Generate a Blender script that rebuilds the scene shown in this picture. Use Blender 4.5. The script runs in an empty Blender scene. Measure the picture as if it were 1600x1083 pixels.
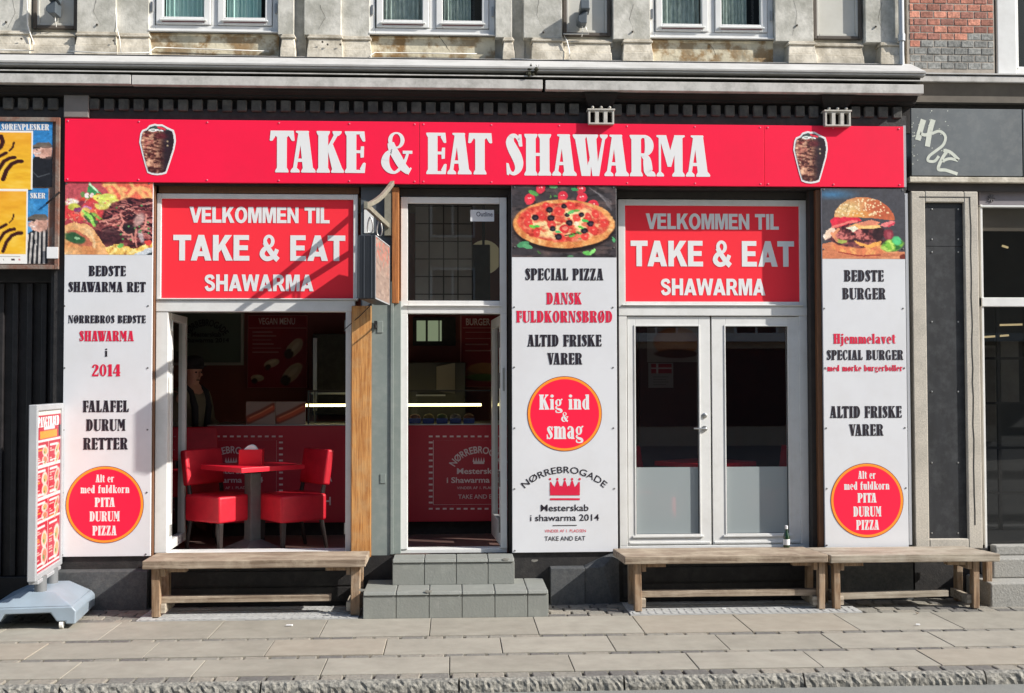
import bpy, bmesh, math, random
import numpy as np
from mathutils import Vector, Matrix

rnd = random.Random(7)
scene = bpy.context.scene
COL = scene.collection
R = math.radians

# ------------------------------------------------------------------ camera
CAM_H, CAM_D, FPX = 1.80, 9.5, 1800.0
YAW, PITCH, ROLL = R(2.95), R(1.80), R(-0.12)
cam_data = bpy.data.cameras.new('camera')
cam_data.sensor_width = 36.0
cam_data.sensor_fit = 'HORIZONTAL'
cam_data.lens = FPX / 1600.0 * 36.0
cam_data.clip_end = 500
cam = bpy.data.objects.new('camera', cam_data)
COL.objects.link(cam)
CAM_ROT = Matrix.Rotation(-YAW, 3, 'Z') @ Matrix.Rotation(R(90) + PITCH, 3, 'X') @ Matrix.Rotation(ROLL, 3, 'Z')
cam.matrix_world = Matrix.Translation((0, -CAM_D, CAM_H)) @ CAM_ROT.to_4x4()
scene.camera = cam

# ------------------------------------------------------------------ light
SUN_DIR = Vector((-2.54, 1.0, -1.855)).normalized()      # the way the sunlight travels
world = bpy.data.worlds.new('World')
scene.world = world
world.use_nodes = True
wn = world.node_tree
sky = wn.nodes.new('ShaderNodeTexSky')
sky.sky_type = 'NISHITA'
sky.sun_disc = False
sky.sun_elevation = math.asin(-SUN_DIR.z)
sky.sun_rotation = math.atan2(-SUN_DIR.x, -SUN_DIR.y)
wn.links.new(sky.outputs[0], wn.nodes['Background'].inputs[0])
wn.nodes['Background'].inputs[1].default_value = 0.12
sun_data = bpy.data.lights.new('sun', 'SUN')
sun_data.energy = 4.2
sun_data.angle = R(0.5)
sun_data.color = (1.0, 0.955, 0.88)
sun = bpy.data.objects.new('sun', sun_data)
COL.objects.link(sun)
sun.rotation_euler = SUN_DIR.to_track_quat('-Z', 'Y').to_euler()
sun.location = (8, -12, 12)
scene.view_settings.view_transform = 'Standard'
scene.view_settings.look = 'None'
scene.view_settings.gamma = 1
scene.view_settings.exposure = 0.70
scene.render.engine = 'CYCLES'
scene.cycles.max_bounces = 8
scene.cycles.transparent_max_bounces = 16
scene.cycles.use_denoising = True

# ------------------------------------------------------------------ survey: a photo pixel (1600 x 1083) seen on the vertical plane y = Y
def PX(x, y, Y=0.0):
    d = CAM_ROT @ Vector(((x - 800) / FPX, -(y - 541.5) / FPX, -1.0))
    t = (Y + CAM_D) / d.y
    return d.x * t, CAM_H + d.z * t
def GX(x, y, z=0.0):                       # the same on the horizontal plane z
    d = CAM_ROT @ Vector(((x - 800) / FPX, -(y - 541.5) / FPX, -1.0))
    t = (z - CAM_H) / d.z
    return d.x * t, -CAM_D + d.y * t
def RX(x0, y0, x1, y1, Y=0.0):             # rectangle -> X0, X1, Z0, Z1 (axis aligned, corners averaged)
    xm, ym = (x0 + x1) / 2, (y0 + y1) / 2
    return PX(x0, ym, Y)[0], PX(x1, ym, Y)[0], PX(xm, y1, Y)[1], PX(xm, y0, Y)[1]

# ------------------------------------------------------------------ objects
def tag(o, label=None, cat=None, group=None, kind=None):
    if label: o['label'] = label
    if cat: o['category'] = cat
    if group: o['group'] = group
    if kind: o['kind'] = kind
    return o
def empty(name, loc=(0, 0, 0), label=None, cat=None, group=None, rz=0):
    o = bpy.data.objects.new(name, None)
    o.empty_display_size = 0.1
    COL.objects.link(o)
    o.location = loc
    o.rotation_euler = (0, 0, rz)
    return tag(o, label, cat, group)
def copy_tree(o, parent=None):
    c = o.copy()
    COL.objects.link(c)
    if parent: c.parent = parent
    for ch in list(o.children): copy_tree(ch, c)
    return c

class MB:
    """collects boxes, prisms, tubes ... and links them as ONE mesh object"""
    def __init__(s): s.v, s.f, s.m = [], [], []
    def add(s, vs, fs, m=0):
        b = len(s.v)
        s.v += [tuple(q) for q in vs]
        s.f += [[b + i for i in q] for q in fs]
        s.m += [m] * len(fs)
        return s
    def box(s, x0, x1, y0, y1, z0, z1, m=0, M=None):
        vs = [Vector((x, y, z)) for z in (z0, z1) for y in (y0, y1) for x in (x0, x1)]
        if M: vs = [M @ q for q in vs]
        return s.add(vs, [(0, 2, 3, 1), (4, 5, 7, 6), (0, 1, 5, 4), (2, 6, 7, 3), (0, 4, 6, 2), (1, 3, 7, 5)], m)
    def hexa(s, c, m=0):                    # 8 corners in the order of box()
        return s.add(c, [(0, 2, 3, 1), (4, 5, 7, 6), (0, 1, 5, 4), (2, 6, 7, 3), (0, 4, 6, 2), (1, 3, 7, 5)], m)
    def sweep(s, prof, x0, x1, m=0, z_at=None):   # profile [(y,z)] extruded along x
        n = len(prof)
        vs = [(x0, y, z) for y, z in prof] + [(x1, y, z) for y, z in prof]
        fs = [(i, (i + 1) % n, n + (i + 1) % n, n + i) for i in range(n)]
        fs += [list(range(n))[::-1], list(range(n, 2 * n))]
        return s.add(vs, fs, m)
    def prism(s, pts, y0, y1, m=0, M=None):      # outline [(x,z)] given depth along y
        n = len(pts)
        vs = [Vector((x, y0, z)) for x, z in pts] + [Vector((x, y1, z)) for x, z in pts]
        if M: vs = [M @ q for q in vs]
        fs = [(i, (i + 1) % n, n + (i + 1) % n, n + i) for i in range(n)]
        return s.add(vs, fs + [list(range(n))[::-1], list(range(n, 2 * n))], m)
    def slab(s, pts, z0, z1, m=0):               # outline [(x,y)] given height
        n = len(pts)
        vs = [(x, y, z0) for x, y in pts] + [(x, y, z1) for x, y in pts]
        fs = [(i, (i + 1) % n, n + (i + 1) % n, n + i) for i in range(n)]
        return s.add(vs, fs + [list(range(n))[::-1], list(range(n, 2 * n))], m)
    def tube(s, pts, r, n=8, m=0, cap=True):
        pts = [Vector(p) for p in pts]
        rs = r if isinstance(r, (list, tuple)) else [r] * len(pts)
        rings = []
        up = Vector((0.13, 0.21, 1)).normalized()
        for i, p in enumerate(pts):
            d = (pts[min(i + 1, len(pts) - 1)] - pts[max(i - 1, 0)]).normalized()
            a = d.cross(up)
            if a.length < 1e-3: a = d.cross(Vector((1, 0, 0)))
            a.normalize(); b = d.cross(a)
            rings.append([p + (a * math.cos(t) + b * math.sin(t)) * rs[i] for t in [2 * math.pi * k / n for k in range(n)]])
        vs = [q for g in rings for q in g]
        fs = []
        for i in range(len(pts) - 1):
            for k in range(n):
                fs.append((i * n + k, i * n + (k + 1) % n, (i + 1) * n + (k + 1) % n, (i + 1) * n + k))
        if cap:
            fs.append(list(range(n))[::-1]); fs.append([(len(pts) - 1) * n + k for k in range(n)])
        return s.add(vs, fs, m)
    def lathe(s, prof, c=(0, 0, 0), n=20, m=0, axis='Z'):   # profile [(r,h)]
        vs, fs = [], []
        for r, h in prof:
            for k in range(n):
                t = 2 * math.pi * k / n
                if axis == 'Z': vs.append((c[0] + r * math.cos(t), c[1] + r * math.sin(t), c[2] + h))
                else: vs.append((c[0] + r * math.cos(t), c[1] + h, c[2] + r * math.sin(t)))
        for i in range(len(prof) - 1):
            for k in range(n):
                fs.append((i * n + k, i * n + (k + 1) % n, (i + 1) * n + (k + 1) % n, (i + 1) * n + k))
        fs.append(list(range(n))[::-1]); fs.append([(len(prof) - 1) * n + k for k in range(n)])
        return s.add(vs, fs, m)
    def quad(s, x0, x1, z0, z1, y, m=0):
        return s.add([(x0, y, z0), (x1, y, z0), (x1, y, z1), (x0, y, z1)], [(0, 1, 2, 3)], m)
    def frame(s, x0, x1, z0, z1, y0, y1, w, m=0, wb=None, wt=None):   # four bars butted end to end
        wb = w if wb is None else wb; wt = w if wt is None else wt
        s.box(x0, x0 + w, y0, y1, z0, z1, m); s.box(x1 - w, x1, y0, y1, z0, z1, m)
        s.box(x0 + w, x1 - w, y0, y1, z0, z0 + wb, m); s.box(x0 + w, x1 - w, y0, y1, z1 - wt, z1, m)
        return s
    def build(s, name, mats, parent=None, bevel=0, smooth=False, seg=2, sub=0, kind=None):
        me = bpy.data.meshes.new(name)
        me.from_pydata(s.v, [], s.f)
        bm = bmesh.new(); bm.from_mesh(me)
        bmesh.ops.recalc_face_normals(bm, faces=bm.faces)
        bm.to_mesh(me); bm.free()
        for mt in (mats if isinstance(mats, (list, tuple)) else [mats]): me.materials.append(mt)
        if len(s.m) == len(me.polygons): me.polygons.foreach_set('material_index', s.m)
        if smooth:
            me.polygons.foreach_set('use_smooth', [True] * len(me.polygons))
            if smooth != 'all':
                try: me.set_sharp_from_angle(angle=R(40))
                except Exception: pass
        o = bpy.data.objects.new(name, me)
        COL.objects.link(o)
        if parent:
            o.parent = parent
            if parent.type == 'EMPTY' and s.world: o.matrix_parent_inverse = Matrix.Translation(parent.location).inverted()
        if bevel:
            b = o.modifiers.new('edge', 'BEVEL'); b.width = bevel; b.segments = seg; b.limit_method = 'ANGLE'; b.angle_limit = R(40)
        if sub:
            q = o.modifiers.new('round', 'SUBSURF'); q.levels = sub; q.render_levels = sub
        if kind: o['kind'] = kind
        return o
    world = True
class ML(MB):
    world = False                          # coordinates are the parent's own

# ------------------------------------------------------------------ materials
def lin(c):
    c = np.asarray(c, float)
    return np.where(c <= 0.04045, c / 12.92, ((c + 0.055) / 1.055) ** 2.4)
def s2l(*c): return tuple(float(q) for q in lin(np.array(c) / 255.0)) + (1,)
MATS = {}
def mat(name, col, rough=0.6, col2=None, scale=6.0, amt=0.5, bump=0.0, bscale=60.0, metal=0.0, spec=0.5, stretch=None, dirt=None, dscale=1.3, damt=0.5, emit=None, estr=1.0, coat=0.0):
    m = bpy.data.materials.new(name); m.use_nodes = True
    nt = m.node_tree; N, L = nt.nodes, nt.links
    bs = N['Principled BSDF']
    c4 = tuple(col) if len(col) == 4 else tuple(col) + (1,)
    bs.inputs['Base Color'].default_value = c4
    bs.inputs['Roughness'].default_value = rough
    bs.inputs['Metallic'].default_value = metal
    bs.inputs['Specular IOR Level'].default_value = spec
    if coat: bs.inputs['Coat Weight'].default_value = coat
    tc = N.new('ShaderNodeTexCoord')
    vec = tc.outputs['Object']
    if stretch:
        mp = N.new('ShaderNodeMapping'); mp.inputs['Scale'].default_value = stretch
        L.new(vec, mp.inputs['Vector']); vec = mp.outputs[0]
    out = None
    if col2 is not None:
        nz = N.new('ShaderNodeTexNoise'); nz.inputs['Scale'].default_value = scale; nz.inputs['Detail'].default_value = 7; nz.inputs['Roughness'].default_value = 0.62
        L.new(vec, nz.inputs['Vector'])
        rp = N.new('ShaderNodeValToRGB'); rp.color_ramp.elements[0].position = 0.5 - 0.5 * amt * 0.6; rp.color_ramp.elements[1].position = 0.5 + 0.5 * amt * 0.6
        rp.color_ramp.elements[0].color = c4
        rp.color_ramp.elements[1].color = tuple(col2) if len(col2) == 4 else tuple(col2) + (1,)
        L.new(nz.outputs[0], rp.inputs[0]); out = rp.outputs[0]
    if dirt is not None:
        nz = N.new('ShaderNodeTexNoise'); nz.inputs['Scale'].default_value = dscale; nz.inputs['Detail'].default_value = 9; nz.inputs['Roughness'].default_value = 0.7
        L.new(tc.outputs['Object'], nz.inputs['Vector'])
        mr = N.new('ShaderNodeMapRange'); mr.inputs[1].default_value = 0.45; mr.inputs[2].default_value = 0.7; mr.inputs[4].default_value = damt
        L.new(nz.outputs[0], mr.inputs[0])
        mx = N.new('ShaderNodeMix'); mx.data_type = 'RGBA'
        L.new(mr.outputs[0], mx.inputs[0])
        if out: L.new(out, mx.inputs[6])
        else: mx.inputs[6].default_value = c4
        mx.inputs[7].default_value = tuple(dirt) if len(dirt) == 4 else tuple(dirt) + (1,)
        out = mx.outputs[2]
    if out: L.new(out, bs.inputs['Base Color'])
    if bump:
        nb = N.new('ShaderNodeTexNoise'); nb.inputs['Scale'].default_value = bscale; nb.inputs['Detail'].default_value = 5
        L.new(vec, nb.inputs['Vector'])
        bp = N.new('ShaderNodeBump'); bp.inputs['Strength'].default_value = bump; bp.inputs['Distance'].default_value = 0.01
        L.new(nb.outputs[0], bp.inputs['Height']); L.new(bp.outputs[0], bs.inputs['Normal'])
    if emit is not None:
        bs.inputs['Emission Color'].default_value = tuple(emit) + (1,); bs.inputs['Emission Strength'].default_value = estr
    MATS[name] = m
    return m
def glass_mat(name, tint=(1, 1, 1), refl=0.07, rough=0.0, film=None, famt=0.0):
    m = bpy.data.materials.new(name); m.use_nodes = True
    nt = m.node_tree; N, L = nt.nodes, nt.links
    N.remove(N['Principled BSDF'])
    tr = N.new('ShaderNodeBsdfTransparent'); tr.inputs[0].default_value = tuple(tint) + (1,)
    gl = N.new('ShaderNodeBsdfGlossy'); gl.inputs['Roughness'].default_value = rough
    lw = N.new('ShaderNodeLayerWeight'); lw.inputs[0].default_value = 0.25
    mr = N.new('ShaderNodeMapRange'); mr.inputs[3].default_value = refl; mr.inputs[4].default_value = 0.9
    pw = N.new('ShaderNodeMath'); pw.operation = 'POWER'; pw.inputs[1].default_value = 3.0
    L.new(lw.outputs['Facing'], pw.inputs[0]); L.new(pw.outputs[0], mr.inputs[0])
    mx = N.new('ShaderNodeMixShader')
    L.new(mr.outputs[0], mx.inputs[0]); L.new(tr.outputs[0], mx.inputs[1]); L.new(gl.outputs[0], mx.inputs[2])
    last = mx.outputs[0]
    if film:
        df = N.new('ShaderNodeBsdfDiffuse'); df.inputs[0].default_value = tuple(film) + (1,)
        m2 = N.new('ShaderNodeMixShader'); m2.inputs[0].default_value = famt
        L.new(last, m2.inputs[1]); L.new(df.outputs[0], m2.inputs[2]); last = m2.outputs[0]
    L.new(last, N['Material Output'].inputs[0])
    return m
def paint_mat(name, rough=0.45):
    m = bpy.data.materials.new(name); m.use_nodes = True
    N, L = m.node_tree.nodes, m.node_tree.links
    at = N.new('ShaderNodeAttribute'); at.attribute_name = 'print'
    L.new(at.outputs['Color'], N['Principled BSDF'].inputs['Base Color'])
    N['Principled BSDF'].inputs['Roughness'].default_value = rough
    N['Principled BSDF'].inputs['Specular IOR Level'].default_value = 0.3
    return m
PRINT = paint_mat('printed picture')

# the printed colours
RED = mat('red sign print', s2l(252, 30, 74), 0.42, s2l(244, 26, 66), 0.7, 1.0, spec=0.35, bump=.04, bscale=1.6, dirt=s2l(226, 34, 66), dscale=2.4, damt=.35)
RED_FILM = mat('red window film', s2l(252, 54, 68), 0.4, s2l(246, 50, 64), 0.9, 1.0, spec=0.35)
WHITE_PRINT = mat('white sign print', s2l(222, 223, 226), 0.42, s2l(212, 213, 217), 1.2, 1.0, spec=0.35, dirt=s2l(192, 189, 185), dscale=2.6, damt=0.2, bump=.03, bscale=1.8)
LETTER_WHITE = mat('white letter film', s2l(228, 228, 228), 0.45)
INK = mat('black ink', s2l(30, 22, 34), 0.5)
INK_RED = mat('red ink', s2l(215, 24, 64), 0.5)
BADGE_RED = mat('badge red', s2l(252, 22, 66), 0.45)
BADGE_ORANGE = mat('badge orange', s2l(250, 150, 44), 0.45)
BADGE_LINE = mat('badge outline', s2l(120, 40, 60), 0.5)
# ------------------------------------------------------------------ lettering: a heavy condensed slab face, drawn stroke by stroke
def _spline(P, n=9):
    P = [np.array(p, float) for p in P]
    out = []
    for i in range(len(P) - 1):
        a, b, c, d = P[max(i - 1, 0)], P[i], P[i + 1], P[min(i + 2, len(P) - 1)]
        for k in range(n):
            t = k / n
            out.append(0.5 * (2 * b + (c - a) * t + (2 * a - 5 * b + 4 * c - d) * t * t + (3 * b - a - 3 * c + d) * t ** 3))
    out.append(P[-1])
    return out
def g_rect(x0, y0, x1, y1): return [[(x0, y0), (x1, y0), (x1, y1), (x0, y1)]]
def g_poly(*p): return [list(p)]
def g_stroke(P, n=8):                         # (x, y, width) smooth spine of varying width -> quads
    S = _spline(P, n)
    L, Rr = [], []
    for i, p in enumerate(S):
        d = S[min(i + 1, len(S) - 1)][:2] - S[max(i - 1, 0)][:2]
        d = d / (np.linalg.norm(d) + 1e-9)
        nrm = np.array((-d[1], d[0])) * p[2] / 2
        L.append(tuple(p[:2] + nrm)); Rr.append(tuple(p[:2] - nrm))
    return [[L[i], L[i + 1], Rr[i + 1], Rr[i]] for i in range(len(S) - 1)]
def g_ring(cx, cy, rx, ry, ix, iy, a0=0, a1=360, n=26):
    q = []
    for k in range(n):
        t0, t1 = R(a0 + (a1 - a0) * k / n), R(a0 + (a1 - a0) * (k + 1) / n)
        o = lambda t: (cx + rx * math.cos(t), cy + ry * math.sin(t))
        i = lambda t: (cx + (rx - ix) * math.cos(t), cy + (ry - iy) * math.sin(t))
        q.append([o(t0), o(t1), i(t1), i(t0)])
    return q
def g_foot(x0, x1, s0, s1, y=0.0, up=1):      # slab serif bracketed onto a stem s0..s1
    u = up
    return [[(x0 + .012, y), (x1 - .012, y), (x1, y + u * .02), (x1 - .012, y + u * .06), (s1, y + u * .115), (s0, y + u * .115), (x0 + .012, y + u * .06), (x0, y + u * .02)]]
def g_stem(x0, x1, y0=0.0, y1=1.0, e=.045, el=None, er=None, top=True, bot=True):
    el = e if el is None else el; er = e if er is None else er
    p = g_rect(x0, y0, x1, y1)
    if bot: p += g_foot(x0 - el, x1 + er, x0, x1, y0, 1)
    if top: p += g_foot(x0 - el, x1 + er, x0, x1, y1, -1)
    return p
def _beak(x, y, h, w=.075, s=1):              # bar-end serif hanging down (h>0) from y, outer edge at x; s = side it leans to
    return [[(x - s * w * 1.1, y), (x - s * .012, y), (x, y - h * .5), (x + s * .01, y - h + .015 * np.sign(h)), (x - s * .02, y - h), (x - s * w * .7, y - h + .012 * np.sign(h)), (x - s * w * 1.6, y - h * .42)]]
G = {}
def glyph(ch, adv, *parts):
    G[ch] = (adv, [q for p in parts for q in p])
SW = .235
glyph('T', .575, g_stem(.165, .165 + SW, top=False), g_rect(.03, .9, .545, 1.0), _beak(.0, 1.0, .25, .09, -1), _beak(.575, 1.0, .25, .09, 1), g_poly((.10, .905), (.165, .84), (.40, .84), (.47, .905)))
def _A(): return (g_poly((.205, .985), (.43, .985), (.545, .06), (.30, .06)), g_poly((.19, .97), (.29, .97), (.145, .06), (.055, .06)), g_foot(.0, .225, .055, .15), g_foot(.255, .605, .30, .545),
                  g_rect(.11, .255, .35, .335), g_poly((.135, 1), (.425, 1), (.445, .98), (.43, .93), (.19, .93), (.125, .965)))
glyph('A', .605, *_A())
glyph('K', .665, g_stem(.05, .05 + SW), g_poly((.27, .47), (.27, .62), (.43, .93), (.535, .93)), g_foot(.385, .61, .43, .535, 1, -1), g_poly((.262, .60), (.40, .68), (.64, .06), (.385, .06)), g_foot(.355, .668, .39, .62))
glyph('E', .51, g_stem(.05, .05 + SW, er=.0), g_rect(.25, .925, .47, 1.0), _beak(.49, 1.0, .25, .08), g_rect(.25, .0, .48, .075), _beak(.50, .0, -.25, .08), g_rect(.27, .475, .40, .545), g_poly((.38, .50), (.385, .365), (.465, .375), (.47, .64), (.395, .64), (.38, .52)))
glyph('F', .49, g_stem(.05, .05 + SW), g_rect(.25, .925, .45, 1.0), _beak(.475, 1.0, .27, .08), g_rect(.27, .465, .39, .535), g_poly((.375, .49), (.38, .34), (.46, .35), (.465, .65), (.39, .65), (.375, .51)))
glyph('L', .49, g_stem(.05, .05 + SW, er=.03), g_rect(.25, .0, .46, .075), _beak(.48, .0, -.31, .085))
glyph('S', .45, g_stroke([(.375, .70, .06), (.335, .84, .07), (.26, .945, .09), (.165, .925, .14), (.125, .80, .205), (.19, .635, .245), (.275, .47, .25), (.335, .29, .22), (.315, .14, .16), (.22, .045, .09), (.12, .09, .075), (.065, .28, .05)], 7),
      g_poly((.335, .99), (.40, .985), (.425, .70), (.37, .69), (.31, .9)), g_poly((.03, .30), (.085, .29), (.14, .10), (.09, .0), (.045, .02)))
glyph('H', .67, g_stem(.05, .05 + SW), g_stem(.385, .385 + SW), g_rect(.27, .47, .40, .545))
glyph('W', .86, g_poly((.05, .94), (.30, .94), (.385, 0), (.215, 0)), g_poly((.385, .35), (.30, .0), (.43, .0), (.45, .30)), g_poly((.34, .94), (.575, .94), (.635, .0), (.48, .0)), g_poly((.44, .62), (.50, .6), (.40, .0), (.355, .0), (.36, .1)),
      g_poly((.73, .94), (.80, .94), (.645, .0), (.545, .0)), g_foot(.0, .345, .05, .30, 1, -1), g_foot(.325, .625, .35, .575, 1, -1), g_foot(.66, .86, .73, .80, 1, -1))
glyph('R', .65, g_stem(.05, .05 + SW), g_poly((.27, 1), (.40, 1), (.40, .925), (.27, .925)), g_ring(.36, .74, .235, .26, .215, .075, -90, 90), g_rect(.27, .48, .37, .555), g_stroke([(.32, .50, .08), (.42, .42, .18), (.45, .25, .215), (.475, .10, .20), (.60, .045, .075)], 6), g_foot(.42, .645, .45, .6))
glyph('M', .71, g_rect(.06, .0, .115, .95), g_foot(.0, .19, .06, .115), g_poly((.012, 1), (.245, 1), (.25, .93), (.06, .93), (.0, .965)), g_poly((.06, 1), (.245, 1), (.40, .42), (.355, .235), (.275, .235), (.115, .82)), g_rect(.445, .0, .645, 1), g_foot(.385, .70, .445, .645), g_poly((.44, 1), (.695, 1), (.705, .965), (.645, .93), (.44, .93)), g_poly((.345, .64), (.445, .99), (.46, .99), (.46, .57), (.365, .235), (.30, .235)))
glyph('B', .60, g_stem(.05, .05 + SW, er=0), g_rect(.27, .925, .34, 1), g_rect(.27, .0, .35, .075), g_rect(.27, .48, .34, .55), g_ring(.325, .745, .215, .255, .19, .07, -90, 90), g_ring(.335, .265, .245, .265, .215, .072, -90, 90))
glyph('D', .61, g_stem(.05, .05 + SW, er=0), g_rect(.27, .925, .32, 1), g_rect(.27, .0, .32, .075), g_ring(.30, .5, .285, .5, .22, .075, -90, 90))
glyph('P', .58, g_stem(.05, .05 + SW), g_rect(.27, .925, .35, 1), g_rect(.27, .42, .35, .49), g_ring(.325, .71, .24, .29, .21, .072, -90, 90))
glyph('U', .64, g_stem(.05, .05 + SW, .25, 1, bot=False), g_rect(.52, .25, .585, 1), g_foot(.45, .65, .52, .585, 1, -1), g_stroke([(.1675, .30, .235), (.175, .18, .225), (.25, .06, .15), (.36, .035, .08), (.48, .09, .075), (.545, .2, .068), (.5525, .32, .065)], 6))
glyph('N', .65, g_rect(.075, .0, .14, 1.0), g_foot(.0, .21, .075, .14), g_foot(.02, .26, .08, .2, 1, -1), g_poly((.09, 1.0), (.27, 1.0), (.575, .0), (.40, .0)), g_rect(.51, .0, .575, 1.0), g_foot(.44, .65, .51, .575, 1, -1))
glyph('V', .61, g_poly((.05, .94), (.30, .94), (.41, .0), (.235, .0)), g_poly((.455, .94), (.535, .94), (.40, .0), (.31, .0)), g_foot(.0, .345, .05, .30, 1, -1), g_foot(.395, .60, .455, .535, 1, -1))
glyph('O', .60, g_ring(.30, .5, .285, .515, .205, .08))
glyph('\u00d8', .60, g_ring(.30, .5, .285, .515, .205, .08), g_poly((.12, -.05), (.19, -.05), (.49, 1.05), (.42, 1.05)))
glyph('C', .55, g_ring(.30, .5, .285, .515, .205, .08, 62, 300), g_poly((.42, .99), (.475, .99), (.50, .66), (.44, .66), (.38, .90)), g_poly((.36, .09), (.41, .02), (.50, .16), (.515, .33), (.465, .33)))
glyph('G', .63, g_ring(.30, .5, .285, .515, .205, .08, 62, 305), g_poly((.42, .99), (.475, .99), (.50, .68), (.44, .68), (.38, .90)), g_rect(.37, .0, .55, .42), g_foot(.33, .61, .37, .55, .49, -1))
glyph('I', .335, g_stem(.05, .05 + SW))
glyph('Z', .52, g_poly((.02, .06), (.25, .06), (.49, .94), (.26, .94)), g_rect(.06, .925, .48, 1), g_rect(.02, .0, .46, .075), g_poly((.03, 1), (.11, 1), (.15, .9), (.06, .68), (.03, .70)), g_poly((.49, .0), (.41, .0), (.36, .1), (.45, .34), (.485, .32)))
glyph('&', .77, g_ring(.385, .80, .20, .20, .10, .045), g_stroke([(.25, .74, .16), (.29, .60, .20), (.40, .40, .22), (.54, .17, .20), (.68, .04, .15)], 7), g_stroke([(.33, .57, .06), (.17, .46, .14), (.115, .27, .20), (.19, .10, .15), (.33, .02, .07), (.46, .10, .08), (.58, .26, .075), (.66, .48, .065)], 8), g_rect(.54, .475, .775, .55),
      g_poly((.60, .02), (.68, -.03), (.76, .12), (.735, .15)))
XH = .70
SL = .20
glyph('i', .29, g_stem(.045, .045 + SL, 0, XH, .04, top=False), g_poly((.0, XH - .02), (.045 + SL, XH), (.045 + SL, XH - .1), (.0, XH - .08)), g_ring(.145, .90, .11, .10, .109, .099))
glyph('j', .29, g_stroke([(.145, XH, SL), (.145, .1, SL), (.13, -.12, .15), (.03, -.2, .08), (-.05, -.15, .07)], 6), g_poly((.0, XH - .02), (.245, XH), (.245, XH - .1), (.0, XH - .08)), g_ring(.145, .90, .11, .10, .109, .099))
glyph('l', .29, g_stem(.045, .045 + SL, 0, 1, .04, top=False), g_poly((.0, .98), (.245, 1.0), (.245, .9), (.0, .92)))
glyph('n', .53, g_stem(.045, .045 + SL, 0, XH, .04, top=False), g_poly((.0, XH - .02), (.2, XH), (.2, XH - .1), (.0, XH - .08)), g_stroke([(.22, XH - .14, .06), (.32, XH - .045, .09), (.39, XH - .16, .17), (.395, .3, .19), (.395, .0, .19)], 6), g_foot(.27, .53, .30, .49))
glyph('m', .78, *[q for q in (G['n'][1],)], g_stroke([(.47, XH - .14, .06), (.57, XH - .045, .09), (.64, XH - .16, .17), (.645, .3, .19), (.645, .0, .19)], 6), g_foot(.53, .78, .55, .74))
glyph('r', .45, g_stem(.045, .045 + SL, 0, XH, .05, top=False), g_poly((.0, XH - .02), (.2, XH), (.2, XH - .1), (.0, XH - .08)), g_stroke([(.22, XH - .2, .07), (.30, XH - .06, .09), (.37, XH - .07, .13), (.40, XH - .13, .14)], 5))
glyph('o', .47, g_ring(.235, XH / 2, .225, XH / 2 + .015, .165, .06))
glyph('\u00f8', .47, g_ring(.235, XH / 2, .225, XH / 2 + .015, .165, .06), g_poly((.09, -.06), (.15, -.06), (.38, .76), (.32, .76)))
glyph('e', .46, g_ring(.235, XH / 2, .225, XH / 2 + .015, .165, .06, 0, 305), g_rect(.15, .33, .455, .40))
glyph('d', .52, g_stem(.245, .245 + SL, 0, 1, .03, top=False), g_poly((.2, .98), (.445, 1.0), (.445, .9), (.2, .92)), g_ring(.24, XH / 2, .225, XH / 2 + .015, .17, .06, 80, 280))
glyph('b', .51, g_stem(.045, .045 + SL, 0, 1, .03, top=False, bot=False), g_poly((.0, .98), (.2, 1.0), (.2, .9), (.0, .92)), g_ring(.26, XH / 2, .225, XH / 2 + .015, .17, .06, -100, 100))
glyph('k', .55, g_stem(.045, .045 + SL, 0, 1, .03, top=False), g_poly((.0, .98), (.2, 1.0), (.2, .9), (.0, .92)), g_poly((.24, .30), (.24, .42), (.38, .65), (.46, .65)), g_foot(.33, .53, .38, .46, XH, -1), g_poly((.24, .40), (.34, .46), (.52, .06), (.32, .06)), g_foot(.29, .56, .32, .52))
glyph('u', .53, g_stem(.045, .045 + SL, .2, XH, .04, bot=False, top=False), g_poly((.0, XH - .02), (.2, XH), (.2, XH - .1), (.0, XH - .08)), g_stroke([(.145, .26, .20), (.16, .1, .16), (.24, .035, .08), (.32, .12, .06)], 5), g_stem(.295, .295 + .19, 0, XH, .04, el=0, top=False), g_poly((.25, XH - .02), (.45, XH), (.45, XH - .1), (.25, XH - .08)))
glyph('f', .36, g_stem(.055, .055 + SL, 0, .78, .05, top=False), g_rect(.0, XH - .075, .34, XH), g_stroke([(.155, .72, .20), (.17, .88, .16), (.25, .965, .09), (.34, .90, .10)], 6))
glyph('t', .36, g_rect(.055, .15, .255, .90), g_rect(.0, XH - .075, .34, XH), g_stroke([(.155, .24, .20), (.17, .1, .15), (.25, .03, .07), (.345, .1, .05)], 5))
glyph('s', .42, g_stroke([(.34, .50, .05), (.29, .63, .06), (.2, .665, .09), (.13, .57, .15), (.18, .44, .18), (.27, .30, .19), (.31, .16, .15), (.22, .04, .08), (.11, .07, .06), (.06, .21, .05)], 5), g_rect(.33, .47, .385, .70), g_rect(.03, .0, .085, .25))
glyph('a', .50, g_stroke([(.09, .52, .12), (.13, .64, .09), (.24, .665, .075), (.335, .56, .17), (.345, .3, .19), (.345, .0, .19)], 6), g_stroke([(.28, .43, .06), (.15, .35, .12), (.115, .2, .19), (.16, .07, .12), (.25, .08, .06)], 5), g_rect(.33, 0, .49, .06))
glyph('g', .50, g_ring(.22, .46, .20, .235, .14, .055), g_stroke([(.38, .60, .07), (.43, .68, .08), (.48, .66, .09)], 4), g_stroke([(.12, .22, .08), (.07, .12, .1), (.2, .04, .13), (.38, -.02, .15), (.42, -.13, .12), (.25, -.2, .06), (.08, -.15, .08), (.08, -.03, .06)], 6))
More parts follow.
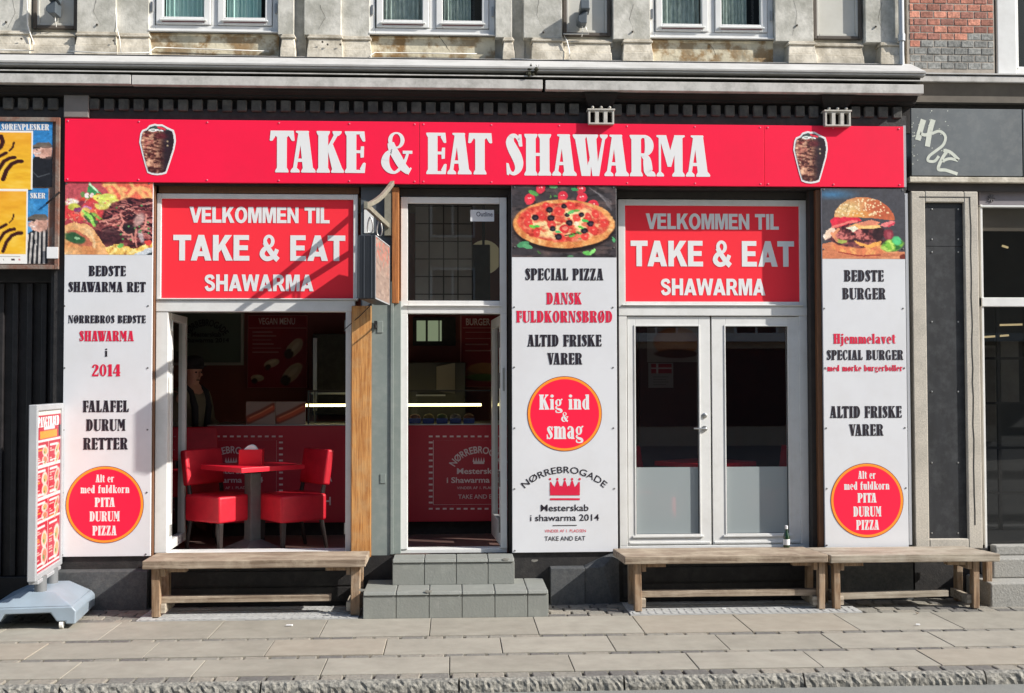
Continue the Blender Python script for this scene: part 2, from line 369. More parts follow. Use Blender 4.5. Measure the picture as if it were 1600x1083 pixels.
glyph('v', .50, g_poly((.04, .66), (.25, .66), (.33, 0), (.19, 0)), g_poly((.37, .66), (.43, .66), (.33, 0), (.26, 0)), g_foot(.0, .28, .04, .25, XH, -1), g_foot(.32, .49, .37, .43, XH, -1))
glyph('0', .55, g_ring(.275, .5, .255, .51, .175, .075))
glyph('1', .40, g_stem(.10, .10 + SW, 0, 1, .06, top=False), g_poly((.0, .88), (.30, 1.0), (.30, .86), (.0, .82)))
glyph('2', .54, g_stroke([(.10, .72, .16), (.14, .89, .12), (.27, .95, .09), (.40, .82, .2), (.37, .62, .2), (.24, .38, .14), (.08, .12, .12)], 7), g_rect(.03, .0, .48, .15), g_poly((.44, .0), (.5, .0), (.52, .30), (.46, .30)))
glyph('4', .56, g_stem(.26, .26 + SW, 0, 1, .05, top=False), g_rect(.02, .24, .55, .34), g_poly((.02, .34), (.09, .34), (.33, .95), (.27, 1.0)))
glyph('-', .30, g_rect(.06, .30, .24, .40))
glyph('.', .2, g_ring(.1, .08, .08, .08, .079, .079))
glyph(' ', .30)
_KERN = {'TA': -.10, 'AT': -.09, 'AV': -.1, 'VA': -.11, 'AW': -.11, 'WA': -.10, 'RA': -.0, 'LT': -.08, 'FA': -.07, 'PI': .0, 'TT': -.01, 'RM': .0}
def slab_outline(text, track=.012):
    x, out = 0.0, []
    for i, ch in enumerate(text):
        adv, polys = G[ch]
        if i: x += _KERN.get(text[i - 1] + ch, 0)
        out += [[(x + a, b) for a, b in p] for p in polys]
        x += adv + track
    return out, x - track
# the plain heavy capitals of the window banners
B = {}
def bold(ch, adv, *parts): B[ch] = (adv, [q for p in parts for q in p])
bold('T', .74, g_rect(.0, .79, .74, 1), g_rect(.25, 0, .49, .80))
bold('A', .86, g_poly((.0, 0), (.25, 0), (.55, 1), (.31, 1)), g_poly((.86, 0), (.60, 0), (.30, 1), (.55, 1)), g_rect(.20, .17, .66, .36))
bold('K', .80, g_rect(0, 0, .24, 1), g_poly((.22, .28), (.22, .56), (.50, 1), (.79, 1), (.46, .56)), g_poly((.30, .55), (.48, .68), (.83, 0), (.54, 0)))
bold('E', .66, g_rect(0, 0, .24, 1), g_rect(.23, .81, .64, 1), g_rect(.23, .41, .60, .60), g_rect(.23, 0, .66, .19))
bold('L', .62, g_rect(0, 0, .24, 1), g_rect(.23, 0, .62, .20))
bold('V', .84, g_poly((.0, 1), (.26, 1), (.53, 0), (.30, 0)), g_poly((.84, 1), (.59, 1), (.31, 0), (.54, 0)))
bold('O', .84, g_ring(.42, .5, .42, .52, .235, .20))
bold('M', .92, g_rect(0, 0, .21, 1), g_rect(.71, 0, .92, 1), g_poly((.20, 1), (.34, 1), (.56, .0), (.36, .0), (.20, .72)), g_poly((.72, 1), (.58, 1), (.36, .0), (.56, .0), (.72, .72)))
bold('N', .76, g_rect(0, 0, .22, 1), g_rect(.54, 0, .76, 1), g_poly((.21, 1), (.21, .62), (.55, 0), (.55, .38)))
bold('I', .24, g_rect(0, 0, .24, 1))
bold('H', .77, g_rect(0, 0, .24, 1), g_rect(.53, 0, .77, 1), g_rect(.23, .40, .54, .61))
bold('S', .72, g_stroke([(.58, .72, .21), (.50, .87, .20), (.34, .90, .19), (.18, .84, .20), (.14, .70, .21), (.26, .57, .21), (.45, .49, .21), (.585, .36, .22), (.57, .19, .21), (.40, .09, .19), (.22, .12, .20), (.125, .29, .21)], 6))
bold('R', .78, g_rect(0, 0, .24, 1), g_rect(.23, .81, .42, 1), g_rect(.23, .37, .42, .555), g_ring(.41, .685, .30, .315, .235, .19, -90, 90), g_poly((.34, .42), (.54, .44), (.80, 0), (.53, 0)))
bold('W', 1.16, g_poly((.0, 1), (.24, 1), (.42, 0), (.20, 0)), g_poly((.21, 0), (.42, 0), (.67, 1), (.49, 1)), g_poly((.49, 1), (.67, 1), (.95, 0), (.74, 0)), g_poly((.74, 0), (.96, 0), (1.16, 1), (.92, 1)))
bold('&', .88, g_ring(.40, .76, .235, .26, .15, .12), g_stroke([(.23, .72, .20), (.36, .50, .20), (.58, .22, .21), (.78, .03, .21)], 6), g_stroke([(.36, .56, .16), (.18, .42, .19), (.12, .24, .21), (.26, .09, .19), (.46, .10, .18), (.64, .24, .17), (.74, .45, .17)], 6))
bold(' ', .30)
class TXT:
    """flat lettering on the plane y=Y; strokes are laid a few hundredths of a millimetre apart so that none coincide"""
    def __init__(s, Y): s.b = MB(); s.Y = Y; s.k = 0
    def polys(s, polys, f, m=0):
        for p in polys:
            s.k += 1
            y = s.Y - 0.00003 * (s.k % 23)
            pts = [f(a, b) for a, b in p]
            s.b.add([(x, y, z) for x, z in pts], [tuple(range(len(pts)))], m)
    def slab(s, text, x0, x1, zb, h, m=0, track=.012):
        ps, w = slab_outline(text, track)
        kx = (x1 - x0) / w
        s.polys(ps, lambda a, b: (x0 + a * kx, zb + b * h), m)
    def heavy(s, text, x0, x1, zb, h, m=0, track=.055):
        x, out = 0.0, []
        for i, ch in enumerate(text):
            adv, polys = B[ch]
            if i and text[i - 1] + ch in ('TA', 'AT', 'WA', 'AW', 'VE'): x -= .07
            out += [[(x + a, b) for a, b in p] for p in polys]; x += adv + track
        kx = (x1 - x0) / (x - track)
        s.polys(out, lambda a, b: (x0 + a * kx, zb + b * h), m)
    def sans(s, text, x0, x1, zb, h, m=0, bold=0.0, arc=None, track=1.0):
        me = sans_mesh(text, bold, track)
        co = np.empty(len(me.vertices) * 3); me.vertices.foreach_get('co', co); co = co.reshape(-1, 3)
        xa, xb = co[:, 0].min(), co[:, 0].max()
        k = h / 0.682
        kx = (x1 - x0) / (xb - xa)
        if arc:                                 # (centre x, centre z, radius): text bent along a circle, x0..x1 is arc length about the top
            cx, cz, r = arc
            f = lambda a, b: (cx + (r + b * k) * math.sin((x0 + (a - xa) * kx) / r), cz + (r + b * k) * math.cos((x0 + (a - xa) * kx) / r))
        else:
            f = lambda a, b: (x0 + (a - xa) * kx, zb + b * k)
        s.polys([[(co[i][0], co[i][1]) for i in p.vertices] for p in me.polygons], f, m)
        bpy.data.meshes.remove(me)
    def build(s, name, mats, parent):
        me_o = s.b.build(name, mats, parent)
        # all strokes face the street
        me = me_o.data
        bm = bmesh.new(); bm.from_mesh(me)
        fl = [f for f in bm.faces if f.normal.y > 0]
        bmesh.ops.reverse_faces(bm, faces=fl)
        bm.to_mesh(me); bm.free()
        return me_o
_sans_cache = {}
def sans_mesh(text, bold, track=1.0):
    c = bpy.data.curves.new('lettering', 'FONT')
    c.body = text; c.fill_mode = 'FRONT'; c.offset = bold; c.space_character = track; c.resolution_u = 3
    o = bpy.data.objects.new('lettering_source', c)
    COL.objects.link(o)
    me = bpy.data.meshes.new_from_object(o.evaluated_get(bpy.context.evaluated_depsgraph_get()))
    COL.objects.unlink(o); bpy.data.objects.remove(o); bpy.data.curves.remove(c)
    return me

# ------------------------------------------------------------------ printed pictures, painted dot by dot
class Pic:
    def __init__(s, w, h, seed=1):
        s.w, s.h = w, h
        s.rs = np.random.RandomState(seed)
        s.yy, s.xx = np.mgrid[0:h, 0:w].astype(float)
        s.xx = (s.xx + .5) / w; s.yy = (s.yy + .5) / h      # 0..1, y down
        s.c = np.zeros((h, w, 3)); s.asp = w / h
    def fill(s, col): s.c[:] = np.array(col) / 255.
    def put(s, mask, col, a=1.0):
        m = np.clip(mask * a, 0, 1)[..., None]
        s.c = s.c * (1 - m) + np.array(col) / 255. * m
    def noise(s, fx, fy=None, oct=3):
        fy = fy or fx
        out = np.zeros((s.h, s.w)); amp, tot = 1, 0
        for _ in range(oct):
            gx, gy = int(fx) + 2, int(fy) + 2
            g = s.rs.rand(gy + 1, gx + 1)
            x = s.xx * fx; y = s.yy * fy
            ix, iy = x.astype(int), y.astype(int); tx, ty = x - ix, y - iy
            ix = np.clip(ix, 0, gx - 1); iy = np.clip(iy, 0, gy - 1)
            tx = tx * tx * (3 - 2 * tx); ty = ty * ty * (3 - 2 * ty)
            v = (g[iy, ix] * (1 - tx) + g[iy, ix + 1] * tx) * (1 - ty) + (g[iy + 1, ix] * (1 - tx) + g[iy + 1, ix + 1] * tx) * ty
            out += v * amp; tot += amp; amp *= .55; fx *= 2; fy *= 2
        return out / tot
    def ell(s, cx, cy, rx, ry, ang=0, soft=.08, wob=0):
        dx, dy = (s.xx - cx) * s.asp, s.yy - cy
        c, n = math.cos(R(ang)), math.sin(R(ang))
        u, v = (dx * c + dy * n) / (rx * s.asp), (-dx * n + dy * c) / ry
        r = np.sqrt(u * u + v * v)
        if wob: r = r + wob * (s.noise(9, 9, 2) - .5)
        return np.clip((1 - r) / soft + .5, 0, 1)
    def poly(s, pts):
        inside = np.zeros((s.h, s.w), bool)
        n = len(pts)
        for i in range(n):
            (x1, y1), (x2, y2) = pts[i], pts[(i + 1) % n]
            if y1 == y2: continue
            c = ((y1 > s.yy) != (y2 > s.yy)) & (s.xx < (x2 - x1) * (s.yy - y1) / (y2 - y1) + x1)
            inside ^= c
        return inside.astype(float)
    def line(s, pts, w, soft=.4):
        d = np.full((s.h, s.w), 9.)
        for (x1, y1), (x2, y2) in zip(pts[:-1], pts[1:]):
            ax, ay, bx, by = x1 * s.asp, y1, x2 * s.asp, y2
            px, py = s.xx * s.asp, s.yy
            L2 = (bx - ax) ** 2 + (by - ay) ** 2 + 1e-9
            t = np.clip(((px - ax) * (bx - ax) + (py - ay) * (by - ay)) / L2, 0, 1)
            d = np.minimum(d, np.hypot(px - ax - t * (bx - ax), py - ay - t * (by - ay)))
        return np.clip((w - d) / (w * soft) + .5, 0, 1)
    def rect(s, x0, y0, x1, y1): return ((s.xx >= x0) & (s.xx <= x1) & (s.yy >= y0) & (s.yy <= y1)).astype(float)
    def shade(s, mask, f):                      # multiply
        s.c = s.c * (1 - mask[..., None]) + s.c * f[..., None] * mask[..., None]
    def finish(s, amp=.012, grain=.16, f=16):
        dx, dy = s.noise(f, f, 2) - .5, s.noise(f, f, 2) - .5
        ix = np.clip(((s.xx + dx * amp * 4) * s.w).astype(int), 0, s.w - 1); iy = np.clip(((s.yy + dy * amp * 4) * s.h).astype(int), 0, s.h - 1)
        s.c = s.c[iy, ix]
        g = s.rs.rand(s.h, s.w) - .5; g2 = s.noise(s.w / 4, s.h / 4, 2) - .5
        s.c = np.clip(s.c * (1 + grain * g + grain * 2.2 * g2)[..., None], 0, 1)
        return s
    def mesh(s, name, x0, x1, z0, z1, Y, parent, clip=None, M=None, matl=None):
        h, w = s.h, s.w
        gx = x0 + (x1 - x0) * (np.arange(w)) / (w - 1); gz = z1 - (z1 - z0) * (np.arange(h)) / (h - 1)
        X, Z = np.meshgrid(gx, gz)
        vs = np.stack([X.ravel(), np.full(w * h, Y), Z.ravel()], 1)
        idx = np.arange(w * h).reshape(h, w)
        fs = np.stack([idx[:-1, :-1], idx[1:, :-1], idx[1:, 1:], idx[:-1, 1:]], -1).reshape(-1, 4)
        if clip is not None:
            k = (clip[:-1, :-1] + clip[1:, 1:] + clip[1:, :-1] + clip[:-1, 1:]).ravel() > 2
            fs = fs[k]
        me = bpy.data.meshes.new(name)
        me.from_pydata([tuple(v) if M is None else tuple(M @ Vector(v)) for v in vs.tolist()], [], fs.tolist())
        at = me.color_attributes.new('print', 'FLOAT_COLOR', 'POINT')
        col = np.ones((w * h, 4)); col[:, :3] = lin(np.clip(s.c, 0, 1).reshape(-1, 3))
        at.data.foreach_set('color', col.ravel())
        me.materials.append(matl or PRINT)
        o = bpy.data.objects.new(name, me); COL.objects.link(o)
        if parent:
            o.parent = parent
            if parent.type == 'EMPTY' and M is None: o.matrix_parent_inverse = Matrix.Translation(parent.location).inverted()
        return o

def pic_pizza():
    p = Pic(160, 118, 3)
    n = p.noise(6, 12, 4); n2 = p.noise(14, 30, 3)
    p.fill((62, 58, 62)); p.put(np.clip((n - .45) * 4, 0, 1) * np.clip(1.4 - 1.4 * np.abs(p.xx - .5), 0, 1), (112, 92, 88), .8)
    p.put(np.clip((n2 - .55) * 6, 0, 1), (38, 34, 36), .7)
    for k in range(7): p.put(p.line([(.74 + .02 * k, .03 + .02 * k), (.95, .22 + .02 * k)], .006), (130, 125, 128), .5)
    for x, y, r in ((.28, .04, .045), (.175, .19, .05), (.49, .145, .046), (.665, .05, .042), (.675, .165, .048), (.78, .27, .05)):
        p.put(p.ell(x, y, r, r * p.asp * 1.05), (226, 52, 72)); p.put(p.ell(x - .01, y + .03, r * .8, r * .8 * p.asp), (236, 66, 84), .8)
        p.put(p.ell(x + .008, y - .012, .008, .011), (255, 205, 205)); p.put(p.ell(x - .014, y - .008, .006, .009), (250, 190, 190))
    leaf = lambda x, y, a, L, c: p.put(p.ell(x, y, L, L * .45 * p.asp, a), c)
    leaf(.21, .11, 25, .05, (92, 160, 84)); leaf(.40, .02, 0, .04, (100, 176, 110)); leaf(.60, .055, 10, .035, (60, 150, 90)); leaf(.42, .15, 0, .02, (80, 150, 80)); leaf(.37, .15, 80, .02, (110, 150, 80))
    p.put(p.ell(.5, .57, .49, .36), (34, 26, 28))
    crust = p.ell(.5, .535, .485, .335, 0, .03, .04)
    p.put(crust, (232, 160, 96)); cn = p.noise(26, 18, 3)
    p.put(crust * np.clip((cn - .5) * 5, 0, 1), (206, 118, 66), .8); p.put(crust * np.clip((.42 - cn) * 6, 0, 1), (250, 204, 140), .9)
    sauce = p.ell(.5, .51, .435, .27, 0, .06, .14)
    p.put(sauce, (222, 84, 66)); a = p.noise(20, 22, 3); b = p.noise(11, 13, 3)
    p.put(sauce * np.clip((a - .52) * 7, 0, 1), (240, 128, 100)); p.put(sauce * np.clip((.42 - a) * 7, 0, 1), (176, 44, 40), .85)
    ch = p.ell(.52, .53, .36, .22, 0, .4)
    p.put(ch * np.clip((b - .47) * 8, 0, 1), (246, 208, 148)); p.put(ch * np.clip((b - .58) * 9, 0, 1), (252, 226, 176)); p.put(ch * np.clip((b - .66) * 9, 0, 1), (238, 180, 90), .6)
    rs = p.rs
    for x, y in ((.28, .42), (.45, .36), (.38, .55), (.62, .45), (.73, .44), (.51, .60), (.24, .66), (.80, .40), (.78, .62), (.70, .71), (.16, .52), (.33, .28), (.56, .28), (.88, .52), (.15, .42), (.46, .72)):
        p.put(p.ell(x, y, .035 + .02 * rs.rand(), .04 + .02 * rs.rand(), rs.rand() * 90, .2, .3), (228, 66, 62), .92); p.put(p.ell(x + .005, y - .008, .012, .012, 0, .5), (248, 150, 130), .8)
    p.put(p.ell(.505, .60, .05, .055), (220, 56, 60)); p.put(p.ell(.51, .595, .028, .03), (242, 140, 120))
    for x, y, q in ((.225, .45, .033), (.36, .34, .034), (.50, .29, .027), (.375, .455, .033), (.55, .52, .033), (.665, .405, .026), (.75, .53, .033), (.39, .60, .03), (.445, .715, .036), (.69, .63, .032), (.53, .41, .024)):
        p.put(p.ell(x, y, q, q * 1.25, 0, .25, .2), (32, 24, 34)); p.put(p.ell(x + .004, y + .004, q * .45, q * .55, 0, .4), (66, 58, 70))
    for x, y, g_, L in ((.20, .575, 20, .035), (.24, .57, 0, .03), (.57, .37, -25, .04), (.62, .35, -5, .03), (.58, .69, -30, .035), (.64, .66, 20, .03), (.44, .645, 10, .03), (.70, .49, 10, .034), (.66, .58, 30, .025), (.65, .74, 0, .016)):
        leaf(x, y, g_, L, (rs.randint(70, 130), rs.randint(160, 205), rs.randint(70, 120)))
    p.put(p.ell(.62, .53, .024, .032), (250, 236, 206)); p.put(p.line([(.5, .70), (.64, .66)], .007), (60, 70, 40))
    leaf(.11, .82, -20, .06, (80, 150, 104)); leaf(.15, .85, 15, .05, (98, 172, 120)); leaf(.72, .94, 12, .045, (110, 200, 96)); leaf(.77, .92, -50, .04, (140, 218, 120)); leaf(.26, .93, 50, .02, (70, 110, 60)); leaf(.97, .75, 70, .03, (88, 170, 110)); leaf(.56, .985, 0, .03, (86, 130, 96))
    return p.finish(.0035, .10, 22)
def pic_burger():
    p = Pic(144, 124, 5)
    p.fill((74, 74, 80)); p.put(p.ell(.13, .09, .2, .05, 0, 1.6), (70, 120, 160), .9)
    bd = p.poly([(0, .79), (.12, .76), (.5, .84), (1, .90), (1, 1), (0, 1)])
    wd = p.noise(4, 30, 3)
    p.put(bd, (206, 126, 90)); p.put(bd * np.clip((wd - .5) * 5, 0, 1), (234, 164, 120))
    p.put(p.ell(.98, .97, .05, .04), (120, 50, 40))
    p.put(p.ell(.46, .84, .34, .10, 2, .1, .06), (222, 128, 88)); bn = p.noise(16, 12, 3); p.put(p.ell(.46, .84, .34, .10, 2, .1) * np.clip((bn - .45) * 5, 0, 1), (240, 170, 104)); p.put(p.line([(.2, .90), (.45, .955), (.7, .94)], .008), (160, 60, 50))
    lt = p.ell(.40, .74, .33, .09, 3, .2, .5); ln = p.noise(18, 18, 2)
    p.put(lt, (110, 58, 66)); p.put(lt * np.clip((ln - .5) * 8, 0, 1), (64, 36, 44)); p.put(lt * np.clip((.4 - ln) * 8, 0, 1), (170, 100, 90)); p.put(p.ell(.24, .74, .07, .04), (170, 180, 90))
    p.put(p.poly([(.38, .74), (.55, .80), (.72, .74), (.70, .80), (.58, .85), (.45, .81)]), (248, 176, 92))
    for cx, cy, rx, ry, d in ((.28, .62, .155, .115, 0), (.54, .615, .22, .115, 1)):
        mk = p.ell(cx, cy, rx, ry, 0, .12, .15); m1 = p.noise(24, 20, 3)
        p.put(mk, (110, 52, 56)); p.put(mk * np.clip((m1 - .53) * 9, 0, 1), (206, 118, 112)); p.put(mk * np.clip((.45 - m1) * 9, 0, 1), (52, 24, 34))
    p.put(p.ell(.68, .64, .075, .10, 0, .3), (44, 26, 34), .9)
    p.put(p.poly([(.02, .68), (.05, .60), (.14, .54), (.17, .60), (.10, .70), (.04, .74)]), (244, 214, 190)); p.put(p.ell(.03, .68, .014, .03), (250, 236, 226))
    p.put(p.line([(.12, .64), (.18, .74), (.14, .66), (.2, .58)], .02), (226, 150, 110))
    p.put(p.poly([(.28, .57), (.42, .49), (.64, .50), (.72, .53), (.60, .57), (.40, .58)]), (236, 176, 110)); p.put(p.poly([(.30, .56), (.40, .53), (.44, .57), (.38, .62)]), (244, 240, 214)); p.put(p.poly([(.40, .50), (.60, .445), (.70, .48), (.66, .52), (.5, .53)]), (226, 140, 112))
    p.put(p.poly([(.43, .55), (.63, .52), (.72, .55), (.6, .575)]), (250, 204, 130))
    p.put(p.poly([(.10, .46), (.16, .40), (.44, .41), (.48, .46), (.34, .50), (.18, .56), (.12, .53)]), (226, 50, 74)); p.put(p.line([(.13, .55), (.22, .52), (.32, .48), (.42, .47)], .016), (246, 130, 120))
    p.put(p.poly([(.72, .50), (.84, .46), (.88, .47), (.86, .52), (.76, .55), (.70, .53)]), (236, 130, 130)); p.put(p.line([(.80, .54), (.87, .49)], .012), (214, 60, 84))
    p.put(p.ell(.80, .65, .06, .085, -20, .3, .4), (140, 52, 66)); p.put(p.ell(.81, .66, .03, .05, 0, .5), (186, 90, 100), .8)
    lg = p.ell(.85, .80, .14, .085, -8, .25, .6); l2 = p.noise(20, 20, 2)
    p.put(lg, (128, 190, 70)); p.put(lg * np.clip((l2 - .5) * 8, 0, 1), (196, 230, 110)); p.put(lg * np.clip((.38 - l2) * 8, 0, 1), (50, 110, 54)); p.put(p.ell(.90, .74, .06, .06, 40, .3), (90, 200, 130)); 
    bun = p.poly([(.15, .41), (.16, .33), (.22, .24), (.31, .165), (.42, .13), (.56, .13), (.69, .17), (.79, .25), (.86, .35), (.88, .43), (.86, .455), (.6, .42), (.36, .41)])
    p.put(bun, (204, 112, 72)); p.put(bun * p.ell(.30, .31, .2, .14, -20, 1.2), (226, 190, 130)); p.put(bun * p.ell(.50, .37, .18, .05, 0, .9), (236, 170, 92)); p.put(bun * p.ell(.72, .33, .16, .13, 0, 1.2), (192, 92, 64), .8)
    p.put(bun * p.ell(.5, .10, .4, .06, 0, 1.2), (226, 150, 96), .6)
    for _ in range(110):
        x, y = .17 + .68 * p.rs.rand(), .14 + .25 * p.rs.rand()
        p.put(bun * p.ell(x, y, .011, .010, p.rs.rand() * 180, .5), (252, 226, 180))
    p.put(p.line([(.30, .34), (.315, .27), (.335, .22)], .006), (140, 100, 60), .6)
    return p.finish(.0035, .10, 22)
def pic_shawarma():
    p = Pic(144, 122, 9)
    p.fill((190, 84, 92)); p.put(np.clip((p.noise(5, 5, 3) - .45) * 4, 0, 1), (166, 60, 72), .7)
    b = p.poly([(.40, .0), (1, 0), (1, .30), (.78, .30), (.55, .27)])
    p.put(b, (226, 104, 84))
    for pts in ([(.45, .05), (.54, .02), (.60, .09), (.68, .11)], [(.62, .13), (.66, .18), (.64, .26)], [(.75, .02), (.79, .10), (.70, .22), (.66, .28)], [(.85, .08), (.95, .12), (1, .28)], [(.82, .1), (.9, .2), (.96, .26)], [(.5, .1), (.56, .2)]):
        p.put(p.line(pts, .028, .9), (246, 190, 122))
    p.put(p.noise(12, 12, 2) * b * .5, (240, 140, 100), .5)
    rs = p.rs
    for x, y, rx, ry, a, c in ((.09, .30, .09, .06, 10, (240, 226, 214)), (.06, .42, .10, .10, 0, (222, 70, 74)), (.16, .46, .10, .08, -10, (226, 84, 78)), (.11, .35, .07, .05, 0, (196, 196, 84)), (.27, .27, .10, .06, 10, (206, 70, 60)), (.22, .31, .08, .05, 0, (130, 60, 76)),
                               (.33, .35, .12, .08, 10, (218, 76, 84)), (.25, .38, .06, .05, 0, (214, 140, 190)), (.15, .39, .05, .03, 0, (140, 60, 120)), (.36, .45, .10, .07, 20, (226, 110, 80)), (.23, .42, .05, .07, 40, (236, 190, 110)), (.42, .43, .07, .06, 30, (206, 72, 76))):
        p.put(p.ell(x, y, rx, ry, a, .25, .3), c)
    p.put(p.poly([(.27, .02), (.38, .13), (.42, .17), (.30, .19), (.25, .14)]), (66, 150, 90)); p.put(p.line([(.27, .03), (.37, .15)], .012), (206, 240, 200))
    for x, y in ((.2, .18), (.25, .2)): p.put(p.ell(x, y, .03, .04), (106, 140, 80))
    for x, y in ((.245, .19), (.30, .19)): p.put(p.ell(x, y, .022, .035), (250, 226, 226))
    p.put(p.rect(.35, .17, .40, .21), (220, 56, 66))
    for x, y, a in ((.39, .23, 10), (.46, .21, -10), (.52, .22, 0), (.44, .29, 20), (.54, .29, -25), (.49, .33, -30), (.57, .33, -25), (.41, .34, 0)):
        p.put(p.ell(x, y, .07, .045, a, .3, .3), (216 + rs.randint(-10, 20), 212 + rs.randint(-10, 20), 106)); p.put(p.ell(x + .01, y - .01, .03, .015, a, .6), (240, 236, 160), .8)
    p.put(p.poly([(.20, .45), (.30, .42), (.38, .55), (.36, .62), (.26, .54)]), (70, 96, 62)); p.put(p.line([(.21, .40), (.30, .50), (.34, .61)], .022), (150, 216, 96)); p.put(p.line([(.31, .44), (.42, .52)], .016), (140, 180, 80))
    mk = np.maximum.reduce([p.ell(.74, .50, .30, .26, 0, .1, .15), p.ell(.52, .68, .18, .20, 0, .12, .2), p.ell(.85, .75, .22, .20, 0, .15, .2), p.poly([(.60, .30), (.8, .24), (1, .22), (1, .9), (.7, .9), (.45, .6)])])
    p.put(mk, (92, 44, 48)); mn = p.noise(16, 20, 3); p.put(mk * np.clip((mn - .55) * 9, 0, 1), (146, 80, 80)); p.put(mk * np.clip((.45 - mn) * 8, 0, 1), (46, 26, 36))
    for _ in range(230):
        x, y = .42 + .58 * rs.rand(), .25 + .55 * rs.rand()
        a = -.5 + rs.rand() * 1.1; L = .04 + .09 * rs.rand()
        c = [(196, 122, 116), (228, 160, 146), (44, 26, 36), (120, 60, 66), (70, 36, 44), (150, 78, 76), (48, 28, 36)][rs.randint(7)]
        p.put(mk * p.line([(x, y), (x + L * .5, y + L * a * .4 - .01), (x + L, y + L * a)], .006 + .007 * rs.rand()), c, .9)
    p.put(p.ell(.53, .75, .14, .12, 0, .4), (60, 36, 44), .8); p.put(p.ell(.72, .66, .09, .10, 0, .4), (40, 34, 40), .8)
    p.put(p.ell(.84, .52, .05, .10, 30, .5), (216, 180, 172), .8); p.put(p.ell(.87, .75, .03, .09, -20, .5), (206, 190, 190), .8)
    for pts in ([(.63, .44), (.66, .55), (.62, .66)], [(.81, .66), (.80, .78), (.82, .88)], [(.92, .45), (.91, .6), (.86, .66)], [(.66, .72), (.76, .72), (.78, .82)], [(.4, .55), (.5, .52), (.6, .49)], [(.55, .6), (.62, .55)], [(.63, .62), (.69, .72)]):
        p.put(p.line(pts, .014), (226, 150, 136), .9)
    for _ in range(14): p.put(p.ell(.58 + .4 * rs.rand(), .3 + .5 * rs.rand(), .012, .012), (90, 150, 90))
    pb = p.poly([(0, .60), (.10, .56), (.25, .58), (.34, .66), (.40, .78), (.46, .88), (.52, 1), (0, 1)])
    pn = p.noise(7, 7, 3); p.put(pb, (230, 172, 116)); p.put(pb * np.clip((pn - .5) * 4, 0, 1), (214, 142, 92)); p.put(pb * np.clip((.42 - pn) * 4, 0, 1), (244, 200, 150))
    p.put(p.poly([(.02, .68), (.14, .66), (.25, .74), (.33, .88), (.20, .88), (.08, .84)]), (196, 112, 88)); p.put(p.ell(.12, .78, .12, .07, 18, .25, .5), (52, 92, 60)); p.put(p.ell(.14, .78, .03, .02), (150, 196, 150))
    p.put(p.line([(.26, .66), (.33, .78), (.34, .9)], .018, .9), (246, 206, 156))
    rc = p.poly([(.46, .90), (.62, .84), (.78, .92), (1, .82), (1, .88), (.76, 1), (.5, 1)]); rn = p.noise(28, 24, 2)
    p.put(rc, (238, 196, 104)); p.put(rc * np.clip((rn - .55) * 8, 0, 1), (250, 228, 150)); p.put(rc * np.clip((.4 - rn) * 8, 0, 1), (196, 130, 70))
    p.put(p.ell(.64, .87, .035, .03), (110, 180, 90)); p.put(p.ell(.95, .83, .04, .04), (226, 76, 70))
    p.put(p.poly([(.76, 1), (1, .88), (1, 1)]), (206, 212, 218)); p.put(p.poly([(.92, 1), (1, .95), (1, 1)]), (60, 70, 76))
    for _ in range(160):                        # shreds and herbs
        x, y = rs.rand(), .22 + .34 * rs.rand()
        if x > .45: continue
        p.put(p.line([(x, y), (x + .03 * (rs.rand() - .2), y + .05 * (rs.rand() - .5))], .006), [(246, 214, 190), (120, 50, 50), (236, 90, 84), (120, 160, 70), (190, 60, 70), (250, 232, 150)][rs.randint(6)], .6)
    return p.finish(.006, .14, 18)
def pic_kebab():
    p = Pic(64, 90, 4)
    n = p.noise(4, 26, 3); n2 = p.noise(12, 30, 2); n3 = p.noise(7, 16, 2)
    lt = np.clip(1.2 - 1.35 * p.xx, .05, 1)
    p.c = np.array((150, 92, 80)) / 255. * (0.30 + .70 * lt)[..., None]
    p.put(np.clip((n - .50) * 9, 0, 1) * lt, (214, 158, 130)); p.put(np.clip((.45 - n) * 10, 0, 1), (78, 34, 34), .9); p.put(np.clip((n2 - .58) * 9, 0, 1), (58, 26, 30), .8); p.put(np.clip((.36 - n2) * 9, 0, 1) * lt, (236, 196, 162), .8)
    p.put(np.clip((n3 - .6) * 8, 0, 1) * np.clip(1 - p.yy * 1.4, 0, 1), (140, 44, 52), .7)
    p.put(np.clip((p.xx - .58 + .06 * (n - .5)) * 6, 0, 1), (44, 34, 44), .85); p.put(p.ell(.62, .22, .16, .06, 0, .8), (110, 40, 50), .7)
    for x, y in ((.80, .33), (.80, .42), (.56, .12)): p.put(p.ell(x, y, .03, .02, 0, .6), (206, 186, 150), .8)
    p.put(p.rect(0, 0, 1, .115), (60, 74, 72)); p.put(p.ell(.36, .10, .14, .03), (232, 236, 230)); p.put(p.ell(.36, .10, .07, .015), (150, 160, 150)); p.put(p.ell(.62, .06, .14, .025, 15), (226, 60, 80)); p.put(p.line([(.48, .09), (.66, .11)], .012), (240, 240, 240))
    return p.finish(.004, .2, 16)
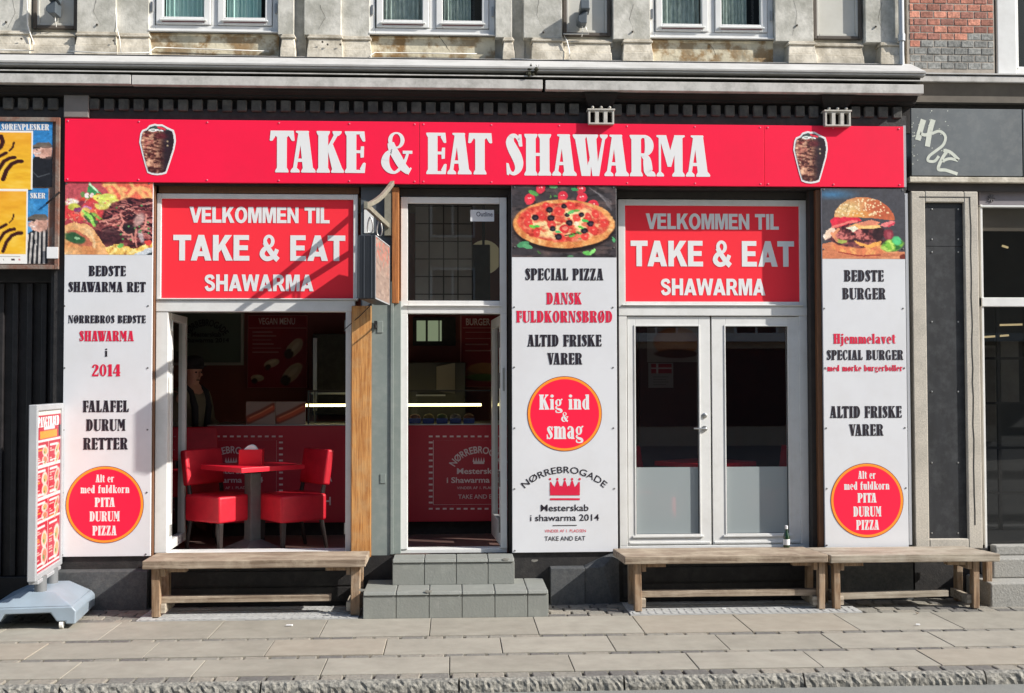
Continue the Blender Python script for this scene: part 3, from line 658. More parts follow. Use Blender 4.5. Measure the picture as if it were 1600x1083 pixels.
# ------------------------------------------------------------------ setting materials
STONE = mat('weathered pale plaster', s2l(212, 209, 200), 0.85, s2l(174, 172, 162), 6, 0.45, bump=0.25, bscale=40, dirt=s2l(128, 126, 114), dscale=4.5, damt=0.6)
STONE2 = mat('warm base stone', s2l(218, 210, 194), 0.85, s2l(184, 176, 160), 8, 0.45, bump=0.3, bscale=50, dirt=s2l(120, 110, 90), dscale=4, damt=0.5)
PEEL = mat('peeling ochre plaster', s2l(150, 120, 80), 0.9, s2l(216, 206, 180), 7, 0.2, bump=0.5, bscale=30, dirt=s2l(170, 166, 146), dscale=3, damt=0.8)
SHEET = mat('zinc cornice sheet', s2l(196, 195, 192), 0.6, s2l(178, 177, 174), 3, 1.0, metal=0.0, dirt=s2l(140, 138, 132), dscale=3, damt=0.4, bump=.05)
MOSS = mat('mossy sheet edge', s2l(84, 82, 74), 0.8, s2l(40, 40, 34), 14, 0.8, bump=.4)
FASCIA = mat('grey fascia board', s2l(208, 205, 200), 0.75, s2l(180, 177, 172), 6, 0.9, stretch=(1, 1, .35), dirt=s2l(140, 138, 132), dscale=9, damt=0.7, bump=.1)
FRIEZE = mat('shade dark brown frieze', s2l(40, 35, 33), 0.85, s2l(22, 20, 20), 4, 0.8, bump=.3)  # colour darkened for the shade under the cornice and between the dentils
DENTIL = mat('shade dark grey dentils', s2l(84, 83, 80), 0.85, s2l(50, 49, 48), 9, 0.9, bump=.3, dirt=s2l(130, 126, 118), dscale=11, damt=.35)  # grey taken dark to carry the cornice's shade
CORBEL = mat('pale corbel plaster', s2l(204, 200, 192), 0.8, s2l(170, 166, 156), 20, 0.8)
BLACKWALL = mat('black painted wall', s2l(42, 40, 40), 0.6, s2l(28, 27, 28), 6, 0.8, bump=.25, bscale=80, dirt=s2l(84, 80, 76), dscale=14, damt=.25)
PLINTH = mat('dark granite plinth', s2l(84, 86, 88), 0.6, s2l(58, 60, 62), 60, 0.9, bump=.2, bscale=90, dirt=s2l(128, 126, 120), dscale=20, damt=.25)
UPVC = mat('white window frame', s2l(226, 226, 224), 0.38, s2l(218, 218, 215), 2, 1, dirt=s2l(170, 166, 158), dscale=7, damt=.22)
ALU = mat('silver frame edge', s2l(190, 192, 196), 0.35, metal=.3)
DARKREVEAL = mat('dark painted reveal', s2l(58, 52, 48), 0.7, s2l(40, 36, 34), 8, .8, bump=.2)
BROWNWOOD = mat('brown stained timber', s2l(120, 78, 46), 0.65, s2l(84, 54, 34), 5, .9, stretch=(14, 14, 1), bump=.15)
ORANGEWOOD = mat('worn orange varnish timber', s2l(210, 152, 88), 0.55, s2l(160, 102, 50), 9, .45, stretch=(9, 9, .5), bump=.25, dirt=s2l(190, 160, 116), dscale=9, damt=.5)
GREYPAINT = mat('grey green painted jamb', s2l(130, 139, 135), 0.5, s2l(118, 127, 123), 3, .9, dirt=s2l(168, 170, 164), dscale=12, damt=.3)
CABLE = mat('white cable', s2l(228, 226, 220), 0.5)
RUBBER = mat('black rubber', (0.012, 0.012, 0.012), 0.6)
STEEL = mat('brushed steel', s2l(178, 178, 176), 0.32, metal=.9)
SCREW = mat('screw head', s2l(120, 118, 116), 0.4, metal=.6)
GLASS = glass_mat('window glass', (.80, .83, .83), 0.045)
GLASS_UP = glass_mat('upper window glass', (.92, .96, .96), 0.06)
GLASS_DOOR = glass_mat('door glass', (.76, .76, .77), 0.12)
FROST = glass_mat('frosted film', (.75, .78, .80), 0.02, .5, film=s2l(186, 196, 198)[:3], famt=.58)

# ------------------------------------------------------------------ ground
ASPHALT = mat('asphalt', s2l(132, 132, 126), 0.9, s2l(112, 112, 108), 90, .9, bump=.5, bscale=220, dirt=s2l(150, 149, 142), dscale=1.2, damt=.4)
SLABS = [mat('paving slab', s2l(*c), 0.88, s2l(c[0] - 20, c[1] - 20, c[2] - 19), 7, .9, bump=.25, bscale=160, dirt=s2l(*d), dscale=1.6, damt=.35) for c, d in (((156, 151, 139), (178, 173, 160)), ((150, 145, 133), (172, 167, 154)), ((160, 152, 138), (146, 139, 126)))]
SETT = [mat('granite sett', s2l(*c), 0.85, s2l(c[0] - 34, c[1] - 34, c[2] - 32), 30, .9, bump=.6, bscale=60) for c in ((146, 142, 132), (130, 127, 120), (154, 148, 136), (116, 113, 108))]
KERB = mat('rough granite kerb', s2l(160, 156, 146), 0.85, s2l(78, 78, 75), 44, .6, bump=1.0, bscale=34)
JOINT = mat('sandy joint', s2l(98, 92, 82), 0.95, s2l(70, 66, 60), 40, .9)
rd = MB(); rd.add([(-60, -60, -.078), (60, -60, -.078), (60, -2.2, -.078), (-60, -2.2, -.078)], [(0, 1, 2, 3)])
tag(rd.build('road', ASPHALT), kind='structure')
gb = MB(); gb.box(-9, 9, -2.40, .35, -.4, -.018); tag(gb.build('pavement_bed', JOINT), kind='structure')

def rough_block(mb, x0, x1, y0, y1, z0, z1, j, m, r):
    c = []
    for z in (z0, z1):
        for y in (y0, y1):
            for x in (x0, x1): c.append((x + r.uniform(-j, j), y + r.uniform(-j, j) * .6, z + (r.uniform(-j, j) * .35 if z == z1 else 0)))
    mb.hexa(c, m)
ROWS = ((-.60, -1.205, .78, .30), (-1.295, -1.755, .775, .02), (-1.84, -2.265, .78, .40))
pv = MB()
for y1, y0, w, off in ROWS:
    x = -9 + off
    while x < 9:
        w2 = w + rnd.uniform(-.02, .02)
        dz = rnd.uniform(-.003, .003)
        pv.box(x + .0025, x + w2 - .0025, y0 + .002, y1 - .002, -.05, dz, rnd.choice((0, 0, 1, 2)))
        x += w2
tag(pv.build('pavement_slabs', SLABS, bevel=.003, seg=1), kind='structure')
st = MB()
for y1, y0 in ((-1.205, -1.295), (-1.755, -1.84), (-2.265, -2.378)):
    x = -9
    while x < 9:
        w2 = rnd.uniform(.13, .19)
        rough_block(st, x + .004, x + w2 - .012, y0 + .002, y1 - .006, -.07, -.003, .005, rnd.randrange(4), rnd)
        x += w2
y = -.02                                        # cobbled strip along the houses
for k in range(5):
    x = -9 + rnd.uniform(0, .1)
    y1, y0 = y - k * .118, y - (k + 1) * .118
    while x < 9:
        w2 = rnd.uniform(.12, .18)
        rough_block(st, x + .005, x + w2 - .006, y0 + .006, y1 - .004, -.07, -.002, .007, rnd.randrange(4), rnd)
        x += w2
tag(st.build('pavement_setts', SETT, bevel=.007, seg=2), kind='structure')
kb = MB(); x = -9
KX = [PX(105, 1050, -2.3)[0], PX(413, 1050, -2.3)[0], PX(717, 1050, -2.3)[0], PX(970, 1050, -2.3)[0], PX(1246, 1050, -2.3)[0], PX(1524, 1050, -2.3)[0]]
KX = [KX[0] - 1.3 * k for k in range(4, 0, -1)] + KX + [KX[-1] + 1.3 * k for k in range(1, 4)]
for a, b in zip(KX[:-1], KX[1:]):
    n = 54                                      # hewn front: a jittered grid
    vs, fs = [], []
    prof = [(-2.380, -.010), (-2.40, .0), (-2.42, -.002), (-2.437, -.014), (-2.447, -.034), (-2.452, -.058), (-2.45, -.11)]
    for i in range(n + 1):
        xx = a + .006 + (b - a - .012) * i / n
        for k, (yy, zz) in enumerate(prof):
            j = .0 if k == 0 else .002 + .0045 * (k > 2)
            vs.append((xx, yy + rnd.uniform(-j, j) * 1.1, zz + rnd.uniform(-j, j) * .6))
    q = len(prof)
    for i in range(n):
        for k in range(q - 1): fs.append((i * q + k, (i + 1) * q + k, (i + 1) * q + k + 1, i * q + k + 1))
    fs.append([k for k in range(q)]); fs.append([n * q + k for k in range(q)][::-1])
    kb.add(vs, fs)
tag(kb.build('kerb', KERB, smooth=False), kind='structure')
# ribbed metal covers of the cellar shafts lie in the cobbles in front of the two windows
GRATE = mat('ribbed galvanised cover', s2l(190, 190, 188), 0.55, s2l(160, 160, 158), 12, .8)
for gx0, gx1, lab in ((PX(215, 960, -.55)[0], PX(560, 960, -.55)[0], 'ribbed light grey metal cover in the pavement under the bench below the open window'),
                 (PX(985, 960, -.55)[0], PX(1345, 960, -.55)[0], 'ribbed light grey metal cover in the pavement under the bench at the double door')):
    g = MB(); g.box(gx0, gx1, -.585, -.10, -.02, .006)
    n = int((gx1 - gx0) / .06)
    for k in range(n):
        xx = gx0 + .02 + k * .06
        g.add([(xx, -.58, .010), (xx + .018, -.58, .010), (xx + .048, -.12, .010), (xx + .03, -.12, .010)], [(0, 1, 2, 3)])
    for yy in (-.5, -.4, -.3, -.2): g.box(gx0 + .01, gx1 - .01, yy, yy + .012, .0065, .013)
    tag(g.build('shaft_cover', GRATE), lab, 'cover', 'metal shaft covers in the pavement')

# ------------------------------------------------------------------ the shop building
bld = empty('shop_building', (0, 0, 0), 'weathered grey plaster building above the shop with pilasters and white windows', 'building')
X = lambda px, Y=-.05: PX(px, 560, Y)[0]
Zc = lambda py, Y=-.05, px=700: PX(px, py, Y)[1]
FLOOR = .38
U0 = lambda px: PX(px, 30, .12)[0]
zl = Zc(292)                                     # underside of the beam that carries the fascia sign
XL, XR = -6.5, X(1421)
w = MB()
w.box(X(83), X(239), -.045, .25, -.3, zl); w.box(X(799), X(965), -.045, .25, -.3, zl); w.box(X(1284), X(1419), -.045, .25, -.3, zl)
w.box(XL, XR, -.045, .25, zl, Zc(176, 0), 0)
w.box(XL, XR, .03, .30, Zc(176, 0), 4.50, 0)
for a, b in ((239, 613), (805, 799), (965, 1284)):
    if b > a: w.box(X(a), X(b), -.035, .25, -.3, Zc(863, .0) - .015)
w.box(XL, X(-260), -.03, .25, -.3, zl)
w.build('wall', BLACKWALL, bld)
w = MB(); w.box(XL, U0(1407), .215, .33, 4.40, 4.76); w.build('upper_wall', STONE, bld)
# board lines of the black wall under the windows
for a, b in ((246, 568), (972, 1283)):
    bl = MB()
    for k in range(3): bl.box(X(a), X(b), -.047, -.035, .03 + .13 * k, .15 + .13 * k)
    bl.build('cladding', BLACKWALL, bld, bevel=.006)
# plinth, stepped out at the pavement
p = MB()
za, zb = PX(170, 893, -.12)[1], PX(880, 888, -.12)[1]
p.hexa([(X(83), -.13, -.2), (X(236), -.13, -.2), (X(83), -.045, -.2), (X(236), -.045, -.2), (X(83), -.11, za), (X(236), -.11, za), (X(83), -.045, za + .01), (X(236), -.045, za + .01)]); p.build('plinth', PLINTH, bld, bevel=.006); p = MB()
p.hexa([(X(858), -.13, -.2), (X(911), -.13, -.2), (X(858), -.045, -.2), (X(911), -.045, -.2), (X(858), -.11, zb), (X(911), -.11, zb), (X(858), -.045, zb + .01), (X(911), -.045, zb + .01)])
p.hexa([(X(911), -.10, -.2), (X(966), -.10, -.2), (X(911), -.046, -.2), (X(966), -.046, -.2), (X(911), -.10, zb), (X(940), -.10, zb), (X(911), -.046, zb + .012), (X(966), -.046, zb + .15)])
p.build('plinth', PLINTH, bld, bevel=.006); p = MB(); p.box(X(1290), X(1420), -.09, -.045, -.2, .30)
p.build('plinth', PLINTH, bld, bevel=.006)
# grey pier that carries on above the sign's left end
RENDER = mat('smooth grey render', s2l(132, 126, 122), .8, s2l(112, 107, 104), 5, .8)
g = MB(); g.box(X(97), X(136), -.075, .03, Zc(190), Zc(136, -.07)); g.build('pier', RENDER, bld, bevel=.006)
g = MB(); g.box(X(84), X(97), -.03, -.0, 0.0, Zc(420)); g.build('pier', RENDER, bld, bevel=.006)
# jamb posts between window and door
j = MB(); j.box(X(580), X(610), -.03, .2, Zc(866) - .03, Zc(472)); j.box(X(610), X(615), -.042, .2, Zc(866), Zc(440)); j.box(X(615), X(626), -.02, .2, Zc(866), Zc(470))
j.box(X(594), X(603), -.036, -.03, Zc(755), Zc(740)); j.box(X(589), X(598), -.037, -.03, Zc(520), Zc(502))
j.build('door_jamb', GREYPAINT, bld, bevel=.005)
j = MB(); j.box(X(549), X(580), -.04, .2, Zc(866) - .02, Zc(478)); j.build('window_post', ORANGEWOOD, bld, bevel=.004)
j = MB(); j.box(X(612), X(623), -.045, .2, Zc(474), zl - .004); j.build('door_post', mat('old red brown timber', s2l(182, 116, 60), .6, s2l(134, 80, 40), 9, .5, stretch=(9, 9, .5), bump=.2), bld, bevel=.004)
j = MB(); j.box(X(563), X(612), -.012, .2, Zc(478) + .002, zl); j.build('transom_wall', mat('blue grey boarding', s2l(84, 90, 96), .6, s2l(70, 76, 82), 6, .9), bld)
j = MB(); j.box(X(243), X(560), .0, .22, PX(400, 303, .01)[1] + .004, zl + .02); j.build('window_head', BROWNWOOD, bld, bevel=.006)
j = MB()
j.box(X(1262, .09), X(1277), .0, .24, Zc(866), zl - .002); j.box(X(967), X(1262, .09), .09, .24, PX(1100, 311, .09)[1] + .002, zl - .003); j.box(X(624), X(799), .03, .2, PX(710, 307, .03)[1], zl - .004)
j.box(X(794, .05), X(799), .02, .24, Zc(866), zl - .005)
j.build('reveal', DARKREVEAL, bld)
j = MB(); j.box(X(1277), X(1284), -.05, .02, Zc(862), zl - .006); j.build('edge_strip', BROWNWOOD, bld); j = MB(); j.box(X(236), X(240), -.05, .0, Zc(870), zl - .006); j.build('edge_strip', BROWNWOOD, bld)

j = MB(); j.box(X(568), X(583), -.018, -.0125, Zc(364), Zc(326)); j.build('wall_plate', UPVC, bld)
# ---- cornice: sloping sheet, mossy drip edge, fascia, frieze with dentils
XC = PX(1446, 125, -.2)[0]
C5 = lambda y, Y=-.2: PX(510, y, Y)[1]
c = MB()
c.sweep([(.10, 4.522), (.10, 4.46), (-.15, C5(108.5)), (-.202, C5(107)), (-.204, C5(105)), (-.198, C5(104.4)), (-.212, C5(103.6)), (-.214, C5(101)), (-.206, C5(100.2))], XL, XC)
c.build('cornice_sheet', SHEET, bld)
c = MB()
c.sweep([(-.152, C5(107.6)), (-.140, C5(111)), (-.146, C5(113.6)), (-.192, C5(114)), (-.194, C5(116.3)), (-.12, C5(117)), (-.12, C5(121)), (.05, C5(121)), (.05, 4.44)], XL, XC - .02)
c.build('drip_moulding', MOSS, bld)
c = MB(); c.sweep([(-.1945, C5(114.2)), (-.1965, C5(114.2)), (-.1965, C5(116)), (-.1945, C5(116))], XL, XC - .02); c.build('drip_line', FASCIA, bld)
xj = PX(850, 130, -.185)[0]; xj2 = PX(205, 118, -.185)[0]
for a, b, dz in ((XL, xj2 - .004, .004), (xj2 + .004, xj - .012, 0), (xj + .012, XC - .01, -.004)):
    c = MB(); c.sweep([(-.186, C5(120.2) + dz), (-.186, C5(134.6) + dz), (-.165, C5(135) + dz), (.03, C5(135) + dz), (.03, C5(119.8)), (-.180, C5(119.8) + dz)], a, b)
    c.build('cornice_fascia', FASCIA, bld, bevel=.003)
c = MB()
c.sweep([(-.13, 4.187), (-.115, 4.165), (-.085, 4.15), (-.085, 4.135), (-.03, 4.125), (.03, 4.125), (.03, 4.187)], XL, PX(1432, 150, -.1)[0])
c.build('frieze_moulding', FRIEZE, bld); c = MB()
c.sweep([(-.012, 4.124), (-.012, 3.90), (.03, 3.90), (.03, 4.124)], XL, PX(1421, 160, 0)[0])
c.build('frieze', FRIEZE, bld)
c = MB(); dx = PX(722.5, 165, -.06)[0] - PX(700, 165, -.06)[0]
x0 = PX(139, 165, -.06)[0]; xe = PX(1412, 165, -.06)[0]; ca, cb = PX(935, 170, -.06)[0], PX(1306, 170, -.06)[0]
x = x0
while x < xe:
    if not (ca - .14 < x + .04 < ca + .14 or cb - .14 < x + .04 < cb + .14):
        jz = rnd.uniform(-.004, .004)
        c = MB(); c.box(x + rnd.uniform(-.003, .003), x + .079, -.066, -.012, 4.018 + jz, 4.112); c.build('dentil', DENTIL, bld, bevel=.006, seg=1)
    x += dx
x = PX(90, 165, -.06)[0]
while x > -4.6: c = MB(); c.box(x - .079, x, -.066, -.012, 4.018, 4.112); c.build('dentil', DENTIL, bld, bevel=.006, seg=1); x -= dx
for cx0, cx1 in ((919, 959), (1288, 1328)):
    xa, xb = PX(cx0, 180, -.1)[0], PX(cx1, 180, -.1)[0]
    zt, zz = PX(cx0, 170 if cx0 < 1000 else 172, -.115)[1], PX(cx0, 194 if cx0 < 1000 else 197, -.115)[1]
    k = MB(); k.box(xa - .008, xb + .008, -.128, -.012, zt - .012, zt)
    n = 3; wv = (xb - xa) / n
    k.box(xa + .004, xb - .004, -.060, -.012, zz, zt - .012, 1)  # dark back paints the shade inside the arches
    for i in range(n + 1):
        xx = xa + i * wv; hw = .015
        k.box(max(xa, xx - hw), min(xb, xx + hw), -.120, -.060, zz + .012, zt - .012)
    k.box(xa, xb, -.124, -.060, zz, zz + .012)
    for i in range(n):
        xm = xa + (i + .5) * wv
        pts = [(xm - wv / 2 + .012, zt - .012), (xm + wv / 2 - .012, zt - .012), (xm + wv / 2 - .012, zt - .034)] + [(xm + (wv / 2 - .013) * math.cos(t), zt - .034 + .014 * math.sin(t)) for t in [math.pi * q / 8 for q in range(1, 8)]] + [(xm - wv / 2 + .012, zt - .034)]
        k.prism(pts, -.119, -.061)
    o = k.build('corbel', [CORBEL, FRIEZE], bld, bevel=.002)
    for i in range(n):
        xm = xa + (i + .5) * wv
        q = MB(); q.lathe([(.002, -.012), (.010, -.008), (.0135, 0), (.010, .008), (.002, .012)], (xm, -.113, zt + .013), 12); q.build('corbel_ball', CORBEL, o, smooth='all')
    q = MB(); q.hexa([(xa + .01, -.07, zt + .030), (xb - .01, -.07, zt + .030), (xa + .01, -.0, zt + .030), (xb - .01, -.0, zt + .030), (xa - .04, -.15, 4.18), (xb + .04, -.15, 4.18), (xa - .04, -.0, 4.18), (xb + .04, -.0, 4.18)])
    q.build('corbel_head', FRIEZE, o)

# ---- upper storey
ZT = 6.9
zs = 4.512
YP, YS, YR = .12, .15, .20
sec = [(-230, 45, 'pil'), (45, 120, 'niche'), (120, 181, 'pil'), (181, 231, 'set'), (231, 434, 'win'), (434, 459, 'pil'), (459, 475, 'gap'), (475, 533, 'pil'), (533, 577, 'set'), (577, 774, 'win'), (774, 800, 'pil'), (800, 818, 'gap'), (818, 878, 'pil'),
       (878, 958, 'niche'), (958, 1016, 'pil'), (1016, 1211, 'win'), (1211, 1271, 'pil'), (1271, 1352, 'niche'), (1352, 1407, 'pil')]
U = lambda px: PX(px, 30, YP)[0]
wins = []
def base(mb, a, b, y):
    f = .022
    mb.hexa([(a - f, y - .038, zs - .06), (b + f, y - .038, zs - .06), (a - f, .3, zs - .06), (b + f, .3, zs - .06), (a - f * .8, y - .034, zs + .082), (b + f * .8, y - .034, zs + .082), (a - f * .8, .3, zs + .082), (b + f * .8, .3, zs + .082)])
    mb.hexa([(a - f * .7, y - .026, zs + .082), (b + f * .7, y - .026, zs + .082), (a - f * .7, .3, zs + .082), (b + f * .7, .3, zs + .082), (a - .006, y - .012, zs + .165), (b + .006, y - .012, zs + .165), (a - .006, .3, zs + .165), (b + .006, .3, zs + .165)])
    mb.box(a - .017, b + .017, y - .026, .3, zs + .165, zs + .183)
    mb.box(a - .008, b + .008, y - .014, .3, zs + .183, zs + .198)
NFR = mat('shade brown niche edge', s2l(96, 88, 80), .8, s2l(74, 68, 62), 6, .8); NPAN = mat('pale panel paint', s2l(204, 202, 194), .8, s2l(186, 184, 174), 4, .8)  # dark brown stands in for the shade along the niche edges
for a, b, t in sec:
    xa, xb = U(a), U(b)
    if t in ('pil', 'set'):
        if t == 'set': xa -= .06
        y = YP if t == 'pil' else YS
        q = MB(); q.box(xa, xb, y, .33, zs + .198, ZT); q.build('pilaster', STONE, bld, bevel=.004, seg=1)
        q = MB(); base(q, xa + .0001 * a, xb, y + .0003 * (a % 7)); q.build('pilaster_base', STONE2, bld, bevel=.005)
    elif t == 'gap': q = MB(); q.box(xa - .01, xb + .01, YR, .33, zs - .06, ZT); q.build('recess', STONE, bld)
    elif t == 'niche':
        q = MB(); q.box(xa - .01, xb + .01, YR, .33, zs + .15, ZT); q.build('recess', STONE, bld)
        q = MB(); base(q, xa + .03, xb - .03, YS + .01); q.build('niche_base', STONE2, bld, bevel=.005)
        q = MB(); q.frame(xa + .015, xb - .012, zs + .235, ZT - .3, .165, YR, .03); nf = q.build('niche_frame', NFR, bld, bevel=.006)
        q = MB(); q.frame(xa + .045, xb - .042, zs + .265, ZT - .33, .178, YR, .022); q.box(xa + .067, xb - .064, .189, YR, zs + .287, ZT - .352); q.build('niche_panel', NPAN, nf, bevel=.004)
    else: wins.append((xa, xb))
q = MB(); q.box(XL, U(-230), YP, .33, zs - .06, ZT); q.build('upper_wall', STONE, bld)
tp = MB(); tp.box(XL, XR, YP + .001, .33, ZT, ZT + 1.2); tp.build('upper_wall', STONE, bld)
CURT = mat('pale turquoise lace curtain', s2l(170, 214, 204), .9, s2l(206, 230, 222), 22, .9, stretch=(1, 1, .25))
CURT2 = mat('grey green lace curtain', s2l(120, 136, 128), .9, s2l(206, 216, 208), 30, .9, stretch=(1, 1, .5))
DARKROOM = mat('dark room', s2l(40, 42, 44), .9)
SILLRED = mat('dark red sill paint', s2l(112, 50, 64), .6)
fz = PX(675, 54, .17)[1]
for i, (xa, xb) in enumerate(wins):
    zt = 6.55
    b = MB(); b.box(xa, xb, YR - .01, .33, zs - .06, fz - .012); b.build('window_apron', PEEL, bld); b = MB(); b.box(xa, xb, YR, .33, zt, ZT); b.build('window_lintel', STONE, bld)
    f = MB(); y0, y1 = .172, .24
    f.frame(xa - .006, xb - .002, fz, zt, y0, y1, .05); xm = (xa + xb) / 2
    f.box(xm - .028, xm + .028, y0 + .003, y1, fz + .05, zt - .05)
    f.box(xa - .004, xb + .0, y0 - .028, y0, fz - .010, fz + .006)
    fo = f.build('upper_window', UPVC, bld, bevel=.005)
    for s, (pa, pb_) in enumerate(((xa + .056, xm - .03), (xm + .03, xb - .056))):
        q = MB(); q.frame(pa, pb_, fz + .055, zt - .055, y0 - .012, y1 - .02, .055, wb=.065)
        q.box(pa + .03, pb_ - .03, y0 - .034, y0 - .012, fz + .082, fz + .096)
        so = q.build('sash', UPVC, fo, bevel=.005)
        q = MB(); q.box(pa + .05, pb_ - .05, y0 - .016, y0 - .012, fz + .074, fz + .080); q.build('drip_line', SILLRED, fo)
        q = MB(); q.quad(pa + .05, pb_ - .05, fz + .115, zt - .10, y0 + .02); q.build('pane', GLASS_UP, fo)
        cv = MB(); n = 40; wid = pb_ - pa - .11; wid *= (1.0 if s == 0 else (.72 if i else .85))
        vs, fs = [], []
        for k in range(n + 1):
            xx = pa + .055 + wid * k / n; yy = .275 + .012 * math.sin(k * 1.35 + i) + .006 * math.sin(k * .5)
            vs += [(xx, yy, fz + .08), (xx, yy + .004, zt)]
        for k in range(n): fs.append((2 * k, 2 * k + 2, 2 * k + 3, 2 * k + 1))
        cv.add(vs, fs); cv.build('curtain', CURT if i == 0 else CURT2, fo, smooth='all')
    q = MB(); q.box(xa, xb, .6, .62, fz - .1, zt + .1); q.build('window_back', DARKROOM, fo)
    q = MB()
    for xx, sg in ((xa + .012, -1), (xb - .03, 1)): q.box(xx, xx + .016, y0 - .02, y0 - .0005, fz + .16, fz + .24)
    q.build('hinge', STEEL, fo)
# cables clipped to the plaster, and the downpipe at the building's edge
cb = MB()
P3 = lambda x, y, Y: (PX(x, y, Y)[0], Y, PX(x, y, Y)[1])
cb.tube([P3(-60, 76, .06), P3(10, 78, .06), P3(52, 79, .06), P3(53, 68, .075), P3(47, 52, .085), P3(43, 40, .09), P3(42, 0, .10), P3(43, -160, .11)], .005, 6); cb.build('cable', CABLE, bld, smooth='all'); cb = MB()
cb.tube([P3(105, 80, .05), P3(150, 82, .05), P3(188, 83, .05), P3(233, 82, .05), P3(243, 74, .17), P3(330, 77, .17), P3(420, 80, .17)], .004, 6); cb.build('cable', CABLE, bld, smooth='all'); cb = MB()
cb.tube([P3(189, 82, .07), P3(187, 60, .08), P3(182, 42, .12), P3(180, 0, .13), P3(180, -120, .13)], .004, 6); cb.build('cable', CABLE, bld, smooth='all'); cb = MB()
cb.tube([P3(798, 92, .06), P3(845, 94, .06), P3(889, 94, .06), P3(890, 82, .07), P3(886, 64, .08), P3(880, 53, .09), P3(920, 53, .10), P3(915, 42, .08)], .005, 6); cb.build('cable', CABLE, bld, smooth='all'); cb = MB()
cb.tube([P3(578, 87, .05), P3(586, 82, .17), P3(660, 83, .17), P3(745, 84, .17)], .004, 6)
cb.build('cable', CABLE, bld, smooth='all')
CRACKM = mat('dark crack', s2l(70, 64, 56), .9)
def crack(pts, Y, wd=.0026):
    c = MB(); P = []
    for (xa_, ya_), (xb_, yb_) in zip(pts[:-1], pts[1:]):
        for k in range(4):
            P.append(PX(xa_ + (xb_ - xa_) * k / 4 + rnd.uniform(-.8, .8), ya_ + (yb_ - ya_) * k / 4 + rnd.uniform(-.8, .8), Y))
    P.append(PX(*pts[-1], Y))
    for i in range(len(P) - 1):
        w0, w1 = wd * (1 - .6 * i / len(P)), wd * (1 - .6 * (i + 1) / len(P))
        (a, b), (c_, d) = P[i], P[i + 1]
        c.add([(a - w0 / 2, Y, b), (a + w0 / 2, Y, b - w0 / 3), (c_ + w1 / 2, Y, d - w1 / 3), (c_ - w1 / 2, Y, d)], [(0, 1, 2, 3)])
    c.build('crack', CRACKM, bld)
crack([(681, 50), (690, 62), (703, 80)], YR - .0115, .010); crack([(1100, 66), (1112, 72), (1118, 86)], YR - .0115, .007)
crack([(20, 0), (24, 20), (12, 44)], YP - .0015); crack([(150, 0), (146, 18), (160, 42)], YP - .0015); crack([(500, 8), (508, 28), (498, 46)], YP - .0015, .003); crack([(842, 0), (838, 24), (852, 50)], YP - .0015); crack([(990, 6), (984, 30), (992, 52)], YP - .0015); crack([(1240, 0), (1246, 22), (1238, 56)], YP - .0015); crack([(1378, 4), (1372, 30), (1384, 58)], YP - .0015)
for x_, y_, Y_ in ((152, 39, YP), (10, 35, YP), (849, 51, YP), (988, 50, YP), (1245, 40, YP), (1368, 42, YP), (470 + 34, 66, .08), (512, 70, .08), (532, 70, .08), (34, 61, .08), (178, 64, .08)):
    u, v = PX(x_, y_, Y_); c = MB(); c.lathe([(.008, .0), (.009, -.010), (.004, -.012)], (u, Y_ - .001, v), 8, axis='Y'); c.build('wall_anchor', CRACKM, bld)
c = MB()
for k in range(26):
    u, v = PX(833 + rnd.uniform(-10, 10), 112 + rnd.uniform(-5, 8), -.20); s_ = rnd.uniform(.008, .022)
    c.lathe([(s_ * .3, -s_), (s_, -s_ * .3), (s_ * .8, s_ * .5), (s_ * .1, s_)], (u, -.19 + rnd.uniform(-.012, .02), v), 6)
for k in range(7):
    u, v = PX(833 + rnd.uniform(-9, 9), 106, -.2); c.tube([(u, -.2, v), (u + rnd.uniform(-.02, .02), -.21, v + rnd.uniform(.01, .035))], [.004, .001], 5)
tag(c.build('moss_clump', mat('dark moss', s2l(62, 62, 44), .95, s2l(40, 38, 30), 40, .8)), 'dark clump of moss hanging at the joint of the cornice', 'moss')
c = MB(); c.tube([P3(583, 473, -.06), P3(562, 494, -.05), P3(537, 516, -.01)], .0035, 6); c.build('thin_line', RUBBER, bld)  # thin dark tube slanting down towards the window
dp = MB(); xx, zz = PX(1410, 50, .06)
dp.tube([(xx, .08, zs + .2), (xx, .08, ZT)], .024, 12); dp.tube([(xx, .08, zs + .2), (xx, .08, zs + .26)], .031, 12); dp.tube([(xx, .08, zs - .03), (xx, .08, zs + .2)], .02, 12)
dp.build('downpipe', mat('grey zinc pipe', s2l(176, 180, 184), .45, metal=.3), bld, smooth=True)

# floodlights in the niches
LAMP = mat('dark grey lamp housing', s2l(84, 92, 98), .5, s2l(72, 79, 85), 8, .8)
def floodlight(x, y, label):
    cx, cz = PX(x, y, .03)
    t = empty('floodlight', (cx, .178, cz), label, 'floodlight', 'floodlights in the plaster niches')
    m = ML(); Mx = Matrix.Translation((.012, -.14, .075)) @ Matrix.Rotation(R(-12), 4, 'X')
    m.box(-.038, .042, -.05, .06, -.045, .04, M=Mx); m.build('lamp_head', LAMP, t, bevel=.008)
    m = ML(); m.prism([(-.045, -.055), (-.02, -.075), (.03, -.07), (.036, .025), (.01, .03), (-.045, -.012)], -.17, -.03); m.build('sensor_box', LAMP, t, bevel=.006)
    m = ML(); m.box(-.02, .02, -.03, .0, -.06, .10); m.box(-.014, .014, -.11, -.03, -.01, .05); m.build('bracket', RUBBER, t, bevel=.003)
    m = ML(); m.tube([(.0, -.08, -.07), (.004, -.09, -.11), (.0, -.05, -.15)], .004, 6); m.build('lead', CABLE, t)
floodlight(911, 24, 'dark grey floodlight in the niche between the second and third windows')
floodlight(82, 8, 'dark grey floodlight with several loose white leads in the leftmost niche')

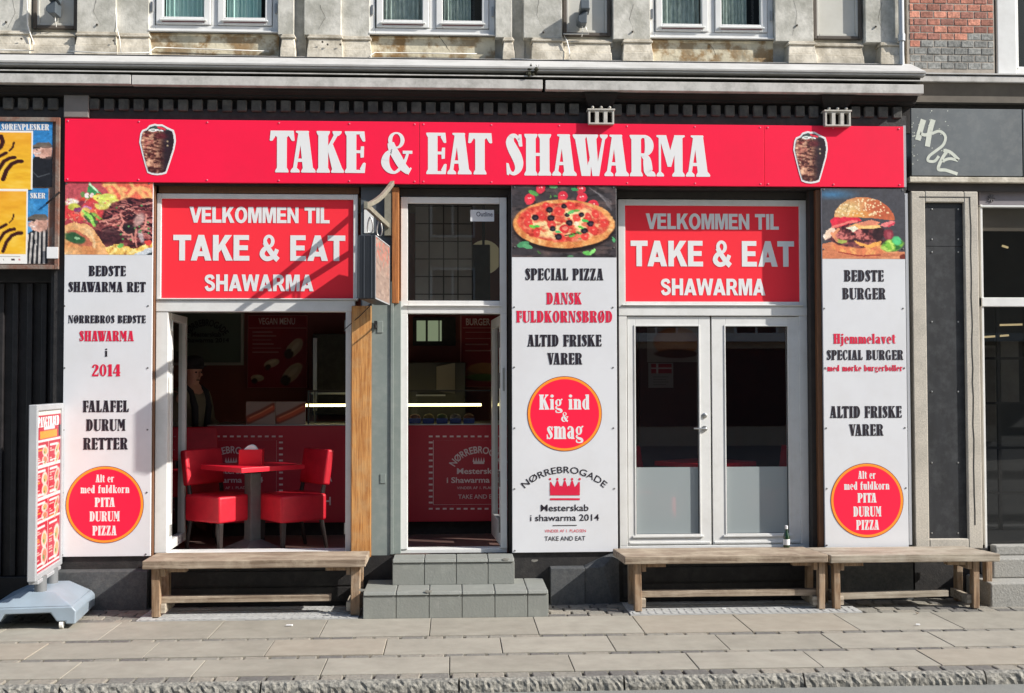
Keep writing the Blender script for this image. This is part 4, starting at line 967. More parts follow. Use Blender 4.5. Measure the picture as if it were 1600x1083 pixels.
# ------------------------------------------------------------------ signs on the shop front
SY = -.08
fs = empty('fascia_sign', (X(758), SY, Zc(240)), 'long red fascia sign with white slab lettering and two kebab pictures', 'sign')
x0, x1, z0, z1 = RX(101, 185.5 - 1.5, 1412, 288, SY)
z1 = (PX(101, 184, SY)[1] + PX(1412, 199, SY)[1]) / 2; z0 = (PX(101, 284.5, SY)[1] + PX(1412, 292, SY)[1]) / 2
s1, s2 = PX(655.5, 240, SY)[0], PX(1194, 240, SY)[0]
for a, b, dy in ((x0, s1 - .0015, 0), (s1 + .0015, s2 - .0015, -.001), (s2 + .0015, x1, .0005)):
    m = MB(); m.box(a, b, SY + dy, SY + .03, z0, z1); m.build('sign_board', RED, fs, bevel=.002)
m = MB(); m.box(x1 + .0005, x1 + .022, SY + .006, SY + .032, z0 + .004, z1 + .01); m.box(x0, x1, SY + .031, -.046, z0 + .01, z1 - .01); m.build('backing_strip', ALU, fs)
for wd, xa, xb, ym, yt, yb in (('TAKE', 422, 571.5, 500, 204.8, 270), ('EAT', 665.5, 768.5, 717, 207.8, 272.5), ('SHAWARMA', 789, 1109.5, 950, 210.5, 275.3)):
    zb_, zt_ = PX(ym, yb, SY)[1], PX(ym, yt, SY)[1]
    t = TXT(SY - .002); t.slab(wd, PX(xa, 240, SY)[0], PX(xb, 240, SY)[0], zb_, zt_ - zb_, track=.010); t.build('lettering', LETTER_WHITE, fs)
zb_, zt_ = PX(619, 271, SY)[1], PX(619, 206.5, SY)[1]
t = TXT(SY - .002); t.slab('&', PX(594.5, 240, SY)[0], PX(644, 240, SY)[0], zb_, zt_ - zb_)
t.build('lettering', LETTER_WHITE, fs)
kp = pic_kebab()
for xa, ya, xb, yb in ((217.5, 193.5, 275, 274), (1239.5, 205, 1293.5, 287)):
    ax, bx, az, bz = RX(xa, ya, xb, yb, SY)
    K = [(.03, .19), (.08, .125), (.20, .09), (.27, .03), (.42, .0), (.50, .012), (.62, .01), (.78, .07), (.94, .12), (.985, .22), (1.0, .34), (.96, .50), (.88, .68), (.79, .88), (.745, .965), (.62, .99), (.50, 1.0), (.36, .99), (.23, .955), (.16, .80), (.07, .56), (.0, .36)]
    m = MB(); pts = [(ax + (bx - ax) * u, bz - (bz - az) * v) for u, v in K]
    m.add([(u, SY - .0022, v) for u, v in pts], [tuple(range(len(pts)))]); o = m.build('picture_outline', LETTER_WHITE, fs)
    cl = kp.poly([(.5 + (u - .5) * 1.0, .5 + (v - .5) * 1.0) for u, v in K])
    gx = (bx - ax) * .055; gz = (bz - az) * .04
    kp.mesh('kebab_picture', ax + gx, bx - gx, az + gz, bz - gz, SY - .004, o, clip=cl)
SCM = mat('red painted screw', s2l(236, 120, 140), .4)
for px in (106, 217, 324, 436, 546, 648, 662, 768, 874, 980, 1086, 1188, 1200, 1302, 1405):
    for top in (0, 1):
        xx = PX(px, 240, SY)[0]; zz = (z1 - .02) if top else (z0 + .02)
        m = MB(); m.lathe([(.007, 0), (.006, -.003), (.003, -.004)], (xx, SY - .0012, zz), 8, axis='Y'); m.build('screw', SCM, fs)

PY = -.07
def panel(name, px, label, cat, pic, picname, ysplit, build_text, screws):
    (xa, xb, yt, yb) = px
    x0, x1, z0, z1 = RX(xa, yt, xb, yb, PY)
    t = empty(name, ((x0 + x1) / 2, PY, z0), label, cat, 'tall white menu panels on the shop front')
    zsplit = PX((xa + xb) / 2, ysplit, PY)[1]
    m = MB(); m.box(x0, x1, PY, -.046, z0, z1); m.build('panel_board', WHITE_PRINT, t, bevel=.002)
    pic().mesh(picname, x0 + .001, x1 - .001, zsplit, z1 - .001, PY - .0012, t)
    build_text(t)
    for px_, py_ in screws:
        xx, zz = PX(px_, py_, PY); m = MB(); m.lathe([(.0075, 0), (.006, -.003), (.002, -.004)], (xx, PY - .0016, zz), 8, axis='Y'); m.build('screw', SCREW, t)
    return t
def line(T, txt, xa, xb, yt, yb, m=0, f='slab', track=.03, bold=0.02):
    xm = (xa + xb) / 2
    zb_, zt_ = PX(xm, yb, PY)[1], PX(xm, yt, PY)[1]
    a, b = PX(xa, (yt + yb) / 2, PY)[0], PX(xb, (yt + yb) / 2, PY)[0]
    if f == 'slab': T.slab(txt, a, b, zb_, zt_ - zb_, m, track)
    else: T.sans(txt, a, b, zb_, zt_ - zb_, m, bold)
def disc(name, cx, cy, r, Y, mt, parent, n=64):
    c0, c1 = PX(cx, cy, PY); rr = PX(cx + r, cy, PY)[0] - c0
    m = MB(); m.add([(c0 + rr * math.cos(2 * math.pi * k / n), Y, c1 + rr * math.sin(2 * math.pi * k / n)) for k in range(n)], [tuple(range(n))])
    return m.build(name, mt, parent)
def badge(t, cx, cy, r, rows):
    o = disc('badge', cx, cy, r, PY - .0020, BADGE_LINE, t)
    disc('badge_ring', cx, cy, r - .9, PY - .0024, BADGE_ORANGE, o); disc('badge_field', cx, cy, r - 4.6, PY - .0028, BADGE_RED, o)
    T = TXT(PY - .0032)
    for r_ in rows: line(T, *r_)
    T.build('badge_lettering', LETTER_WHITE, o)

def txt_left(t):
    T = TXT(PY - .002)
    line(T, 'BEDSTE', 138.7, 197, 415.3, 431.5); line(T, 'SHAWARMA RET', 107, 228, 440.5, 456.3); line(T, 'N\u00d8RREBROS BEDSTE', 106.5, 228, 492.8, 505)
    line(T, 'i', 164, 168.3, 544.5, 557.3)
    line(T, 'FALAFEL', 129.5, 201.5, 625.8, 644); line(T, 'DURUM', 134.5, 196.5, 655, 673.3); line(T, 'RETTER', 130, 200, 684, 702.5)
    line(T, 'SHAWARMA', 124, 209.5, 517, 533.2, 1); line(T, '2014', 143.5, 188.5, 569.3, 588, 1)
    T.build('lettering', [INK, INK_RED], t)
    badge(t, 163.8, 788.5, 61, [('Alt er', 149.5, 178.5, 741.5, 753.5), ('med fuldkorn', 126, 202.5, 758, 770.5), ('PITA', 148, 180, 777.5, 792), ('DURUM', 140, 187.5, 799, 814.5), ('PIZZA', 144.5, 182.5, 821.5, 836.5)])
panel('menu_sign', (99, 237, 284, 869.5), 'tall white panel with shawarma photo and black words SHAWARMA RET', 'sign', pic_shawarma, 'shawarma_picture', 398, txt_left,
      [(101, 478), (231.5, 478), (101, 575), (231, 575), (99.5, 672), (230.5, 671.5), (98, 770), (229.5, 769.5), (97.5, 867), (228, 866), (104, 287), (233, 287)])
def txt_mid(t):
    T = TXT(PY - .002)
    line(T, 'SPECIAL PIZZA', 820.5, 943, 419.5, 438); line(T, 'ALTID FRISKE', 824, 940, 523, 541.5); line(T, 'VARER', 855, 910, 551.5, 569.7)
    line(T, 'DANSK', 853.5, 909, 457.3, 475.7, 1); line(T, 'FULDKORNSBR\u00d8D', 806.5, 957, 485.8, 504, 1)
    line(T, 'Mesterskab', 845, 919.5, 788.5, 798.5, 0, 'sans', bold=.010); line(T, 'i shawarma 2014', 828.5, 936, 804, 813.8, 0, 'sans', bold=.010)
    line(T, 'TAKE AND EAT', 851, 914.5, 838, 844.7, 0, 'sans', bold=.006); line(T, 'VINDER AF 1. PLADSEN', 851, 915.5, 827.3, 831.8, 1, 'sans', bold=.0)
    # the arch of small capitals
    cx, cz = PX(882, 832, PY); r = PX(882, 739, PY)[1] - cz
    a = r * 1.46
    T.sans('N\u00d8RREBROGADE', -a / 2, a / 2, cz, .052, 0, .006, arc=(cx, cz, r))
    xa, za = PX(863.5, 820.6, PY); xb, zb_ = PX(901.5, 821.4, PY); T.polys([[(xa, zb_), (xb, zb_), (xb, za), (xa, za)]], lambda a, b: (a, b))
    # crown
    q = lambda x, y: PX(x, y, PY)
    T.polys([[q(859.5, 774), q(906, 774), q(906, 753), q(904, 753), q(901, 758.5), q(896, 765) , q(869, 765), q(864, 758.5), q(861, 753), q(859.5, 753)]], lambda a, b: (a, b), 1)
    for a_ in (864.5, 876.5, 888.5, 900.5): T.polys([[q(a_ - 6, 766), q(a_ + 6, 766), q(a_, 758.2) ]], lambda a, b: (a, b), 1)
    for a_ in (871, 882.5, 894): T.polys([[q(a_ - 5.8, 766), q(a_ + 5.8, 766), q(a_ + .9, 751), q(a_ - .9, 751)]], lambda a, b: (a, b), 1)
    for a_ in (859.6, 871, 882.5, 894, 905.8): T.polys([[q(a_ + 1.8 * math.cos(k), 748.6 + 1.8 * math.sin(k)) for k in [2 * math.pi * j / 12 for j in range(12)]]], lambda a, b: (a, b), 1)
    T.polys([[q(859.5, 781.5), q(906, 781.5), q(906, 778.5), q(859.5, 778.5)]], lambda a, b: (a, b), 1)
    T.build('lettering', [INK, INK_RED], t)
    badge(t, 882.3, 646.5, 58.3, [('Kig ind', 842, 922, 616.5, 640), ('&', 876.5, 888, 644, 659), ('smag', 853.5, 911.5, 657.5, 686)])
panel('menu_sign', (800, 964, 290, 863), 'tall white panel with pizza photo and words SPECIAL PIZZA', 'sign', pic_pizza, 'pizza_picture', 402, txt_mid,
      [(803.5, 480), (957.5, 480.5), (803.5, 574), (958, 574.5), (804, 669), (958.5, 669), (804, 764), (960, 763.5), (804.5, 860.5), (960, 860), (804, 292.5), (958.5, 293), (804, 386), (959, 387)])
def txt_right(t):
    T = TXT(PY - .002)
    line(T, 'BEDSTE', 1318.5, 1381, 422, 440); line(T, 'BURGER', 1316, 1384, 450, 467.8); line(T, 'SPECIAL BURGER', 1291.5, 1411.5, 547, 562.5); line(T, 'ALTID FRISKE', 1296.5, 1409, 634.5, 653); line(T, 'VARER', 1326.5, 1380.5, 662.8, 681)
    line(T, 'Hjemmelavet', 1302, 1399.5, 521.5, 537, 1); line(T, '-med m\u00f8rke burgerboller-', 1289, 1414, 570.3, 580, 1)
    T.build('lettering', [INK, INK_RED], t)
    badge(t, 1354.8, 782, 57, [('Alt er', 1340.5, 1368, 736, 748), ('med fuldkorn', 1318.5, 1389.5, 752.5, 765), ('PITA', 1339.5, 1369.5, 770.5, 785.3), ('DURUM', 1333, 1377, 791.3, 807), ('PIZZA', 1337.5, 1373.5, 812.5, 827.8)])
panel('menu_sign', (1286.5, 1416.5, 294.5, 858.5), 'tall white panel with burger photo and words BEDSTE BURGER', 'sign', pic_burger, 'burger_picture', 404.5, txt_right,
      [(1288, 482), (1411, 482), (1289.5, 575), (1413, 575), (1291, 669), (1414, 668.5), (1292, 763.5), (1415.5, 762.5), (1292, 852), (1417.5, 856.5), (1287, 296.5), (1410, 297.5), (1287, 389.5), (1410.5, 389)])
m = MB(); a, b = PX(1417.3, 560, PY + .005)[0], PX(1421.5, 560, PY + .005)[0]; m.box(a, b, PY + .005, -.044, Zc(858), Zc(298)); m.build('edge_trim', ALU, bld)

# ------------------------------------------------------------------ windows and doors of the shop
def rect(px, Y): return RX(*px, Y)
# left window: banner light above, open casement below
Y0 = .005
x0, x1, z0, z1 = rect((243, 303, 549, 862), Y0)
zb = Zc(860, .0)
zr0, zr1 = PX(400, 487, Y0)[1], PX(400, 466, Y0)[1]
xi0, xi1 = PX(262, 600, Y0)[0], PX(540, 600, Y0)[0]
f = MB()
f.box(x0, xi0, Y0, Y0 + .10, zb, zr0); f.box(xi1, x1, Y0, Y0 + .10, zb, zr0)
f.box(x0, x1 + .03, Y0 - .006, Y0 + .10, zr0, zr1 - .02)
bx0, bx1, bz0, bz1 = rect((251.5, 311, 556.5, 466.5), Y0)
f.frame(x0, bx1 + .012, zr1 - .02 + .0005, z1, Y0 + .002, Y0 + .09, bx0 - x0, wt=z1 - bz1, wb=bz0 - zr1 + .02)
f.box(bx0 - .02, bx1 + .02, Y0 - .022, Y0 + .001, zr1 - .012, zr1 - .002)
f.box(x0, x1, Y0 + .03, Y0 + .2, zb - .03, zb + .0)
shopwin = f.build('shop_window', UPVC, bld, bevel=.004)
m = MB(); m.box(bx0, bx1 - .0, Y0 + .02, Y0 + .03, bz0, bz1); ban = tag(m.build('window_banner', RED_FILM), 'red banner pane above the open window crossed by diagonal shadows', 'sign', 'red window banners')
def banner_text(o, Y, rows):
    T = TXT(Y)
    for txt, xa, xb, yt, yb in rows:
        xm = (xa + xb) / 2; zb_, zt_ = PX(xm, yb, Y)[1], PX(xm, yt, Y)[1]
        T.heavy(txt, PX(xa, yb, Y)[0], PX(xb, yb, Y)[0], zb_, zt_ - zb_)
    T.build('lettering', LETTER_WHITE, o)
banner_text(ban, Y0 + .018, (('VELKOMMEN TIL', 296, 515, 323.5, 348.5), ('TAKE & EAT', 270.5, 539.5, 367.5, 407.5), ('SHAWARMA', 319, 490, 429, 455)))
# open casements folded into the room
def casement(xh, sgn, ang, wd, parent, name, z0, z1, y):
    """hinged at xh, opening inwards; ang degrees from closed"""
    M = Matrix.Translation((xh, y, 0)) @ Matrix.Rotation(R(ang) * sgn, 4, 'Z')
    a, b = (0, wd) if sgn > 0 else (-wd, 0)
    m = MB()
    for q in ((a, a + .06), (b - .06, b)): m.box(q[0], q[1], 0, .06, z0, z1, M=M)
    m.box(a + .06, b - .06, 0, .06, z0, z0 + .075, M=M); m.box(a + .06, b - .06, 0, .06, z1 - .06, z1, M=M)
    o = m.build(name, UPVC, parent, bevel=.004)
    q = MB(); q.add([M @ Vector(v) for v in ((a + .055, .03, z0 + .07), (b - .055, .03, z0 + .07), (b - .055, .03, z1 - .055), (a + .055, .03, z1 - .055))], [(0, 1, 2, 3)]); q.build('pane', GLASS, o)
    q = MB()
    for zz in (z0 + .12, z1 - .15): q.box(a - .012 if sgn > 0 else b - .0, a if sgn > 0 else b + .012, -.012, .012, zz, zz + .09, M=M)
    q.box(a + .012, a + .018, -.004, .0, z0 + .3, z1 - .3, M=M)
    q.build('hinge', STEEL, o)
    return o
zt_ = zr0 - .006
casement(xi0 + .006, 1, 91, .60, shopwin, 'casement', zb + .008, zt_, Y0 + .10)
casement(xi1 - .006, -1, 88.5, .60, shopwin, 'casement', zb + .008, zt_, Y0 + .10)

# shop door
Y1 = .02
x0, x1, z0, z1 = rect((626, 308, 792, 858), Y1)
zb2 = Zc(858, Y1)
tx0, tx1, tz0, tz1 = rect((637, 318, 781, 470), Y1)
zo = PX(710, 490, Y1)[1]
f = MB()
f.box(x0, tx0, Y1, Y1 + .09, zb2, zo); f.box(tx1 + .004, x1, Y1, Y1 + .09, zb2, zo)
f.frame(x0, x1, zo, z1, Y1 + .001, Y1 + .09, tx0 - x0, wb=tz0 - zo, wt=z1 - tz1)
f.box(tx0 - .03, tx1 + .02, Y1 - .018, Y1 + .0005, tz0 - .045, tz0 - .036)
f.box(x0, x1, Y1 + .01, Y1 + .14, zb2 - .035, zb2)
door = f.build('shop_door', UPVC, bld, bevel=.004)
m = MB(); m.quad(tx0 - .005, tx1 + .005, tz0 - .005, tz1 + .005, Y1 + .04); m.build('transom_pane', glass_mat('dull transom glass', (.62, .62, .60), .10), door)
m = MB(); m.frame(tx0, tx1, tz0, tz1, Y1 + .03, Y1 + .036, .008); m.build('gasket', RUBBER, door)
M = Matrix.Translation((tx1 + .004, Y1 + .085, 0)) @ Matrix.Rotation(R(86.5), 4, 'Z').inverted()
dl = MB()
for q in ((-.80, -.70), (-.09, 0)): dl.box(q[0], q[1], 0, .05, zb2 + .006, zo - .008, M=M)
dl.box(-.70, -.09, 0, .05, zb2 + .006, zb2 + .20, M=M); dl.box(-.70, -.09, 0, .05, zo - .09, zo - .008, M=M)
lf = dl.build('door_leaf', UPVC, door, bevel=.004)
m = MB(); m.add([M @ Vector(v) for v in ((-.70, .025, zb2 + .2), (-.09, .025, zb2 + .2), (-.09, .025, zo - .09), (-.70, .025, zo - .09))], [(0, 1, 2, 3)]); m.build('pane', GLASS, lf)
m = MB()
for zz in (zb2 + .12, zb2 + .5, zo - .62, zo - .28): m.box(-.006, .004, -.014, -.001, zz, zz + .13, M=M)
m.build('hinge', SCREW, lf)
m = MB(); xx, zz = PX(787, 592, Y1); m.box(xx - .008, xx + .008, Y1 - .004, Y1, zz - .10, zz + .09); m.build('lock_plate', STEEL, door)
sx0, sx1, sz0, sz1 = rect((735, 328, 772, 346), Y1 + .035)
m = MB(); m.quad(sx0, sx1, sz0, sz1, Y1 + .036); stk = tag(m.build('sticker', mat('white sticker', s2l(214, 216, 220), .5)), 'small white sticker with dark word Outline on the glass over the door', 'sticker')
T = TXT(Y1 + .035); T.sans('Outline', sx0 + .050, sx1 - .012, sz0 + .042, .038, 0, .008); T.build('lettering', mat('navy ink', s2l(40, 44, 70), .5), stk)

# right window: banner light above a double door
Y2 = .09
x0, x1, z0, z1 = rect((967, 312, 1262, 853), Y2)
bx0, bx1, bz0, bz1 = rect((977, 321.5, 1250, 471.5), Y2)
zb3 = PX(1110, 852, Y2)[1]; zo = PX(1110, 493.5, Y2)[1]; zr1 = PX(1110, 480, Y2)[1]
ix0, ix1 = PX(980, 680, Y2)[0], PX(1250, 680, Y2)[0]
f = MB()
f.box(x0, ix0, Y2, Y2 + .10, zb3, zo); f.box(ix1, x1, Y2, Y2 + .10, zb3, zo); f.box(x0, x1, Y2 - .005, Y2 + .10, zo, zr1)
f.frame(x0, x1, zr1 + .0005, z1, Y2 + .001, Y2 + .09, bx0 - x0, wb=bz0 - zr1, wt=z1 - bz1)
f.box(bx0 - .03, bx1 + .02, Y2 - .02, Y2 + .0005, zr1 + .012, zr1 + .022)
f.box(x0, x1, Y2 + .0, Y2 + .12, zb3 - .035, zb3)
dd = f.build('double_door', UPVC, bld, bevel=.004)
m = MB(); m.box(bx0, bx1, Y2 + .02, Y2 + .03, bz0, bz1); ban = tag(m.build('window_banner', RED_FILM), 'red banner pane above the closed double door', 'sign', 'red window banners')
banner_text(ban, Y2 + .018, (('VELKOMMEN TIL', 1009, 1217, 334, 358.5), ('TAKE & EAT', 985.5, 1241, 376.5, 416.5), ('SHAWARMA', 1032, 1196, 435.5, 461.5)))
YL = Y2 + .012
for k, (ox0, ox1, gx0, gx1) in enumerate(((981, 1110.5, 993.5, 1092.5), (1113, 1249.5, 1134.5, 1232))):
    a, b = PX(ox0, 680, YL)[0], PX(ox1, 680, YL)[0]; ga, gb = PX(gx0, 680, YL)[0], PX(gx1, 680, YL)[0]
    gz0, gz1 = PX(1110, 835, YL)[1], PX(1110, 510, YL)[1]
    zt2 = zo - .006
    m = MB(); m.box(a, ga, YL, YL + .06, zb3 + .004, zt2); m.box(gb, b, YL, YL + .06, zb3 + .004, zt2); m.box(ga, gb, YL, YL + .06, zb3 + .004, gz0); m.box(ga, gb, YL, YL + .06, gz1, zt2)
    m.box(ga - .03, gb + .03, YL - .014, YL + .0005, gz0 - .022, gz0 - .006)
    m.box(a + .01, b - .01, YL - .010, YL + .0006, zb3 + .012, zb3 + .030)
    m.frame(ga - .012, gb + .012, gz0 - .006, gz1 + .012, YL - .006, YL - .0004, .012)
    lf = m.build('door_leaf', UPVC, dd, bevel=.003)
    zf = PX(1110, 730, YL)[1]
    m = MB(); m.quad(ga - .004, gb + .004, gz0 - .004, gz1 + .004, YL + .03); m.build('pane', GLASS_DOOR, lf)
    m = MB(); m.quad(ga + .0, gb - .0, gz0, zf, YL + .024); m.build('frosted_film', FROST, lf)
    m = MB(); m.frame(ga, gb, gz0, gz1, YL + .02, YL + .023, .006); m.build('gasket', RUBBER, lf)
    if k == 0:
        hx, hz = PX(1101.5, 670, YL - .02); m = MB()
        m.lathe([(.024, .0), (.024, -.010), (.012, -.012), (.011, -.05), (.004, -.055)], (hx, YL, hz), 20, axis='Y')
        m.tube([(hx, YL - .048, hz), (hx - .03, YL - .052, hz + .001), (hx - .10, YL - .052, hz + .003)], [.010, .009, .007], 10)
        m.build('handle', STEEL, lf, smooth=True)
        hx, hz = PX(1101.5, 649.5, YL - .02); m = MB(); m.lathe([(.022, 0), (.022, -.008), (.014, -.012), (.004, -.013)], (hx, YL, hz), 20, axis='Y'); m.build('lock', STEEL, lf, smooth=True)
m = MB(); a = PX(1110.6, 680, YL)[0]; b = PX(1112.9, 680, YL)[0]; m.box(a, b, YL + .02, YL + .03, zb3, zo); m.build('gasket', RUBBER, dd)
# the paper with the flag hangs on a dark partition inside
q = rect((1000, 500, 1099, 900), 1.36)
m = MB(); m.box(q[0], q[1], 1.36, 1.44, FLOOR, 3.6); prt = tag(m.build('partition', mat('dark red brown board', s2l(96, 60, 56), .6, s2l(80, 50, 48), 3, .9)), 'dark brown partition behind the left door pane carrying a flag notice', 'partition')
q = rect((1011, 512, 1094, 566), 1.35); pb_ = Pic(60, 40, 77); pb_.fill((150, 140, 134)); pb_.put(pb_.ell(.55, .42, .42, .42, 0, .1), (176, 112, 66)); pb_.put(pb_.ell(.5, .3, .3, .18, 0, .6), (206, 146, 92)); pb_.put(pb_.ell(.55, .75, .4, .12, 0, .2), (90, 50, 40))
tag(pb_.mesh('bread_picture', q[0], q[1], q[2], q[3], 1.352, None), 'dim picture of a bread bun above the flag notice', 'poster')  # flat bun picture set inside, behind the door pane
a, b, c0, c1 = rect((1013, 567, 1052, 606), 1.35)
pp = Pic(40, 40, 2); pp.fill((150, 146, 144)); pp.put(pp.rect(.12, .04, .92, .42), (150, 40, 52)); pp.put(pp.rect(.32, .04, .40, .42), (190, 180, 180)); pp.put(pp.rect(.12, .20, .92, .26), (190, 180, 180))
for k in range(4): pp.put(pp.rect(.2, .55 + .1 * k, .8 - .1 * (k % 2), .58 + .1 * k), (110, 106, 106))
tag(pp.mesh('flag_notice', a, b, c0, c1, 1.35, None), 'grey paper with a red and white flag seen through the glass of the double door', 'notice')
# ------------------------------------------------------------------ inside the shop
RWALL = mat('dark red brown wall', s2l(150, 84, 76), 0.7, s2l(126, 72, 66), 2, .9)
TILEGREY = mat('dark grey ceiling', s2l(170, 166, 160), 0.8, s2l(150, 146, 140), 2, .9)
FLOORM = mat('worn brown floor', s2l(140, 110, 102), 0.5, s2l(112, 88, 82), 4, .9, dirt=s2l(130, 110, 100), dscale=5, damt=.3)
CRED = mat('counter red laminate', s2l(190, 40, 58), 0.4, s2l(180, 36, 54), 2, 1)
LEATHER = mat('red leatherette', s2l(212, 24, 46), 0.5, s2l(192, 18, 38), 9, .6, bump=.22, bscale=26)
REDTOP = mat('red table laminate', s2l(226, 28, 50), 0.35, s2l(214, 24, 46), 3, .9)
DARKWOOD = mat('black brown chair leg', s2l(46, 36, 34), 0.45, s2l(34, 27, 26), 9, .9)
IRON = mat('grey cast metal', s2l(126, 128, 126), 0.45, s2l(104, 106, 105), 12, .9, metal=.4)
xa, xb, yb = X(60), X(1419), 3.4
fl = MB(); fl.box(xa, xb, .20, yb, FLOOR - .05, FLOOR); tag(fl.build('shop_floor', FLOORM), kind='structure')
iw = MB()
iw.box(xa - .1, xb + .1, yb, yb + .1, FLOOR - .05, 3.75); iw.box(xa - .1, xa, .26, yb, FLOOR - .05, 3.75); iw.box(xb, xb + .1, .26, yb, FLOOR - .05, 3.75)
iw.build('room_wall', RWALL, bld)
ce = MB(); ce.box(xa, xb, .26, yb, 3.70, 3.76); ce.build('ceiling', TILEGREY, bld)
# added tiled block that imitates a reflection in the glass over the door
TILE = mat('grey wall tile', s2l(216, 216, 212), 0.45, s2l(186, 186, 184), 3, .9)
t = MB(); a, b = PX(648, 400, .9)[0], PX(738, 400, .9)[0]; z0 = PX(700, 470, .9)[1] - .1
t.box(a, b, .92, 1.25, z0, 3.69, 1)
n = 4
for i in range(n):
    for k in range(9):
        t.box(a + (b - a) * i / n + .006, a + (b - a) * (i + 1) / n - .006, .912, .92, z0 + .16 * k + .006, min(z0 + .16 * (k + 1) - .006, 3.69))
tag(t.build('reflection_block', [TILE, mat('tile joint', s2l(120, 120, 118), .8)]), 'added tiled block standing in for a reflection in the glass over the shop door', 'reflection stand-in')
cx, cz = PX(757, 402, 2.0)
gl = empty('globe_lamp', (cx, 2.0, cz), 'round cream lamp hanging behind the glass over the shop door', 'lamp')
m = ML(); m.lathe([(.17 * math.sin(t_), -.17 * math.cos(t_)) for t_ in [math.pi * k / 14 for k in range(15)]], n=28); m.build('lamp_shade', mat('cream lamp glass', s2l(214, 200, 150), .5, emit=(.9, .8, .5), estr=.10), gl, smooth='all')
m = ML(); m.tube([(0, 0, .165), (0, 0, 3.69 - cz)], .008, 6); m.build('lamp_cord', RUBBER, gl)
m = MB(); a, b, c0, c1 = RX(738, 382, 766, 472, 1.6); m.box(a, b, 1.6, 1.9, c0 - .1, c1); m.box(a + .1, b - .05, 1.7, 1.8, c1, 3.69); tag(m.build('ventilation_box', BLACKWALL, bevel=.01), 'black box in front of the round lamp over the shop door', 'vent')

# counter
CY = 1.3
ct = empty('counter', (X(560, CY), CY, FLOOR), 'dark red shop counter printed with white dashed frames and arched words', 'counter')
a, b = X(326, CY), X(920, CY); zt = PX(560, 663, CY)[1]; zbm = PX(560, 816, CY)[1]
m = MB(); m.box(a, b, CY, CY + .05, zbm, zt - .012); m.box(a, a + .05, CY + .05, 2.2, zbm, zt - .012); m.build('front_panel', CRED, ct, bevel=.003)
m = MB(); m.box(a + .03, b, CY + .10, 2.2, FLOOR, zbm - .001); m.build('kick_board', BLACKWALL, ct)
m = MB(); m.box(a - .01, b, CY - .015, 2.22, zt - .011, zt); m.build('counter_top', STEEL, ct, bevel=.003)
PINK = mat('pale counter lettering', s2l(236, 214, 212), .5)
T = TXT(CY - .002); cq = lambda x, y: PX(x, y, CY - .002)
for cxp in (361, 748):
    for k in range(15):
        for yy in (682, 795):
            p0, p1 = cq(cxp - 78 + k * 10.9, yy + 1.3), cq(cxp - 78 + k * 10.9 + 6, yy - 1.3); T.polys([[(p0[0], p0[1]), (p1[0], p0[1]), (p1[0], p1[1]), (p0[0], p1[1])]], lambda u, v: (u, v))
    for k in range(1, 12):
        for xx in (cxp - 78, cxp + 75):
            p0, p1 = cq(xx, 682 + k * 9.4 + 1.4), cq(xx + 6, 682 + k * 9.4 - 1.4); T.polys([[(p0[0], p0[1]), (p1[0], p0[1]), (p1[0], p1[1]), (p0[0], p1[1])]], lambda u, v: (u, v))
    for (u0, v0, u1, v1) in ((-71, 688.5, 71, 687.8), (-71, 788.5, 71, 787.8), (-71.3, 788, -70.6, 688), (70.6, 788, 71.3, 688)):
        p0, p1 = cq(cxp + u0, v0), cq(cxp + u1, v1); T.polys([[(p0[0], p0[1]), (p1[0], p0[1]), (p1[0], p1[1]), (p0[0], p1[1])]], lambda u, v: (u, v))
    def ctx(txt, w_, yt, yb_, bold):
        c0 = cq(cxp - w_ / 2, yb_); c1 = cq(cxp + w_ / 2, yt); T.sans(txt, c0[0], c1[0], c0[1], c1[1] - c0[1], 0, bold)
    ctx('Mesterskab', 68, 731.5, 740.5, .02); ctx('i Shawarma 2014', 100, 745.5, 754.5, .02); ctx('VINDER AF 1. PLADSEN', 68, 760, 764.5, 0); ctx('TAKE AND EAT', 64, 772.5, 779.5, .005)
    ccx, ccz = cq(cxp, 752); r = cq(cxp, 708)[1] - ccz; al = r * 2.05
    T.sans('N\u00d8RREBROGADE', -al / 2, al / 2, ccz, .062, 0, .02, arc=(ccx, ccz, r))
    for k in range(5):
        T.polys([[cq(cxp - 8 + 4 * k - 1.6, 722), cq(cxp - 8 + 4 * k + 1.6, 722), cq(cxp - 8 + 4 * k, 714.5)]], lambda u, v: (u, v))
    T.polys([[cq(cxp - 8.5, 725), cq(cxp + 8.5, 725), cq(cxp + 8.5, 721), cq(cxp - 8.5, 721)]], lambda u, v: (u, v))
for ch, xx, yy in (('A', 514, 752), ('H', 512, 789)):
    c0 = cq(xx - 5, yy); c1 = cq(xx + 5, yy - 12); T.sans(ch, c0[0], c1[0], c0[1], c1[1] - c0[1], 0, .03)
T.build('counter_lettering', PINK, ct)
